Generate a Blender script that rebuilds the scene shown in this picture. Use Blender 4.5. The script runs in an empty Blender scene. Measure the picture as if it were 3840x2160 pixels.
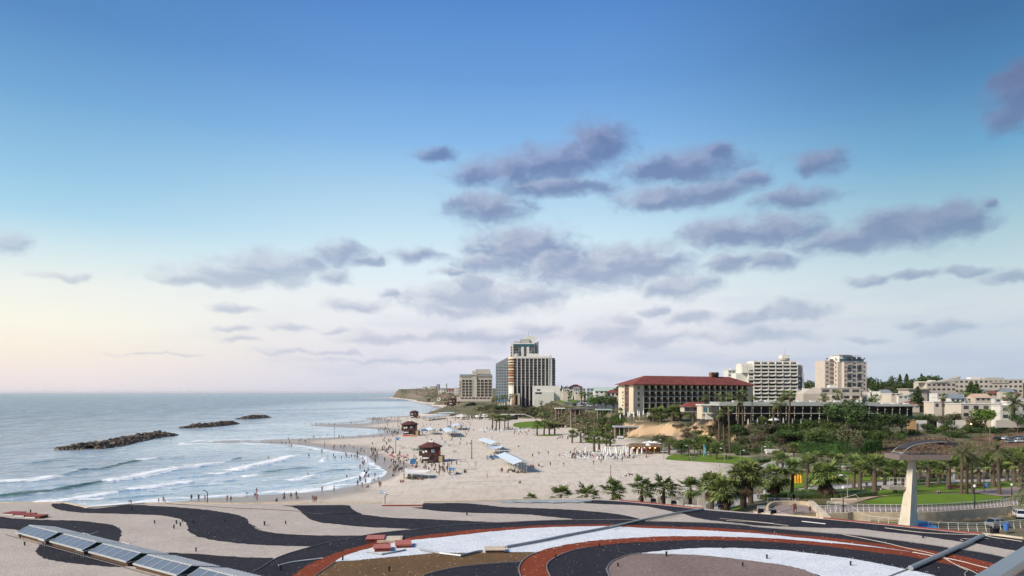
import bpy, bmesh, math, random
import numpy as np
from mathutils import Vector, Matrix
from mathutils.bvhtree import BVHTree
from mathutils.geometry import delaunay_2d_cdt
D = bpy.data; SC = bpy.context.scene; COL = SC.collection
R = random.Random(7)
rad = math.radians
# ------------------------------------------------------------------ camera
F, CX, HY, CZ = 2700.0, 1920.0, 1474.0, 28.0        # focal length, centre and horizon in a 3840 px wide frame; eye height
cam_d = D.cameras.new('camera'); cam = D.objects.new('camera', cam_d); COL.objects.link(cam)
cam.location = (0, 0, CZ); cam.rotation_euler = (rad(90), 0, 0)
cam_d.sensor_width = 36; cam_d.lens = 36 * F / 3840; cam_d.shift_y = (HY - 1080) / 3840
cam_d.clip_start = .1; cam_d.clip_end = 200000
SC.camera = cam
SC.view_settings.view_transform = 'Standard'; SC.view_settings.look = 'None'
SC.view_settings.exposure = .6; SC.view_settings.gamma = 1
SC.cycles.max_bounces = 5; SC.cycles.diffuse_bounces = 2; SC.cycles.glossy_bounces = 2
SC.cycles.transparent_max_bounces = 6; SC.cycles.transmission_bounces = 2; SC.cycles.volume_bounces = 0
SC.cycles.use_adaptive_sampling = True; SC.cycles.adaptive_threshold = .02
def lin(c):
    return tuple(((v / 255) / 12.92 if v / 255 <= .04045 else ((v / 255 + .055) / 1.055) ** 2.4) for v in c)
# ------------------------------------------------------------------ sky
W = D.worlds.new('World'); SC.world = W; W.use_nodes = True
nt = W.node_tree; nt.nodes.clear()
class NT:
    """tiny helper to write node trees"""
    def __init__(s, t): s.t = t
    def n(s, typ, ins=None, **kw):
        x = s.t.nodes.new(typ)
        for k, v in kw.items(): setattr(x, k, v)
        for k, v in (ins or {}).items():
            if hasattr(v, 'is_linked') or isinstance(v, bpy.types.NodeSocket): s.t.links.new(v, x.inputs[k])
            else: x.inputs[k].default_value = v
        return x
    def m(s, op, a, b=0.0, c=0.0, clamp=False):
        return s.n('ShaderNodeMath', {0: a, 1: b, 2: c}, operation=op, use_clamp=clamp).outputs[0]
    def mix(s, f, a, b, mode='MIX'):
        x = s.n('ShaderNodeMix', data_type='RGBA', blend_type=mode)
        for k, v in ((0, f), (6, a), (7, b)):
            if isinstance(v, bpy.types.NodeSocket): s.t.links.new(v, x.inputs[k])
            else: x.inputs[k].default_value = v if k == 0 else (*v[:3], 1)
        return x.outputs[2]
    def ramp(s, f, stops, interp='LINEAR'):
        x = s.n('ShaderNodeValToRGB', {0: f}); r = x.color_ramp; r.interpolation = interp
        while len(r.elements) < len(stops): r.elements.new(.5)
        for e, (p, c) in zip(r.elements, sorted(stops)): e.position = p
        for e, (p, c) in zip(r.elements, sorted(stops)): e.position = p; e.color = (*c, 1) if not isinstance(c, (int, float)) else (c, c, c, 1)
        return x.outputs[0]
SUN_EL, SUN_AZ = rad(36), rad(-118)                   # the sun stands low in the west, out of the frame on the left
g = NT(nt)
tc = g.n('ShaderNodeTexCoord').outputs['Generated']
sep = g.n('ShaderNodeSeparateXYZ', {0: tc})
az = g.m('ARCTAN2', sep.outputs[0], sep.outputs[1]); el = g.m('ARCSINE', sep.outputs[2])
e2 = g.m('MULTIPLY', el, 1.6, clamp=True)
def stops(L): return [(e * 1.6, lin(c)) for e, c in L]
rl = g.ramp(e2, stops([(0, (236,227,231)), (.025, (247,234,230)), (.05, (252,241,226)), (.085, (253,250,235)), (.128, (241,245,239)), (.17, (212,234,240)), (.21, (174,216,238)), (.255, (152,200,231)), (.34, (116,170,216)), (.42, (90,142,198)), (.6, (60,108,172))]))
rc = g.ramp(e2, stops([(0, (216,219,233)), (.03, (222,223,236)), (.077, (233,232,240)), (.13, (238,243,247)), (.185, (217,238,248)), (.237, (192,224,243)), (.29, (164,206,238)), (.335, (137,186,235)), (.41, (108,160,220)), (.5, (86,139,206)), (.62, (64,114,175))]))
rr = g.ramp(e2, stops([(0, (188,202,220)), (.06, (202,213,226)), (.105, (212,222,228)), (.15, (196,218,225)), (.215, (158,197,215)), (.28, (114,170,208)), (.36, (82,137,185)), (.42, (68,117,168)), (.6, (50,95,155))]))
fl = g.n('ShaderNodeMapRange', {0: az, 1: -.62, 2: -.12}, interpolation_type='SMOOTHSTEP').outputs[0]
fr = g.n('ShaderNodeMapRange', {0: az, 1: .08, 2: .6}, interpolation_type='SMOOTHSTEP').outputs[0]
base = g.mix(fr, g.mix(fl, rl, rc), rr)
sky = g.n('ShaderNodeTexSky', sky_type='NISHITA', sun_disc=False, sun_elevation=SUN_EL, sun_rotation=SUN_AZ)
nish = g.n('ShaderNodeVectorMath', {0: sky.outputs[0], 1: (.1, .1, .1)}, operation='MULTIPLY').outputs[0]
base = g.mix(.03, base, nish)
# clouds: lobes at their bearings, softened and torn by noise
pv = g.n('ShaderNodeCombineXYZ', {0: az, 1: el, 2: 0.0}).outputs[0]
wn = g.n('ShaderNodeTexNoise', {'Vector': pv, 'Scale': 20.0, 'Detail': 3.0, 'Roughness': .55}, noise_dimensions='2D')
wv = g.n('ShaderNodeVectorMath', {0: wn.outputs['Color'], 1: (.5, .5, .5)}, operation='SUBTRACT').outputs[0]
wv = g.n('ShaderNodeVectorMath', {0: wv, 1: (.036, .022, 0)}, operation='MULTIPLY').outputs[0]
pw = g.n('ShaderNodeVectorMath', {0: pv, 1: wv}, operation='ADD').outputs[0]
CL = [(1500,362,78,40),(1420,402,110,36),(1310,428,120,34),(1200,440,62,24),(1400,470,120,20),(1720,420,130,34),(1805,385,40,20),(1640,432,60,24),(1670,497,105,26),(1800,480,85,24),(1885,450,40,20),(1225,522,92,34),(2065,405,60,28),
 (1310,622,122,46),(1225,662,76,26),(1480,682,170,40),(1620,665,96,46),(1700,722,90,24),(1400,660,90,40),(1830,590,110,34),(1960,580,100,34),(2130,605,120,26),(2270,575,150,42),(2400,555,74,40),(2478,518,22,9),(1830,665,60,22),(1948,660,56,22),
 (590,697,150,20),(690,668,108,30),(490,706,90,12),(765,662,40,16),(855,638,68,24),(925,655,36,11),(838,692,42,20),(1050,640,58,16),(1140,688,40,10),(1200,752,160,32),(1192,722,52,30),(1315,745,66,30),(1150,782,70,14),(985,742,30,9),(900,770,62,17),
 (575,773,48,10),(725,822,55,8),(592,830,42,7),(612,856,36,6),(828,831,24,8),(950,850,95,14),(1200,846,160,16),(1350,825,70,13),(1530,836,84,34),(1562,806,38,16),(1645,782,36,11),(1735,800,55,17),(1875,795,62,15),(2000,780,86,19),(1880,845,140,17),(1650,852,60,16),(2375,825,70,14),(2290,820,46,8),
 (2190,708,55,10),(2300,692,50,10),(2440,687,70,10),(2525,700,50,12),(2562,225,75,58),(2535,295,46,32),(10,608,58,24),(160,694,60,9),(385,893,100,4),(705,885,62,6),(850,887,66,6),(1995,500,84,22),(1090,385,42,14),(1030,905,200,7),(2170,857,46,6)]
dist = None; shade = None
for cx, cy, rx, ry in CL:
    px, py = cx * 1.4907, cy * 1.4907
    dx, dz = (px - CX) / F, (HY - py) / F
    a, e = math.atan2(dx, 1), math.atan(dz / math.hypot(dx, 1)); c = math.cos(a)
    sx, sy = F / (rx * 1.4907 * c * c * 1.38), F / (ry * 1.4907 * c * 1.42)
    v = g.n('ShaderNodeVectorMath', {0: pw, 1: (sx, sy, 0), 2: (-a * sx, -e * sy, 0)}, operation='MULTIPLY_ADD').outputs[0]
    l = g.n('ShaderNodeVectorMath', {0: v}, operation='LENGTH').outputs['Value']
    h = g.n('ShaderNodeVectorMath', {0: v, 1: (-.35, 1, 0)}, operation='DOT_PRODUCT').outputs['Value']
    if dist is None: dist, shade = l, h
    else:
        wgt = g.m('MULTIPLY_ADD', g.m('SUBTRACT', dist, l), 2.2, .5, clamp=True)
        shade = g.m('MULTIPLY_ADD', g.m('SUBTRACT', h, shade), wgt, shade); dist = g.m('SMOOTH_MIN', dist, l, .35)
mp = g.n('ShaderNodeVectorMath', {0: pw, 1: (1, 1.9, 1)}, operation='MULTIPLY').outputs[0]
n1 = g.n('ShaderNodeTexNoise', {'Vector': mp, 'Scale': 26.0, 'Detail': 8.0, 'Roughness': .6}, noise_dimensions='2D').outputs[0]
dd = g.m('MULTIPLY_ADD', n1, 1.0, g.m('SUBTRACT', dist, .52))
mask = g.n('ShaderNodeMapRange', {0: dd, 1: 1.22, 2: .3}, interpolation_type='SMOOTHSTEP').outputs[0]
# the lower a cloud stands above the horizon the more air is in front of it
thick = g.n('ShaderNodeMapRange', {0: el, 1: .0, 2: .2, 3: .42, 4: 1.0}).outputs[0]
west = g.n('ShaderNodeMapRange', {0: az, 1: -.62, 2: 0.0, 3: .62, 4: 1.0}).outputs[0]
mask = g.m('MULTIPLY', mask, g.m('MULTIPLY', thick, west))
n2 = g.n('ShaderNodeTexNoise', {'Vector': mp, 'Scale': 17.0, 'Detail': 3.0}, noise_dimensions='2D').outputs[0]
low = g.ramp(e2, [(0, lin((190,199,219))), (.16, lin((168,180,206))), (.3, lin((146,163,195))), (.4, lin((132,153,189))), (.51, lin((110,136,181))), (.65, lin((98,116,158)))])
lowr = g.ramp(e2, [(0, lin((184,198,216))), (.16, lin((160,180,202))), (.3, lin((126,150,182))), (.4, lin((118,144,178))), (.51, lin((104,130,170))), (.6, lin((80,96,136)))])
low = g.mix(g.m('MULTIPLY', fr, .9), low, lowr)
hi = g.ramp(e2, [(0, lin((226,226,234))), (.16, lin((210,212,225))), (.3, lin((188,196,215))), (.4, lin((172,184,209))), (.51, lin((150,166,203))), (.65, lin((118,126,164)))])
hi = g.mix(g.m('MULTIPLY', fr, .62), hi, lowr)
lit = g.n('ShaderNodeMapRange', {0: g.m('MULTIPLY_ADD', n2, 1.5, g.m('MULTIPLY_ADD', n1, 1.1, shade)), 1: .95, 2: 2.05}, interpolation_type='SMOOTHSTEP').outputs[0]
cloud = g.mix(lit, low, hi)
# thin far cloud bands low in the north
bv = g.n('ShaderNodeVectorMath', {0: pv, 1: (5, 26, 1)}, operation='MULTIPLY').outputs[0]
bn = g.n('ShaderNodeTexNoise', {'Vector': bv, 'Scale': 1.4, 'Detail': 4.0}, noise_dimensions='2D').outputs[0]
bm = g.m('MULTIPLY', g.n('ShaderNodeMapRange', {0: bn, 1: .45, 2: .7}, interpolation_type='SMOOTHSTEP').outputs[0], g.n('ShaderNodeMapRange', {0: el, 1: .16, 2: .06, 3: 0.0, 4: .5}).outputs[0])
bm = g.m('MULTIPLY', bm, g.n('ShaderNodeMapRange', {0: az, 1: -.5, 2: .05}).outputs[0])
base = g.mix(bm, base, lin((188,200,222)))
final = g.mix(mask, base, cloud)
bg = g.n('ShaderNodeBackground', {0: final, 1: .66})
nt.links.new(bg.outputs[0], g.n('ShaderNodeOutputWorld').inputs[0])
W.cycles.sampling_method = 'MANUAL'; W.cycles.sample_map_resolution = 512
# ------------------------------------------------------------------ sun
sd = D.lights.new('sun', 'SUN'); so = D.objects.new('sun', sd); COL.objects.link(so)
sd.energy = 4.0; sd.angle = rad(20); sd.color = (1, .90, .77)
sdir = Vector((math.sin(SUN_AZ) * math.cos(SUN_EL), math.cos(SUN_AZ) * math.cos(SUN_EL), math.sin(SUN_EL)))
so.rotation_euler = sdir.to_track_quat('Z', 'Y').to_euler(); so.location = (-200, 0, 200)
# ------------------------------------------------------------------ helpers
def P(px, py, z): Y = (CZ - z) * F / (py - HY); return Vector(((px - CX) * Y / F, Y, z))      # pixel on a level z
def Q(px, py, Y): return Vector(((px - CX) * Y / F, Y, CZ - (py - HY) * Y / F))               # pixel at a distance Y
MATS = {}
def mat(name, col, rough=.8, var=.12, scale=3.0, col2=None, bump=0.0, bscale=None, metal=0.0, island=0.0, objrand=0.0, spec=.3, alpha=1.0, emit=None):
    if name in MATS: return MATS[name]
    m = D.materials.new(name); m.use_nodes = True; t = NT(m.node_tree); b = m.node_tree.nodes['Principled BSDF']
    o = t.n('ShaderNodeTexCoord').outputs['Object']
    nz = t.n('ShaderNodeTexNoise', {'Vector': o, 'Scale': scale, 'Detail': 5.0, 'Roughness': .6}).outputs[0]
    k = (1 - var, 1 + var); c2 = col2 or col
    c = t.ramp(nz, [(.3, tuple(v * k[0] for v in col)), (.7, tuple(min(1, v * k[1]) for v in c2))])
    if island or objrand:
        h = t.n('ShaderNodeHueSaturation', {'Color': c}); val = 1.0
        if island: val = t.m('MULTIPLY_ADD', t.n('ShaderNodeNewGeometry').outputs['Random Per Island'], 2 * island, 1 - island)
        if objrand: val = t.m('MULTIPLY', val, t.m('MULTIPLY_ADD', t.n('ShaderNodeObjectInfo').outputs['Random'], 2 * objrand, 1 - objrand))
        m.node_tree.links.new(val, h.inputs['Value'])
        if objrand: m.node_tree.links.new(t.m('MULTIPLY_ADD', t.n('ShaderNodeObjectInfo').outputs['Random'], objrand * .12, .5 - objrand * .06), h.inputs['Hue'])
        c = h.outputs[0]
    m.node_tree.links.new(c, b.inputs['Base Color'])
    b.inputs['Roughness'].default_value = rough; b.inputs['Metallic'].default_value = metal; b.inputs['Specular IOR Level'].default_value = spec
    if bump:
        n3 = t.n('ShaderNodeTexNoise', {'Vector': o, 'Scale': bscale or scale * 4, 'Detail': 4.0}).outputs[0]
        m.node_tree.links.new(t.n('ShaderNodeBump', {'Height': n3, 'Strength': bump, 'Distance': .1}).outputs[0], b.inputs['Normal'])
    if alpha < 1: b.inputs['Alpha'].default_value = alpha
    if emit: b.inputs['Emission Color'].default_value = (*emit[:3], 1); b.inputs['Emission Strength'].default_value = emit[3]
    MATS[name] = m; return m
class MB:
    """collects boxes, tubes and faces for one mesh"""
    def __init__(s): s.v = []; s.f = []; s.mi = []; s.k = 0
    def add(s, vs, fs, mi=None):
        o = len(s.v); s.v += [tuple(v) for v in vs]; s.f += [tuple(i + o for i in f) for f in fs]; s.mi += [s.k if mi is None else mi] * len(fs); return s
    def quad(s, *p, mi=None): return s.add(p, [tuple(range(len(p)))], mi)
    def box(s, x0, x1, y0, y1, z0, z1, mi=None, M=None):
        vs = [Vector((x, y, z)) for z in (z0, z1) for x, y in ((x0, y0), (x1, y0), (x1, y1), (x0, y1))]
        if M: vs = [M @ v for v in vs]
        return s.add(vs, [(3,2,1,0),(4,5,6,7),(0,1,5,4),(1,2,6,5),(2,3,7,6),(3,0,4,7)], mi)
    def frust(s, a, b, mi=None):
        """a, b: bottom and top rings with the same count"""
        n = len(a); return s.add(list(a) + list(b), [tuple(range(n))[::-1], tuple(range(n, 2 * n))] + [(i, (i + 1) % n, n + (i + 1) % n, n + i) for i in range(n)], mi)
    def prism(s, poly, z0, z1, mi=None): return s.frust([(x, y, z0) for x, y in poly], [(x, y, z1) for x, y in poly], mi)
    def tube(s, pts, r, n=6, mi=None, caps=True):
        pts = [Vector(p) for p in pts]; m = len(pts); rs = r if isinstance(r, (list, tuple)) else [r] * m; vs = []; fs = []
        for i, p in enumerate(pts):
            d = (pts[min(i + 1, m - 1)] - pts[max(i - 1, 0)]).normalized()
            u = d.cross(Vector((0, 0, 1))); u = u.normalized() if u.length > 1e-4 else Vector((1, 0, 0)); w = u.cross(d)
            vs += [p + (u * math.cos(t) + w * math.sin(t)) * rs[i] for t in [2 * math.pi * k / n for k in range(n)]]
        for i in range(m - 1):
            for k in range(n): fs.append((i*n+k, i*n+(k+1)%n, (i+1)*n+(k+1)%n, (i+1)*n+k))
        if caps: fs += [tuple(range(n)), tuple(range((m-1)*n, m*n))[::-1]]
        return s.add(vs, fs, mi)
    def sphere(s, c, rx, ry, rz, seg=10, rings=6, mi=None):
        vs = []; fs = []
        for i in range(rings + 1):
            a = math.pi * i / rings
            for k in range(seg):
                b = 2 * math.pi * k / seg; vs.append((c[0] + rx*math.sin(a)*math.cos(b), c[1] + ry*math.sin(a)*math.sin(b), c[2] + rz*math.cos(a)))
        for i in range(rings):
            for k in range(seg): fs.append((i*seg+k, (i+1)*seg+k, (i+1)*seg+(k+1)%seg, i*seg+(k+1)%seg))
        return s.add(vs, fs, mi)
    def mesh(s, name, mats, smooth=False):
        me = D.meshes.new(name); me.from_pydata(s.v, [], s.f)
        for m in (mats if isinstance(mats, (list, tuple)) else [mats]): me.materials.append(m)
        if any(s.mi): me.polygons.foreach_set('material_index', s.mi)
        if smooth: me.polygons.foreach_set('use_smooth', [True] * len(s.f))
        me.update(); return me
    def build(s, name, mats, parent=None, smooth=False, loc=None): return link(name, s.mesh(name, mats, smooth), parent, loc)
def link(name, me, parent=None, loc=None, rz=0.0):
    o = D.objects.new(name, me); COL.objects.link(o)
    if parent: o.parent = parent
    if loc is not None: o.location = loc
    if rz: o.rotation_euler = (0, 0, rz)
    return o
def tag(o, label=None, cat=None, group=None, kind=None):
    if label: o['label'] = label
    if cat: o['category'] = cat
    if group: o['group'] = group
    if kind: o['kind'] = kind
    return o
def thing(name, label, cat, loc=(0,0,0), rz=0.0, group=None):
    o = D.objects.new(name, None); COL.objects.link(o); o.location = loc; o.rotation_euler = (0, 0, rz); o.empty_display_size = .2
    return tag(o, label, cat, group)
def dup(root, loc, rz=0.0, sc=1.0, label=None, group=None, cat=None):
    def cp(o, par):
        c = o.copy(); COL.objects.link(c)
        if par: c.parent = par
        for ch in o.children: cp(ch, c)
        return c
    c = cp(root, None); c.location = loc; c.rotation_euler = (0, 0, rz); c.scale = (sc, sc, sc) if not isinstance(sc, tuple) else sc
    return tag(c, label, cat, group)
def grid_mesh(name, XYZ, mats, attrs=None, smooth=True):
    """XYZ: rows x cols x 3 array"""
    nr, nc = XYZ.shape[:2]; me = D.meshes.new(name)
    i = np.arange(nr * nc).reshape(nr, nc)
    q = np.stack([i[:-1, :-1], i[:-1, 1:], i[1:, 1:], i[1:, :-1]], -1).reshape(-1, 4)
    me.vertices.add(nr * nc); me.vertices.foreach_set('co', XYZ.reshape(-1).astype(np.float32))
    me.loops.add(q.size); me.loops.foreach_set('vertex_index', q.reshape(-1).astype(np.int32))
    me.polygons.add(len(q)); me.polygons.foreach_set('loop_start', np.arange(0, q.size, 4, dtype=np.int32))
    me.update(calc_edges=True); me.validate()
    if smooth: me.polygons.foreach_set('use_smooth', np.ones(len(q), dtype=bool))
    for k, a in (attrs or {}).items():
        at = me.attributes.new(k, 'FLOAT', 'POINT'); at.data.foreach_set('value', a.reshape(-1).astype(np.float32))
    for m in mats: me.materials.append(m)
    return me
def smooth_line(pts, sub=4):
    """Catmull-Rom through 2-D or 3-D points"""
    p = [Vector(x) for x in pts]; out = []
    for i in range(len(p) - 1):
        a, b, c, d = p[max(i-1, 0)], p[i], p[i+1], p[min(i+2, len(p)-1)]
        for k in range(sub):
            t = k / sub; out.append(.5 * ((2*b) + (c-a)*t + (2*a-5*b+4*c-d)*t*t + (3*b-3*c+d-a)*t**3))
    return out + [p[-1]]
# ------------------------------------------------------------------ terrain: breaklines (pixel, pixel, height) and spot heights
def C5(x, y): return (x / 2.576, 1450 + y / 2.576)
def C6(x, y): return (900 + x / 3.019, 1450 + y / 3.019)
SHORE = [(-1200, 2100), (-300, 1995), (300, 1925), (629, 1885), (776, 1869), (893, 1860), (966, 1861), (1066, 1852), (1165, 1846), (1231, 1841), (1264, 1834), (1331, 1821), (1380, 1813), (1430, 1796), (1446, 1781), (1451, 1768), (1430, 1755), (1410, 1738), (1390, 1722), (1370, 1707), (1331, 1700), (1264, 1692), (1215, 1682), (1165, 1673), (1099, 1667), (1032, 1662), (966, 1660), (900, 1660), (796, 1660.5), (737, 1660), (725, 1657), (796, 1656), (900, 1651), (999, 1649), (1132, 1645), (1264, 1639), (1364, 1634), (1417, 1627), (1443, 1620.5), (1430, 1612), (1380, 1607), (1314, 1604), (1231, 1601), (1182, 1597), (1165, 1595), (1198, 1592), (1297, 1590), (1380, 1587), (1417, 1582.5), (1421, 1577.5), (1390, 1573), (1364, 1570), (1397, 1566), (1463, 1563), (1513, 1560), (1562, 1556), (1629, 1548), (1652, 1541), (1642, 1535), (1616, 1523), (1590, 1516.5), (1555, 1508), (1523, 1498), (1473, 1491.2), (1462, 1490), (1480, 1487), (1600, 1482.5)]
FOOT = [(1640, 1480.5, 3), (1500, 1486, 3), (1472, 1489, 3), (1476, 1490.4, 2), (1524, 1496.3, 2), (1556, 1505, 2), (1600, 1508.5, 2.5), (1640, 1510, 2.5), (1680, 1514, 2.5), (1721, 1520, 2.5), (1754, 1538, 2.5), (1831, 1549, 2.5), (1917, 1558, 2.5), (2030, 1571, 2.5), (2129, 1601, 2.5), (2245, 1634, 2.5), (2330, 1644, 2.5), (2400, 1643, 3), (2470, 1642, 3.4), (2520, 1650, 3.6), (2570, 1672, 3.2), (2700, 1700, 3), (2812, 1713, 3), (2922, 1708, 3.3), (3155, 1732, 4), (3338, 1712, 5), (3500, 1705, 5.5), (3840, 1700, 6), (4600, 1700, 6)]
TOPQ = [(1530, 1466, 5600), (1489, 1463, 4800), (1523, 1459, 4000), (1579, 1456, 3000), (1639, 1458, 2300), (1690, 1480, 1700), (1716, 1502, 1030), (1800, 1511, 940), (1850, 1517, 880), (1900, 1521, 820), (1950, 1517, 770), (2063, 1506, 700), (2129, 1516, 620), (2180, 1537, 520), (2280, 1550, 440), (2335, 1578, 418), (2362, 1588, 408), (2400, 1590, 404), (2470, 1591, 401), (2540, 1588, 392), (2600, 1582, 376), (2645, 1566, 360), (2690, 1572, 351), (2750, 1582, 342), (2820, 1584, 328), (3000, 1588, 326), (3150, 1582, 332), (3300, 1588, 330), (3450, 1602, 322), (3600, 1612, 312), (3840, 1626, 298), (4600, 1630, 290)]
WALLPX = [(3060, 1926), (3112, 1924), (3170, 1922), (3193, 1919), (3267, 1920.5), (3383, 1921), (3500, 1919), (3616, 1911), (3694, 1905), (3764, 1899), (3830, 1893), (4200, 1880)]
SPOT = [(-300, 1800, -3), (600, 1800, -2), (1000, 1760, -2), (1200, 1740, -1.6), (1280, 1780, -1.4), (1100, 1800, -1.3), (900, 1720, -2), (1050, 1625, -1.6), (1280, 1618, -1.1), (600, 1620, -3), (600, 1560, -4), (1200, 1560, -3), (1300, 1575, -2), (1500, 1535, -3), (1450, 1505, -4), (0, 1500, -6), (1000, 1490, -8), (-900, 1500, -6),
 (850, 1658.3, .25), (1000, 1656, .45), (1150, 1655, .55), (1264, 1664, .7), (1264, 1595.5, .4), (1380, 1597, .6), (1441, 1569, .7), (1390, 1569.5, .4),
 (1500, 1800, 1), (1600, 1760, 1.4), (1500, 1700, .9), (1450, 1660, .9), (1600, 1640, 1.3), (1550, 1600, 1.1), (1650, 1575, 1.3), (1750, 1560, 1.6), (1700, 1540, 1.2), (1900, 1650, 1.7), (1900, 1750, 1.8), (1900, 1860, 1.8), (1600, 1860, 1.3), (1300, 1880, .8), (1000, 1890, .6), (2200, 1800, 2), (2300, 1700, 2.1), (2450, 1760, 2.1), (2500, 1830, 2.2), (2000, 1590, 1.8), (1650, 1600, 1.3), (1680, 1522, 1.4), (1630, 1512, 1.2), (1570, 1502.5, 1.3),
 (2640, 1870, 2.8), (2640, 1935, 4), (2760, 1850, 3), (2900, 1800, 3), (2900, 1850, 3.6), (2760, 1900, 4.6), (2860, 1935, 6.9), (2880, 1899, 7), (2960, 1895, 7), (3050, 1899, 7), (2960, 1884, 7), (2900, 1884, 6), (3200, 1899, 7), (3400, 1899, 7), (3700, 1884, 7), (3400, 1862, 7.4), (3600, 1860, 7.4), (3750, 1866, 7), (3200, 1866, 6.2), (3050, 1864, 5.8), (2900, 1868, 4.6), (2950, 1825, 3.8), (3100, 1815, 4.2), (3300, 1800, 4.8), (3600, 1800, 5.2), (3840, 1795, 5.4), (3840, 1850, 6.8), (3000, 1760, 3.2), (3200, 1748, 3.6), (3500, 1750, 4.6), (3840, 1745, 5.6)]
SPOTQ = [(2500, 440, 16), (2330, 436, 16), (2800, 446, 16), (2600, 500, 17), (2900, 358, 15.6), (3200, 362, 16), (3400, 372, 16.5), (3800, 352, 15), (3600, 345, 14.5), (2200, 650, 19.5), (2100, 850, 20.5), (1950, 850, 19), (1780, 970, 17.5), (2250, 1000, 23), (2000, 1200, 23), (2700, 620, 20), (3000, 620, 21), (3150, 500, 20), (3300, 500, 21), (3700, 520, 25), (3840, 800, 31), (3300, 800, 31), (2700, 900, 26), (2300, 1500, 29), (1900, 1500, 26), (1740, 1600, 26), (1800, 2500, 40), (2500, 2500, 44), (3500, 2500, 48), (1640, 5600, 52), (2500, 6800, 52), (4600, 6800, 52), (4600, 2500, 48), (4600, 700, 28), (4600, 420, 20), (5200, 7000, 52), (5200, 300, 8), (5200, 120, 5), (5200, 60, 4)]
tv, tz, te = [], [], []
def addline(pts):
    i0 = len(tv)
    for p in pts: tv.append((p[0], p[1])); tz.append(p[2])
    te.extend((i0 + k, i0 + k + 1) for k in range(len(pts) - 1))
addline([P(x, y, 0) for x, y in SHORE])
addline([P(*p) for p in FOOT])
addline([Q(*p) for p in TOPQ])
addline([Q(*p) for p in ((2585, 1622, 366), (2620, 1640, 356), (2660, 1645, 350), (2700, 1650, 340), (2735, 1640, 334))])
WALL = [P(x, y, 7) for x, y in WALLPX]
addline(WALL); addline([p - Vector((0, .5, 1.9)) for p in WALL])
for p in SPOT: v = P(*p); tv.append((v.x, v.y)); tz.append(v.z)
for px, Y, z in SPOTQ: tv.append(((px - CX) * Y / F, Y)); tz.append(z)
for x, y, z in [(-40, 60, 1.5), (0, 90, 1.8), (20, 120, 2), (60, 100, 4), (60, 60, 3), (100, 116, 5), (60, 118.5, 5.1), (80, 60, 4), (120, 90, 4.5), (-250, 60, -3), (-5000, 7000, -15), (-5000, 100, -12), (-1500, 3000, -12), (-1100, 7000, -14), (-200, 100, -2), (0, 40, 1.5)]: tv.append((x, y)); tz.append(z)
o = delaunay_2d_cdt([Vector(v) for v in tv], te, [], 0, 1e-4)
zz = []
for vs in o[3]: zz.append(sum(tz[i] for i in vs) / len(vs) if vs else None)
for i, v in enumerate(o[0]):
    if zz[i] is None: zz[i] = min(((Vector(a) - v).length, b) for a, b in zip(tv, tz))[1]
TIN = BVHTree.FromPolygons([(v.x, v.y, z) for v, z in zip(o[0], zz)], o[2])
_DN = Vector((0, 0, -1))
def ground0(x, y):
    h = TIN.ray_cast(Vector((x, y, 500)), _DN); return h[0].z if h[0] else -12.0
# ------------------------------------------------------------------ ground sheet
def fan(Y0, Y1, ratio, cols, tail=()):
    Ys = [Y0]
    while Ys[-1] < Y1: Ys.append(Ys[-1] * ratio)
    Ys += list(tail); Ys = np.array(Ys); u = (np.array(cols) - CX) / F
    return u[None, :] * Ys[:, None], np.repeat(Ys[:, None], len(u), 1)
def vnoise(x, y, s, seed=0):
    """smooth value noise, arrays"""
    x = x / s + seed * 17.3; y = y / s + seed * 9.1; xi = np.floor(x); yi = np.floor(y); fx = x - xi; fy = y - yi
    fx = fx * fx * (3 - 2 * fx); fy = fy * fy * (3 - 2 * fy)
    h = lambda a, b: np.modf(np.abs(np.sin(a * 127.1 + b * 311.7 + seed) * 43758.5453))[0]
    return (h(xi, yi) * (1 - fx) + h(xi + 1, yi) * fx) * (1 - fy) + (h(xi, yi + 1) * (1 - fx) + h(xi + 1, yi + 1) * fx) * fy - .5
cols = list(range(-1300, 0, 60)) + list(range(0, 3860, 11)) + list(range(3860, 5150, 60))
GX, GY = fan(62, 6400, 1.0078, cols)
GZ = np.array([ground0(x, y) for x, y in zip(GX.ravel(), GY.ravel())]).reshape(GX.shape)
slope = np.hypot(*[a / np.maximum(b, 1e-3) for a, b in ((np.gradient(GZ, axis=0), np.gradient(GY, axis=0)), (np.gradient(GZ, axis=1), np.gradient(GX, axis=1)))])
rough = np.clip((GZ - 2.3) / 2, 0, 1) * np.clip((slope - .05) * 6, 0, 1) * (GY > 200)
ns = vnoise(GX, GY, 9) * 2.2 + vnoise(GX, GY, 3.5, 1) * 1.0 + vnoise(GX, GY, 60, 2) * 6 * (GY > 900)
GZ = GZ + rough * ns + np.where((GZ > .15) & (GZ < 2.4) & (GY < 900), (vnoise(GX, GY, 14, 3) * .16 + vnoise(GX, GY, 3, 4) * .07) * np.clip(GZ, 0, 1), 0)
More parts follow.
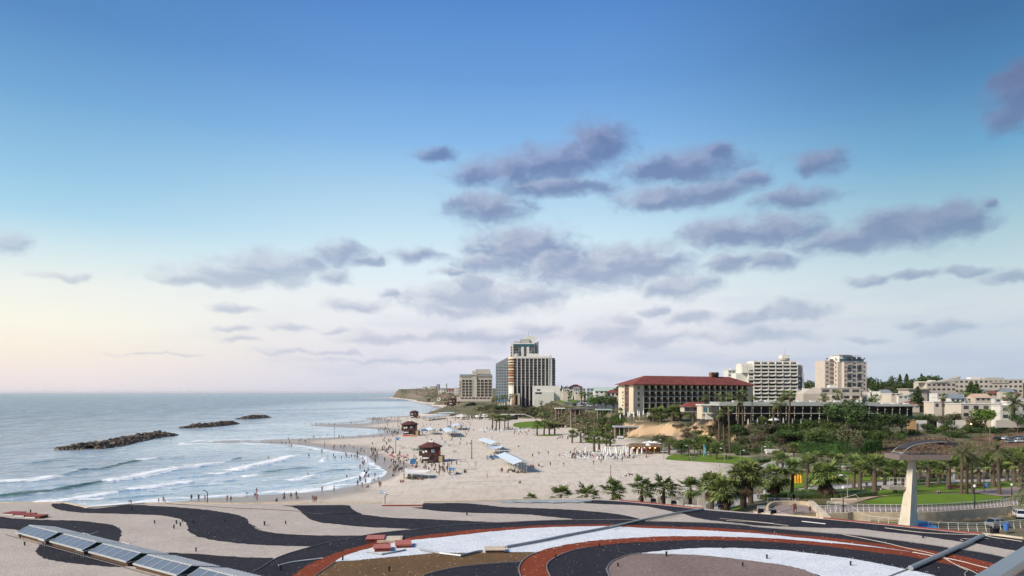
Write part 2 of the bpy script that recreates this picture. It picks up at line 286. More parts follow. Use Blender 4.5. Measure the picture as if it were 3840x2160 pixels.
def ground_material():
    m = D.materials.new('ground'); m.use_nodes = True; t = NT(m.node_tree); b = m.node_tree.nodes['Principled BSDF']; L = m.node_tree.links
    geo = t.n('ShaderNodeNewGeometry'); pos = geo.outputs['Position']; s = t.n('ShaderNodeSeparateXYZ', {0: pos}); z = s.outputs[2]
    nA = t.n('ShaderNodeTexNoise', {'Vector': pos, 'Scale': .09, 'Detail': 6.0, 'Roughness': .62}).outputs[0]
    nB = t.n('ShaderNodeTexNoise', {'Vector': pos, 'Scale': 1.7, 'Detail': 5.0, 'Roughness': .7}).outputs[0]
    st = t.n('ShaderNodeVectorMath', {0: pos, 1: (.035, .35, 0)}, operation='MULTIPLY').outputs[0]
    nC = t.n('ShaderNodeTexNoise', {'Vector': st, 'Scale': 1.0, 'Detail': 5.0, 'Distortion': .6}).outputs[0]
    sand = t.mix(nA, (.49, .43, .352), (.67, .60, .515))
    sand = t.mix(t.m('MULTIPLY', t.n('ShaderNodeMapRange', {0: nC, 1: .56, 2: .74}).outputs[0], .5), sand, (.32, .25, .185))
    sand = t.mix(t.m('MULTIPLY', t.n('ShaderNodeMapRange', {0: nB, 1: .5, 2: .78}).outputs[0], .4), sand, (.29, .235, .185))
    st2 = t.n('ShaderNodeVectorMath', {0: pos, 1: (.55, .10, 0)}, operation='MULTIPLY').outputs[0]
    nD = t.n('ShaderNodeTexNoise', {'Vector': st2, 'Scale': 1.0, 'Detail': 6.0, 'Roughness': .75}).outputs[0]
    sand = t.mix(t.n('ShaderNodeMapRange', {0: nD, 1: .46, 2: .64, 3: 0.0, 4: .5}).outputs[0], sand, (.34, .275, .21))
    nearb = t.n('ShaderNodeMapRange', {0: s.outputs[1], 1: 150.0, 2: 215.0, 3: .5, 4: 0.0}).outputs[0]
    sand = t.mix(nearb, sand, (.36, .285, .205))
    zz = t.m('MULTIPLY_ADD', nA, .5, t.m('SUBTRACT', z, .25))
    wet = t.n('ShaderNodeMapRange', {0: zz, 1: .75, 2: .22}, interpolation_type='SMOOTHSTEP').outputs[0]
    sand = t.mix(wet, sand, (.27, .215, .165))
    earth = t.mix(nB, (.085, .075, .042), (.19, .155, .10)); earth = t.mix(t.n('ShaderNodeMapRange', {0: nA, 1: .42, 2: .6}).outputs[0], earth, (.075, .085, .035))
    cl = t.mix(nB, (.36, .24, .14), (.52, .37, .23))
    cl = t.mix(t.n('ShaderNodeMapRange', {0: s.outputs[1], 1: 900.0, 2: 1800.0}).outputs[0], cl, (.155, .115, .09))
    steep = t.n('ShaderNodeMapRange', {0: t.m('MULTIPLY_ADD', nB, .12, t.n('ShaderNodeSeparateXYZ', {0: geo.outputs['Normal']}).outputs[2]), 1: .95, 2: .80}).outputs[0]
    yb = t.m('ADD', t.m('LESS_THAN', s.outputs[1], 432.0), t.m('GREATER_THAN', s.outputs[1], 1500.0), clamp=True)
    land = t.mix(t.m('MULTIPLY', steep, yb), earth, cl)
    up = t.n('ShaderNodeMapRange', {0: t.m('MULTIPLY_ADD', nA, .8, z), 1: 2.9, 2: 3.5}).outputs[0]
    L.new(t.mix(up, sand, land), b.inputs['Base Color'])
    L.new(t.n('ShaderNodeMapRange', {0: wet, 1: 0.0, 2: 1.0, 3: .9, 4: .3}).outputs[0], b.inputs['Roughness'])
    b.inputs['Specular IOR Level'].default_value = .35
    L.new(t.n('ShaderNodeBump', {'Height': nB, 'Strength': .5, 'Distance': .25}).outputs[0], b.inputs['Normal'])
    return m
gme = grid_mesh('ground', np.stack([GX, GY, GZ], -1), [ground_material()])
ground_ob = tag(link('ground', gme), 'sandy beach with earth bluff and land behind it', kind='structure')
GB = BVHTree.FromObject(ground_ob, bpy.context.evaluated_depsgraph_get())
def gz(x, y):
    h = GB.ray_cast(Vector((x, y, 500)), _DN); return h[0].z if h[0] else ground0(x, y)
def PG(px, py):
    """where the line of sight through a pixel meets the ground"""
    h = GB.ray_cast(Vector((0, 0, CZ)), Vector(((px - CX) / F, 1, -(py - HY) / F)).normalized())
    return h[0].copy() if h[0] else P(px, py, 2)
def QG(px, Y): x = (px - CX) * Y / F; return Vector((x, Y, gz(x, Y)))
# ------------------------------------------------------------------ sea
cols = list(range(-1500, -60, 60)) + list(range(-60, 1720, 6)) + list(range(1720, 2700, 80))
WX, WY = fan(95, 2600, 1.0052, cols, [2700 * 1.06 ** k for k in range(62)])
c5 = lambda L: [P(*C5(x, y), 0) for x, y in L]
c6 = lambda L: [P(*C6(x, y), 0) for x, y in L]
WAVES = [  # crest line, height, width, foam 0..1 along the line (start, end)
 (c5([(-400,935),(40,918),(250,912),(430,897),(590,856)]), .75, 2.2, (1, 1)), (c5([(590,856),(800,806),(1000,792),(1200,740),(1360,712)]), .6, 2.4, (.25, 0)),
 (c5([(1360,710),(1450,702),(1520,697)]), .6, 2.2, (1, .8)), (c5([(1520,697),(1650,692),(1800,680)]), .35, 2.4, (.1, 0)),
 (c5([(-500,1110),(0,1066),(300,1036),(600,996),(850,946),(1000,918)]), .85, 2.2, (0, .12)), (c5([(1000,916),(1200,899),(1400,866),(1600,818),(1900,776),(2180,727)]), .7, 2.4, (1, 1)),
 (c5([(2180,727),(2260,705),(2330,690)]), .4, 2.0, (.3, 0)), (c5([(300,1120),(600,1106),(900,1058),(1130,1020)]), .4, 1.7, (.9, .9)), (c5([(1130,1020),(1250,1000)]), .45, 1.6, (.2, .2)),
 (c5([(1250,1000),(1500,974),(1750,936),(1890,918)]), .5, 1.8, (1, .9)), (c5([(1000,1086),(1300,1064),(1560,1042),(1800,1010)]), .28, 1.3, (.1, .3)), (c5([(1450,1012),(1700,985),(2120,944)]), .3, 1.4, (0, .2)),
 (c5([(250,745),(450,722),(660,705)]), .35, 2.2, (0, 0)), (c5([(1700,890),(1900,868),(2100,850)]), .3, 1.7, (0, .3)), (c5([(2100,848),(2230,830)]), .4, 1.5, (.9, .9)), (c5([(2370,872),(2440,865),(2490,852)]), .5, 1.6, (1, 1)), (c5([(2130,925),(2270,900)]), .35, 1.4, (0, .3)),
 (c5([(600,1100),(1000,1085)]), .2, 1.2, (.6, .6)), (c5([(0,1000),(300,975),(700,930)]), .15, 1.4, (0, 0)), (c5([(100,830),(500,790),(900,740)]), .18, 2, (0, 0)),
 (c6([(-60,955),(0,945),(200,895),(400,855),(560,810),(625,782)]), .6, 2.4, (1, .8)), (c6([(230,975),(500,945),(820,908)]), .4, 1.8, (0, .1)), (c6([(840,985),(1050,955),(1280,938)]), .5, 1.6, (.15, 0)),
 (c6([(570,1066),(740,1046),(865,1005)]), .5, 1.5, (1, .9)), (c6([(40,1032),(120,1026),(200,1015)]), .55, 1.5, (1, 1)), (c6([(950,1115),(1200,1058),(1400,1010),(1480,960)]), .25, 1.1, (.5, .7)), (c6([(300,1120),(600,1090),(900,1050)]), .22, 1.2, (.1, .1)), (c6([(0,1180),(400,1140),(800,1100)]), .25, 1.1, (.2, .1)),
 (c6([(900,880),(1050,830),(1150,800)]), .15, 1.2, (.2, .1)), (c6([(950,860),(940,830),(1000,795)]), .12, 1.0, (.6, .3))]
WZ = vnoise(WX, WY, 5, 5) * .10 + vnoise(WX * .6, WY, 2.2, 6) * .09
ph = (WX * .55 + WY * .83) ; WZ += (np.sin(ph / 2.6 + vnoise(WX, WY, 18, 11) * 7) * .10 + np.sin(ph / 1.3 + vnoise(WX, WY, 9, 12) * 6 + 1) * .045) * np.clip(.5 + vnoise(WX, WY, 16, 13) * 2, 0, 1.3)
WZ *= (WY < 1200); FO = np.zeros_like(WX); FA = np.zeros_like(WX)
def seg_d(ax, ay, bx, by, X, Y):
    L2 = (bx-ax)**2 + (by-ay)**2 + 1e-9; t = ((X-ax)*(bx-ax) + (Y-ay)*(by-ay)) / L2; tt = np.clip(t, 0, 1)
    sd = ((X-ax)*(by-ay) - (Y-ay)*(bx-ax)) / math.sqrt(L2); return np.hypot(X-ax-tt*(bx-ax), Y-ay-tt*(by-ay)), tt, sd
for line, amp, wid, fo in WAVES:
    line = smooth_line(line, 4); n = len(line) - 1
    yl = min(p.y for p in line) - 14; yh = max(p.y for p in line) + 14; r0, r1 = np.searchsorted(WY[:, 0], [yl, yh]); sl = slice(max(r0-1, 0), r1+1)
    X, Y = WX[sl], WY[sl]; best = np.full(X.shape, 1e9); tpar = np.zeros_like(X); sgn = np.zeros_like(X)
    for i in range(n):
        d, t, s_ = seg_d(line[i].x, line[i].y, line[i+1].x, line[i+1].y, X, Y)
        k = d < best; best = np.where(k, d, best); tpar = np.where(k, (i + t) / n, tpar); sgn = np.where(k, s_, sgn)
    end = np.clip(np.minimum(tpar, 1 - tpar) * 9 + .15, 0, 1); wob = 1 + vnoise(X, Y, 6, 8) * .7
    front = sgn > 0                                            # the side towards the beach falls steeper
    h = amp * wob * end * np.exp(-(best / (wid * np.where(front, .55, 1.3))) ** 2); WZ[sl] += h
    f = (fo[0] + (fo[1] - fo[0]) * tpar) * np.clip(np.minimum(tpar, 1 - tpar) * 14 + .2, 0, 1)
    f1 = np.where(front, np.exp(-(best / (wid * .85)) ** 2), np.exp(-(best / (wid * 1.5)) ** 2) + .62 * np.exp(-(best / (wid * 5.2)) ** 2))
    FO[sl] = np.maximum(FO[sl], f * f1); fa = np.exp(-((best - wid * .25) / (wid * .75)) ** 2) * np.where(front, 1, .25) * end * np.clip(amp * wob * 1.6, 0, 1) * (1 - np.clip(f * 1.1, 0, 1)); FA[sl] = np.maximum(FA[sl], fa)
GD = np.array([ground0(x, y) for x, y in zip(WX.ravel(), WY.ravel())]).reshape(WX.shape)
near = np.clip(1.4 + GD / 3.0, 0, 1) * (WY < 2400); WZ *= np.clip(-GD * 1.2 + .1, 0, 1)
swash = np.clip(1 - np.abs(GD + .12 + vnoise(WX, WY, 7, 9) * .34) / .15, 0, 1) * np.clip(1.25 - WY / 700, .3, .8); FO = np.maximum(FO, swash * (WY < 2400))
def sea_material():
    m = D.materials.new('sea'); m.use_nodes = True; t = NT(m.node_tree); L = m.node_tree.links; L.clear(); t.t.nodes.remove(t.t.nodes['Principled BSDF'])
    pos = t.n('ShaderNodeNewGeometry').outputs['Position']
    at = lambda k: t.n('ShaderNodeAttribute', attribute_name=k).outputs['Fac']
    vs = lambda *k: t.n('ShaderNodeVectorMath', {0: pos, 1: k}, operation='MULTIPLY').outputs[0]
    n1 = t.n('ShaderNodeTexNoise', {'Vector': vs(.45, 1, 1), 'Scale': .35, 'Detail': 6.0, 'Roughness': .62, 'Distortion': .4}).outputs[0]
    n2 = t.n('ShaderNodeTexNoise', {'Vector': vs(1, .16, 1), 'Scale': .09, 'Detail': 8.0, 'Roughness': .8}).outputs[0]
    n3 = t.n('ShaderNodeTexNoise', {'Vector': vs(.004, .012, 1), 'Scale': 1.0, 'Detail': 4.0}).outputs[0]
    rot = t.n('ShaderNodeVectorRotate', {'Vector': pos, 'Angle': -.62}, rotation_type='Z_AXIS').outputs[0]
    nf = t.n('ShaderNodeTexNoise', {'Vector': t.n('ShaderNodeVectorMath', {0: rot, 1: (.35, 1.1, 1)}, operation='MULTIPLY').outputs[0], 'Scale': .55, 'Detail': 7.0, 'Roughness': .74, 'Distortion': .8}).outputs[0]
    ns = t.n('ShaderNodeTexNoise', {'Vector': t.n('ShaderNodeVectorMath', {0: rot, 1: (.06, .5, 1)}, operation='MULTIPLY').outputs[0], 'Scale': .5, 'Detail': 6.0, 'Roughness': .66, 'Distortion': .5}).outputs[0]
    rip = t.n('ShaderNodeMapRange', {0: n2, 1: .4, 2: .6}).outputs[0]
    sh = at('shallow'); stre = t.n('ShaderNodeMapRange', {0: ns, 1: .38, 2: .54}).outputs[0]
    deep = t.mix(rip, (.065, .115, .135), (.34, .41, .425)); deep = t.mix(t.n('ShaderNodeMapRange', {0: n3, 1: .35, 2: .65, 3: 0.0, 4: .35}).outputs[0], deep, (.05, .13, .165))
    shal_sheen = t.mix(stre, (.17, .245, .225), (.76, .735, .675))  # pale cream streaks put the bright sky's reflection into the shallow water colour
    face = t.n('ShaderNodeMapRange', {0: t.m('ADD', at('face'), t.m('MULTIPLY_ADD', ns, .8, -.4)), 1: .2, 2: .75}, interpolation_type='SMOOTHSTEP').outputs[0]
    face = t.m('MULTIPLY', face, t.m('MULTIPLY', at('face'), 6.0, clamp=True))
    col = t.mix(sh, deep, shal_sheen); col = t.mix(t.m('MULTIPLY', face, .85), col, (.03, .115, .095))  # wave fronts painted dark green for light passing through the thin crest
    fo = at('foam')
    foam = t.n('ShaderNodeMapRange', {0: t.m('ADD', t.m('MULTIPLY', fo, 1.06), t.m('MULTIPLY_ADD', nf, 2.3, -1.2)), 1: .22, 2: .6}, interpolation_type='SMOOTHSTEP').outputs[0]
    foam = t.m('MULTIPLY', foam, t.m('MULTIPLY', fo, 5.0, clamp=True))
    lace = t.m('MULTIPLY', t.n('ShaderNodeMapRange', {0: t.m('ADD', nf, t.m('MULTIPLY_ADD', ns, .6, -.3)), 1: .53, 2: .66}).outputs[0], t.m('MULTIPLY', sh, .7))
    foam = t.m('MAXIMUM', foam, lace)
    col = t.mix(foam, col, (.72, .75, .77))
    hgt = t.m('ADD', t.m('MULTIPLY', n1, 1.0), t.m('MULTIPLY', n2, 5.0))
    nor = t.n('ShaderNodeBump', {'Height': hgt, 'Strength': t.m('MULTIPLY_ADD', sh, -.62, .9), 'Distance': 1.2}).outputs[0]
    dif = t.n('ShaderNodeBsdfDiffuse', {'Color': col, 'Normal': nor}).outputs[0]
    glo = t.n('ShaderNodeBsdfGlossy', {'Color': (.93, .97, .96, 1), 'Roughness': .16, 'Normal': nor}).outputs[0]
    fac = t.m('MULTIPLY', t.m('ADD', t.m('MULTIPLY_ADD', rip, .34, .38), t.m('MULTIPLY', t.m('MULTIPLY', sh, stre), .40)), t.m('MULTIPLY', t.m('SUBTRACT', 1.0, foam), t.m('MULTIPLY_ADD', face, -.85, 1.0)))
    mx = t.n('ShaderNodeMixShader', {0: fac, 1: dif, 2: glo}); L.new(mx.outputs[0], t.t.nodes['Material Output'].inputs[0])
    return m
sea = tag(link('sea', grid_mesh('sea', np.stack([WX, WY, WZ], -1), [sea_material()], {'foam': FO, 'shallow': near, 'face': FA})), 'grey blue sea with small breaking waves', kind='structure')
# ------------------------------------------------------------------ the flat gravelled roof below the camera
RZ = 12.0
def A_(L): return [(x / 2.576, 1850 + y / 2.576) for x, y in L]
def B_(L): return [(900 + x / 2.576, 1850 + y / 2.576) for x, y in L]
def C_(L): return [(1900 + x / 2.576, 1850 + y / 2.576) for x, y in L]
def D_(L): return [(2840 + x / 2.576, 1850 + y / 2.576) for x, y in L]
def gravel_mat(name, c1, c2, size=9.0, big=.42, bright=None):
    m = D.materials.new(name); m.use_nodes = True; t = NT(m.node_tree); b = m.node_tree.nodes['Principled BSDF']; L = m.node_tree.links
    o = t.n('ShaderNodeTexCoord').outputs['Object']
    vo = t.n('ShaderNodeTexVoronoi', {'Vector': o, 'Scale': size, 'Randomness': 1.0})
    rnd = t.n('ShaderNodeSeparateColor', {0: vo.outputs['Color']}).outputs[0]
    nb = t.n('ShaderNodeTexNoise', {'Vector': o, 'Scale': .22, 'Detail': 6.0, 'Roughness': .65}).outputs[0]
    n3 = t.n('ShaderNodeTexNoise', {'Vector': o, 'Scale': 3.2, 'Detail': 4.0, 'Roughness': .7}).outputs[0]
    f = t.m('ADD', t.m('MULTIPLY', rnd, .62), t.m('ADD', t.m('MULTIPLY_ADD', nb, big * 2, -big), t.m('MULTIPLY_ADD', n3, .7, -.2)))
    c = t.mix(f, c1, c2)
    if bright: c = t.mix(t.m('GREATER_THAN', rnd, .994), c, bright)
    L.new(c, b.inputs['Base Color']); b.inputs['Roughness'].default_value = .92; b.inputs['Specular IOR Level'].default_value = .12
    L.new(t.n('ShaderNodeBump', {'Height': vo.outputs['Distance'], 'Strength': .7, 'Distance': .05}).outputs[0], b.inputs['Normal'])
    return m
GV = {'beige': gravel_mat('beige_gravel', (.30, .26, .225), (.54, .475, .415)), 'dark': gravel_mat('black_gravel', (.012, .012, .016), (.040, .039, .049), bright=(.2, .2, .2)),
      'white': gravel_mat('white_gravel', (.40, .44, .49), (.80, .82, .84)), 'rust': gravel_mat('rust_gravel', (.12, .024, .011), (.26, .062, .028), bright=(.5, .45, .4)),
      'brown': gravel_mat('brown_gravel', (.075, .045, .021), (.19, .115, .058), bright=(.5, .45, .4)), 'pink': gravel_mat('pink_grey_gravel', (.13, .095, .085), (.28, .215, .195))}
WHT = mat('painted_white_metal', (.62, .63, .62), .5, .06); GRY = mat('grey_metal', (.25, .27, .28), .45, .12, metal=.3); DKM = mat('dark_metal', (.02, .02, .022), .5, .2)
STONE = mat('pale_stone', (.50, .42, .32), .85, .18, .8, bump=.3); CONC = mat('concrete', (.56, .50, .40), .85, .14, .6, bump=.2); RED = mat('red_paint', (.23, .045, .03), .6, .25, 1.2)
REDL = mat('faded_red_lid', (.36, .115, .085), .6, .12, 1.5); BRN = mat('brown_wood', (.10, .055, .035), .8, .25)
OUT = A_([(-400, 93), (0, 93), (640, 94), (860, 140), (1050, 127), (1400, 98), (1640, 96), (2300, 101)]) + B_([(700, 97), (1370, 95), (1376, 122), (1762, 120), (1775, 87), (2500, 68)]) + C_([(300, 57), (820, 54), (1100, 70), (1500, 107), (1900, 148), (2400, 190)]) + D_([(0, 187), (300, 212), (640, 240), (1450, 320), (2170, 393), (2290, 400), (2576, 436)])
OUTW = [P(x, y, RZ) for x, y in OUT]
OUTW = [Vector((-150, OUTW[0].y, RZ))] + OUTW + [Vector((82, 66, RZ)), Vector((95, 14, RZ)), Vector((-150, 14, RZ))]
mall = thing('mall_building', 'long flat roofed mall decorated with waves of black, beige, white and rust gravel', 'building', (0, 50, 0))
def local(pts, o): return [Vector(p) - Vector(o.location) for p in pts]
def flat_poly(pts, z=None):
    bm = bmesh.new(); f = bm.faces.new([bm.verts.new((p[0], p[1], p[2] if z is None else z)) for p in pts])
    if f.normal.z < 0: f.normal_flip()
    bm.normal_update()
    if bm.faces[:][0].normal.z < 0: bm.faces[:][0].normal_flip()
    bmesh.ops.triangulate(bm, faces=bm.faces[:]); me = D.meshes.new('sheet'); bm.to_mesh(me); bm.free(); return me
me = flat_poly(local(OUTW, mall)); me.materials.append(CONC); link('roof_slab', me, mall)
b = MB(); L = local(OUTW, mall)
for p, q in zip(L, L[1:] + L[:1]): b.quad((p.x, p.y, 1), (q.x, q.y, 1), (q.x, q.y, RZ - .003), (p.x, p.y, RZ - .003))
b.build('wall', STONE, mall)
def strip(pts, w, h, z0=0.0, closed=False):
    """kerb along a line; the line is its outer edge, w to the right"""
    b = MB(); n = len(pts); off = []
    for i, p in enumerate(pts):
        d = (pts[min(i + 1, n - 1)] - pts[max(i - 1, 0)]); d.z = 0; d.normalize(); off.append(Vector((d.y, -d.x, 0)) * w)
    for i in range(n - 1):
        p, q, a, c = pts[i], pts[i+1], pts[i] + off[i], pts[i+1] + off[i+1]; Z0, Z1 = Vector((0, 0, z0)), Vector((0, 0, z0 + h))
        b.quad(p + Z0, p + Z1, q + Z1, q + Z0); b.quad(p + Z1, a + Z1, c + Z1, q + Z1); b.quad(a + Z1, a + Z0, c + Z0, c + Z1)
        if i == 0: b.quad(p + Z0, a + Z0, a + Z1, p + Z1)
        if i == n - 2: b.quad(q + Z0, q + Z1, c + Z1, c + Z0)
    return b
LW = local(OUTW, mall); LX = LW[1:-3]
strip(LX[0:10], .28, .16).build('parapet', STONE, mall); strip(LX[10:12], .35, .42, -.25).build('fascia', RED, mall); strip(LX[12:16], .28, .16).build('parapet', STONE, mall)
strip(LX[16:19], .25, .12).build('coping', RED, mall); strip(LX[19:23], .4, .14).build('parapet', STONE, mall); strip(LX[22:25], .3, .12).build('coping', RED, mall); strip(LX[24:], .4, .16).build('parapet', STONE, mall)
def bed(px, m, layer, label, rag=.09, name='gravel', sub=5):
    pts = [P(x, y, RZ) for x, y in px]; rr = random.Random(layer * 31 + len(px)); out = []
    for p in smooth_line([(q.x, q.y) for q in pts] , sub):
        out.append((p.x + rr.uniform(-rag, rag), p.y + rr.uniform(-rag, rag) * 1.6))
    me = flat_poly([(x, y, 0) for x, y in out]); me.materials.append(GV[m])
    return tag(link(name, me, None, (0, 0, RZ + .006 * layer)), label, kind='stuff')
rect = [(-148, 16), (93, 16), (80, 66)]
me = flat_poly([(p.x, p.y, 0) for p in OUTW]); me.materials.append(GV['beige']); tag(link('gravel', me, None, (0, 0, RZ + .006)), 'beige gravel spread over the whole mall roof', kind='stuff')
inner = lambda L: [(x, y + 1.6) for x, y in L]       # keeps a bed just inside the kerb
bed(inner(A_([(500,96),(560,95),(645,97),(860,142),(1050,130)])) + A_([(1250,113),(1500,121),(1800,141),(2050,166),(2200,190),(2330,220),(2390,255),(2410,290),(2440,320),(2530,352)]) + B_([(95,300),(150,340),(250,370),(400,390),(600,402),(900,408),(1170,410),(1230,430),(900,520),(710,512),(450,510),(200,498),(0,485)]) + A_([(2150,465),(1950,430),(1850,390),(1815,350),(1805,300),(1770,265),(1700,240),(1600,220),(1450,208),(1200,200),(900,192),(750,185),(600,165),(530,145),(497,115)]), 'dark', 2, 'black gravel wave winding from the far left roof edge to the ring')
bed(A_([(-300,215),(0,225),(120,240),(350,255),(600,260),(800,270),(950,285),(1080,305),(1150,335),(1172,370),(1165,420),(1140,480),(1090,540),(900,520),(700,480),(480,440),(250,370),(100,345),(0,342),(-300,330)]), 'dark', 2, 'black gravel wave behind the first two skylights')
bed(A_([(480,440),(400,490),(360,530),(345,565),(370,600),(430,630),(560,655),(760,685),(1000,705),(1180,712),(1280,705),(1500,770),(1800,860),(2200,960),(2500,990)]) + B_([(140,900),(120,780),(330,634),(170,622),(0,615)]) + A_([(2000,595),(1700,575),(1480,570),(1300,560),(1100,530),(900,500),(700,460)]), 'dark', 2, 'black gravel wave below and right of the skylights')
bed(inner(B_([(400,113),(700,112),(1030,110)])) + B_([(1070,140),(1120,175),(1200,205),(1350,225),(1500,238),(1800,250),(2100,262),(2350,275),(2576,284),(2500,300),(2100,330),(1740,346),(1500,338),(1200,325),(950,300),(800,285),(700,260),(640,230),(600,190),(560,155),(500,130)]), 'dark', 2, 'black gravel wave beside the beach edge, left of the red notch')
bed(inner(B_([(1760,130),(1775,93),(1900,91)])) + B_([(2150,95),(2300,105),(2450,122)]) + C_([(0,135),(200,140),(400,148),(600,158),(800,172),(1000,192),(1150,215),(1290,250),(1220,275),(1000,262),(700,257),(600,245),(400,225),(200,205),(0,197)]) + B_([(2400,192),(2200,188),(1950,175),(1780,155),(1650,137)]), 'dark', 2, 'black gravel tongue running right from the red notch to the grey pipe')
bed(inner(C_([(740,92),(820,62),(1100,76),(1500,112),(1900,154),(2400,196)]) + D_([(0,194),(640,246),(1450,326),(2170,400),(2290,406),(2576,442)])) + D_([(2700,460),(2700,590),(2576,570),(2300,520),(2100,485),(1800,445),(1500,400),(1250,375),(1000,345),(700,335),(350,325),(0,312)]) + C_([(2300,296),(2100,275),(1950,258),(1800,230),(1700,195),(1620,183),(1450,145),(1300,122),(1150,112),(950,105)]), 'dark', 2, 'long black gravel strip along the far right roof edge')
ring = B_([(-100,900),(0,840),(85,785),(180,735),(330,640),(450,590),(600,545),(800,490),(1000,450),(1200,410),(1400,380),(1740,345),(2000,315),(2300,292),(2576,283)]) + C_([(300,268),(700,257),(1220,258),(1370,272),(1600,278),(2000,290),(2300,310),(2421,328)]) + D_([(350,358),(700,390),(1000,412),(1300,450),(1600,490),(1900,535),(2200,580),(2410,625),(2700,680)])
bed(ring + D_([(2700,1300)]) + B_([(-500,1300)]), 'dark', 3, 'broad black gravel ring round the rust and white bands')
r2o = B_([(380,900),(500,799),(560,760),(650,700),(760,645),(900,590),(1050,540),(1250,490),(1450,455),(1700,420),(2000,380),(2300,350),(2576,333)]) + C_([(300,313),(600,306),(900,300),(1050,303),(1300,312),(1600,322),(2000,335),(2421,364)]) + D_([(0,372),(400,405),(800,440),(1200,490),(1500,530),(1800,575),(2100,635),(2330,690),(2700,780)])
bed(r2o + D_([(2700,1250)]) + B_([(300,1250)]), 'rust', 4, 'narrow rust red gravel band outside the white crescent')
w1i = C_([(300,573),(350,550),(450,525),(600,495),(800,465),(1000,448),(1300,428),(1600,418),(1900,418),(2200,424),(2421,433)]) + D_([(200,442),(400,457),(800,490),(1100,520),(1500,568)])
w1o = B_([(1000,610),(1150,560),(1300,522),(1490,480),(1700,450),(2000,420),(2300,385),(2576,358)]) + C_([(300,335),(600,325),(1000,320),(1300,335),(1600,345),(2000,365),(2421,390)]) + D_([(200,410),(500,440),(900,485),(1200,525),(1500,566)])
bed(B_([(915,668)]) + w1o + w1i[::-1] + C_([(0,570)]) + B_([(2400,577),(2150,577),(1900,579),(1700,596),(1400,621),(1100,651)]), 'white', 5, 'white gravel crescent crossed by the grey pipe', rag=.07)
bed(B_([(560,950),(720,799),(810,740),(915,666),(1100,651),(1400,621),(1700,596),(1900,579),(2150,577),(2400,577)]) + C_([(0,571),(300,574),(200,620),(130,668),(0,668)]) + B_([(2300,695),(2100,720),(1900,760),(1770,799),(1600,880)]), 'brown', 5, 'brown gravel field inside the ring', rag=.04)
bed(B_([(1500,960),(1770,799),(1900,760),(2100,720),(2300,695)]) + C_([(0,668),(125,664),(150,760),(150,960)]), 'dark', 6, 'black gravel patch below the brown field')
r3o = C_([(150,960),(125,799),(110,740),(140,670),(200,620),(300,573),(350,550),(450,525),(600,495),(800,465),(1000,448),(1300,428),(1600,418),(1900,418),(2200,424),(2421,433)]) + D_([(200,442),(400,457),(800,490),(1100,520),(1500,570),(1900,650),(2700,830)])
bed(r3o + D_([(2700,1200)]) + C_([(150,1200)]), 'rust', 7, 'wide rust red gravel loop inside the white crescent')
k1o = C_([(440,960),(410,799),(385,740),(390,690),(430,650),(520,600),(650,555),(800,525),(1000,495),(1200,480),(1500,465),(1800,455),(2100,458),(2421,466)]) + D_([(300,485),(600,508),(900,545),(1200,580),(1500,620),(1800,680),(2000,725),(2160,775),(2700,920)])
bed(k1o + D_([(2700,1200)]) + C_([(440,1200)]), 'dark', 8, 'black gravel loop round the pinkish grey centre')
bed(C_([(1285,584),(1400,570),(1600,550),(1800,535),(2000,530),(2200,532),(2421,541)]) + D_([(300,560),(600,595),(900,635),(1200,690),(1400,730),(1550,760),(1700,799),(2000,900),(1500,1000),(700,870),(600,799),(540,780),(400,730),(200,690),(0,665)]) + C_([(2300,650),(2100,625),(1800,600),(1500,588)]), 'white', 9, 'white gravel sickle beside the pinkish grey centre', rag=.07)
bed(C_([(1000,960),(985,799),(965,760),(970,720),(1010,670),(1080,635),(1180,600),(1290,585),(1500,588),(1800,600),(2100,625),(2300,650),(2421,664)]) + D_([(200,690),(400,730),(540,780),(700,870),(800,960)]), 'pink', 10, 'pinkish grey gravel centre of the ring at the near edge')
# loose stones strewn over the beds
rr = random.Random(4); b = MB()
for px, n, sp in ((C_([(300,573),(600,495),(1000,448),(1600,418),(2200,424)]), 55, 8), (w1o, 40, 7), (D_([(300,560),(900,635),(1400,730),(1700,799)]), 60, 12), (B_([(915,668),(1400,621),(2150,577)]), 40, 8), (k1o, 14, 40), (ring, 16, 30), (A_([(0,225),(1172,370),(1815,350),(2150,465)]), 14, 40)):
    for _ in range(n):
        i = rr.randrange(len(px) - 1); t = rr.random(); x = px[i][0] + (px[i+1][0] - px[i][0]) * t + rr.gauss(0, sp); y = px[i][1] + (px[i+1][1] - px[i][1]) * t + rr.gauss(0, sp * .35)
        if y < 1910: continue
        c = P(x, y, RZ + .06); s = rr.uniform(.02, .055); b.sphere((c.x, c.y, c.z + s * .4), s, s, s * .7, 5, 3)
tag(b.build('pebbles', mat('pebble', (.55, .55, .54), .8, .2, .5)), 'stray pale pebbles strewn over the roof gravel', kind='stuff')
def edging(px, w, label, m=GRY, h=.07, z=.06):
    pts = smooth_line([P(x, y, RZ) for x, y in px], 4); b = strip(pts, w, h); o = b.build('garden_edging', m); o.location.z = z - .05 + .012; tag(o, label, 'edging', 'curved edging strips in the roof gravel')
EDG = mat('worn_edging', (.17, .165, .165), .7, .2)
edging(ring[1:-1], .055, 'thin pale edging round the outer black gravel ring', EDG)
edging(B_([(720,799),(810,740),(915,668)]), .08, 'short edging between brown gravel and rust band', EDG, .08); edging(B_([(1770,799),(1900,760),(2100,720),(2300,695),(2576,672)]) + C_([(130,665)]), .07, 'edging between brown field and black patch', EDG, .09)
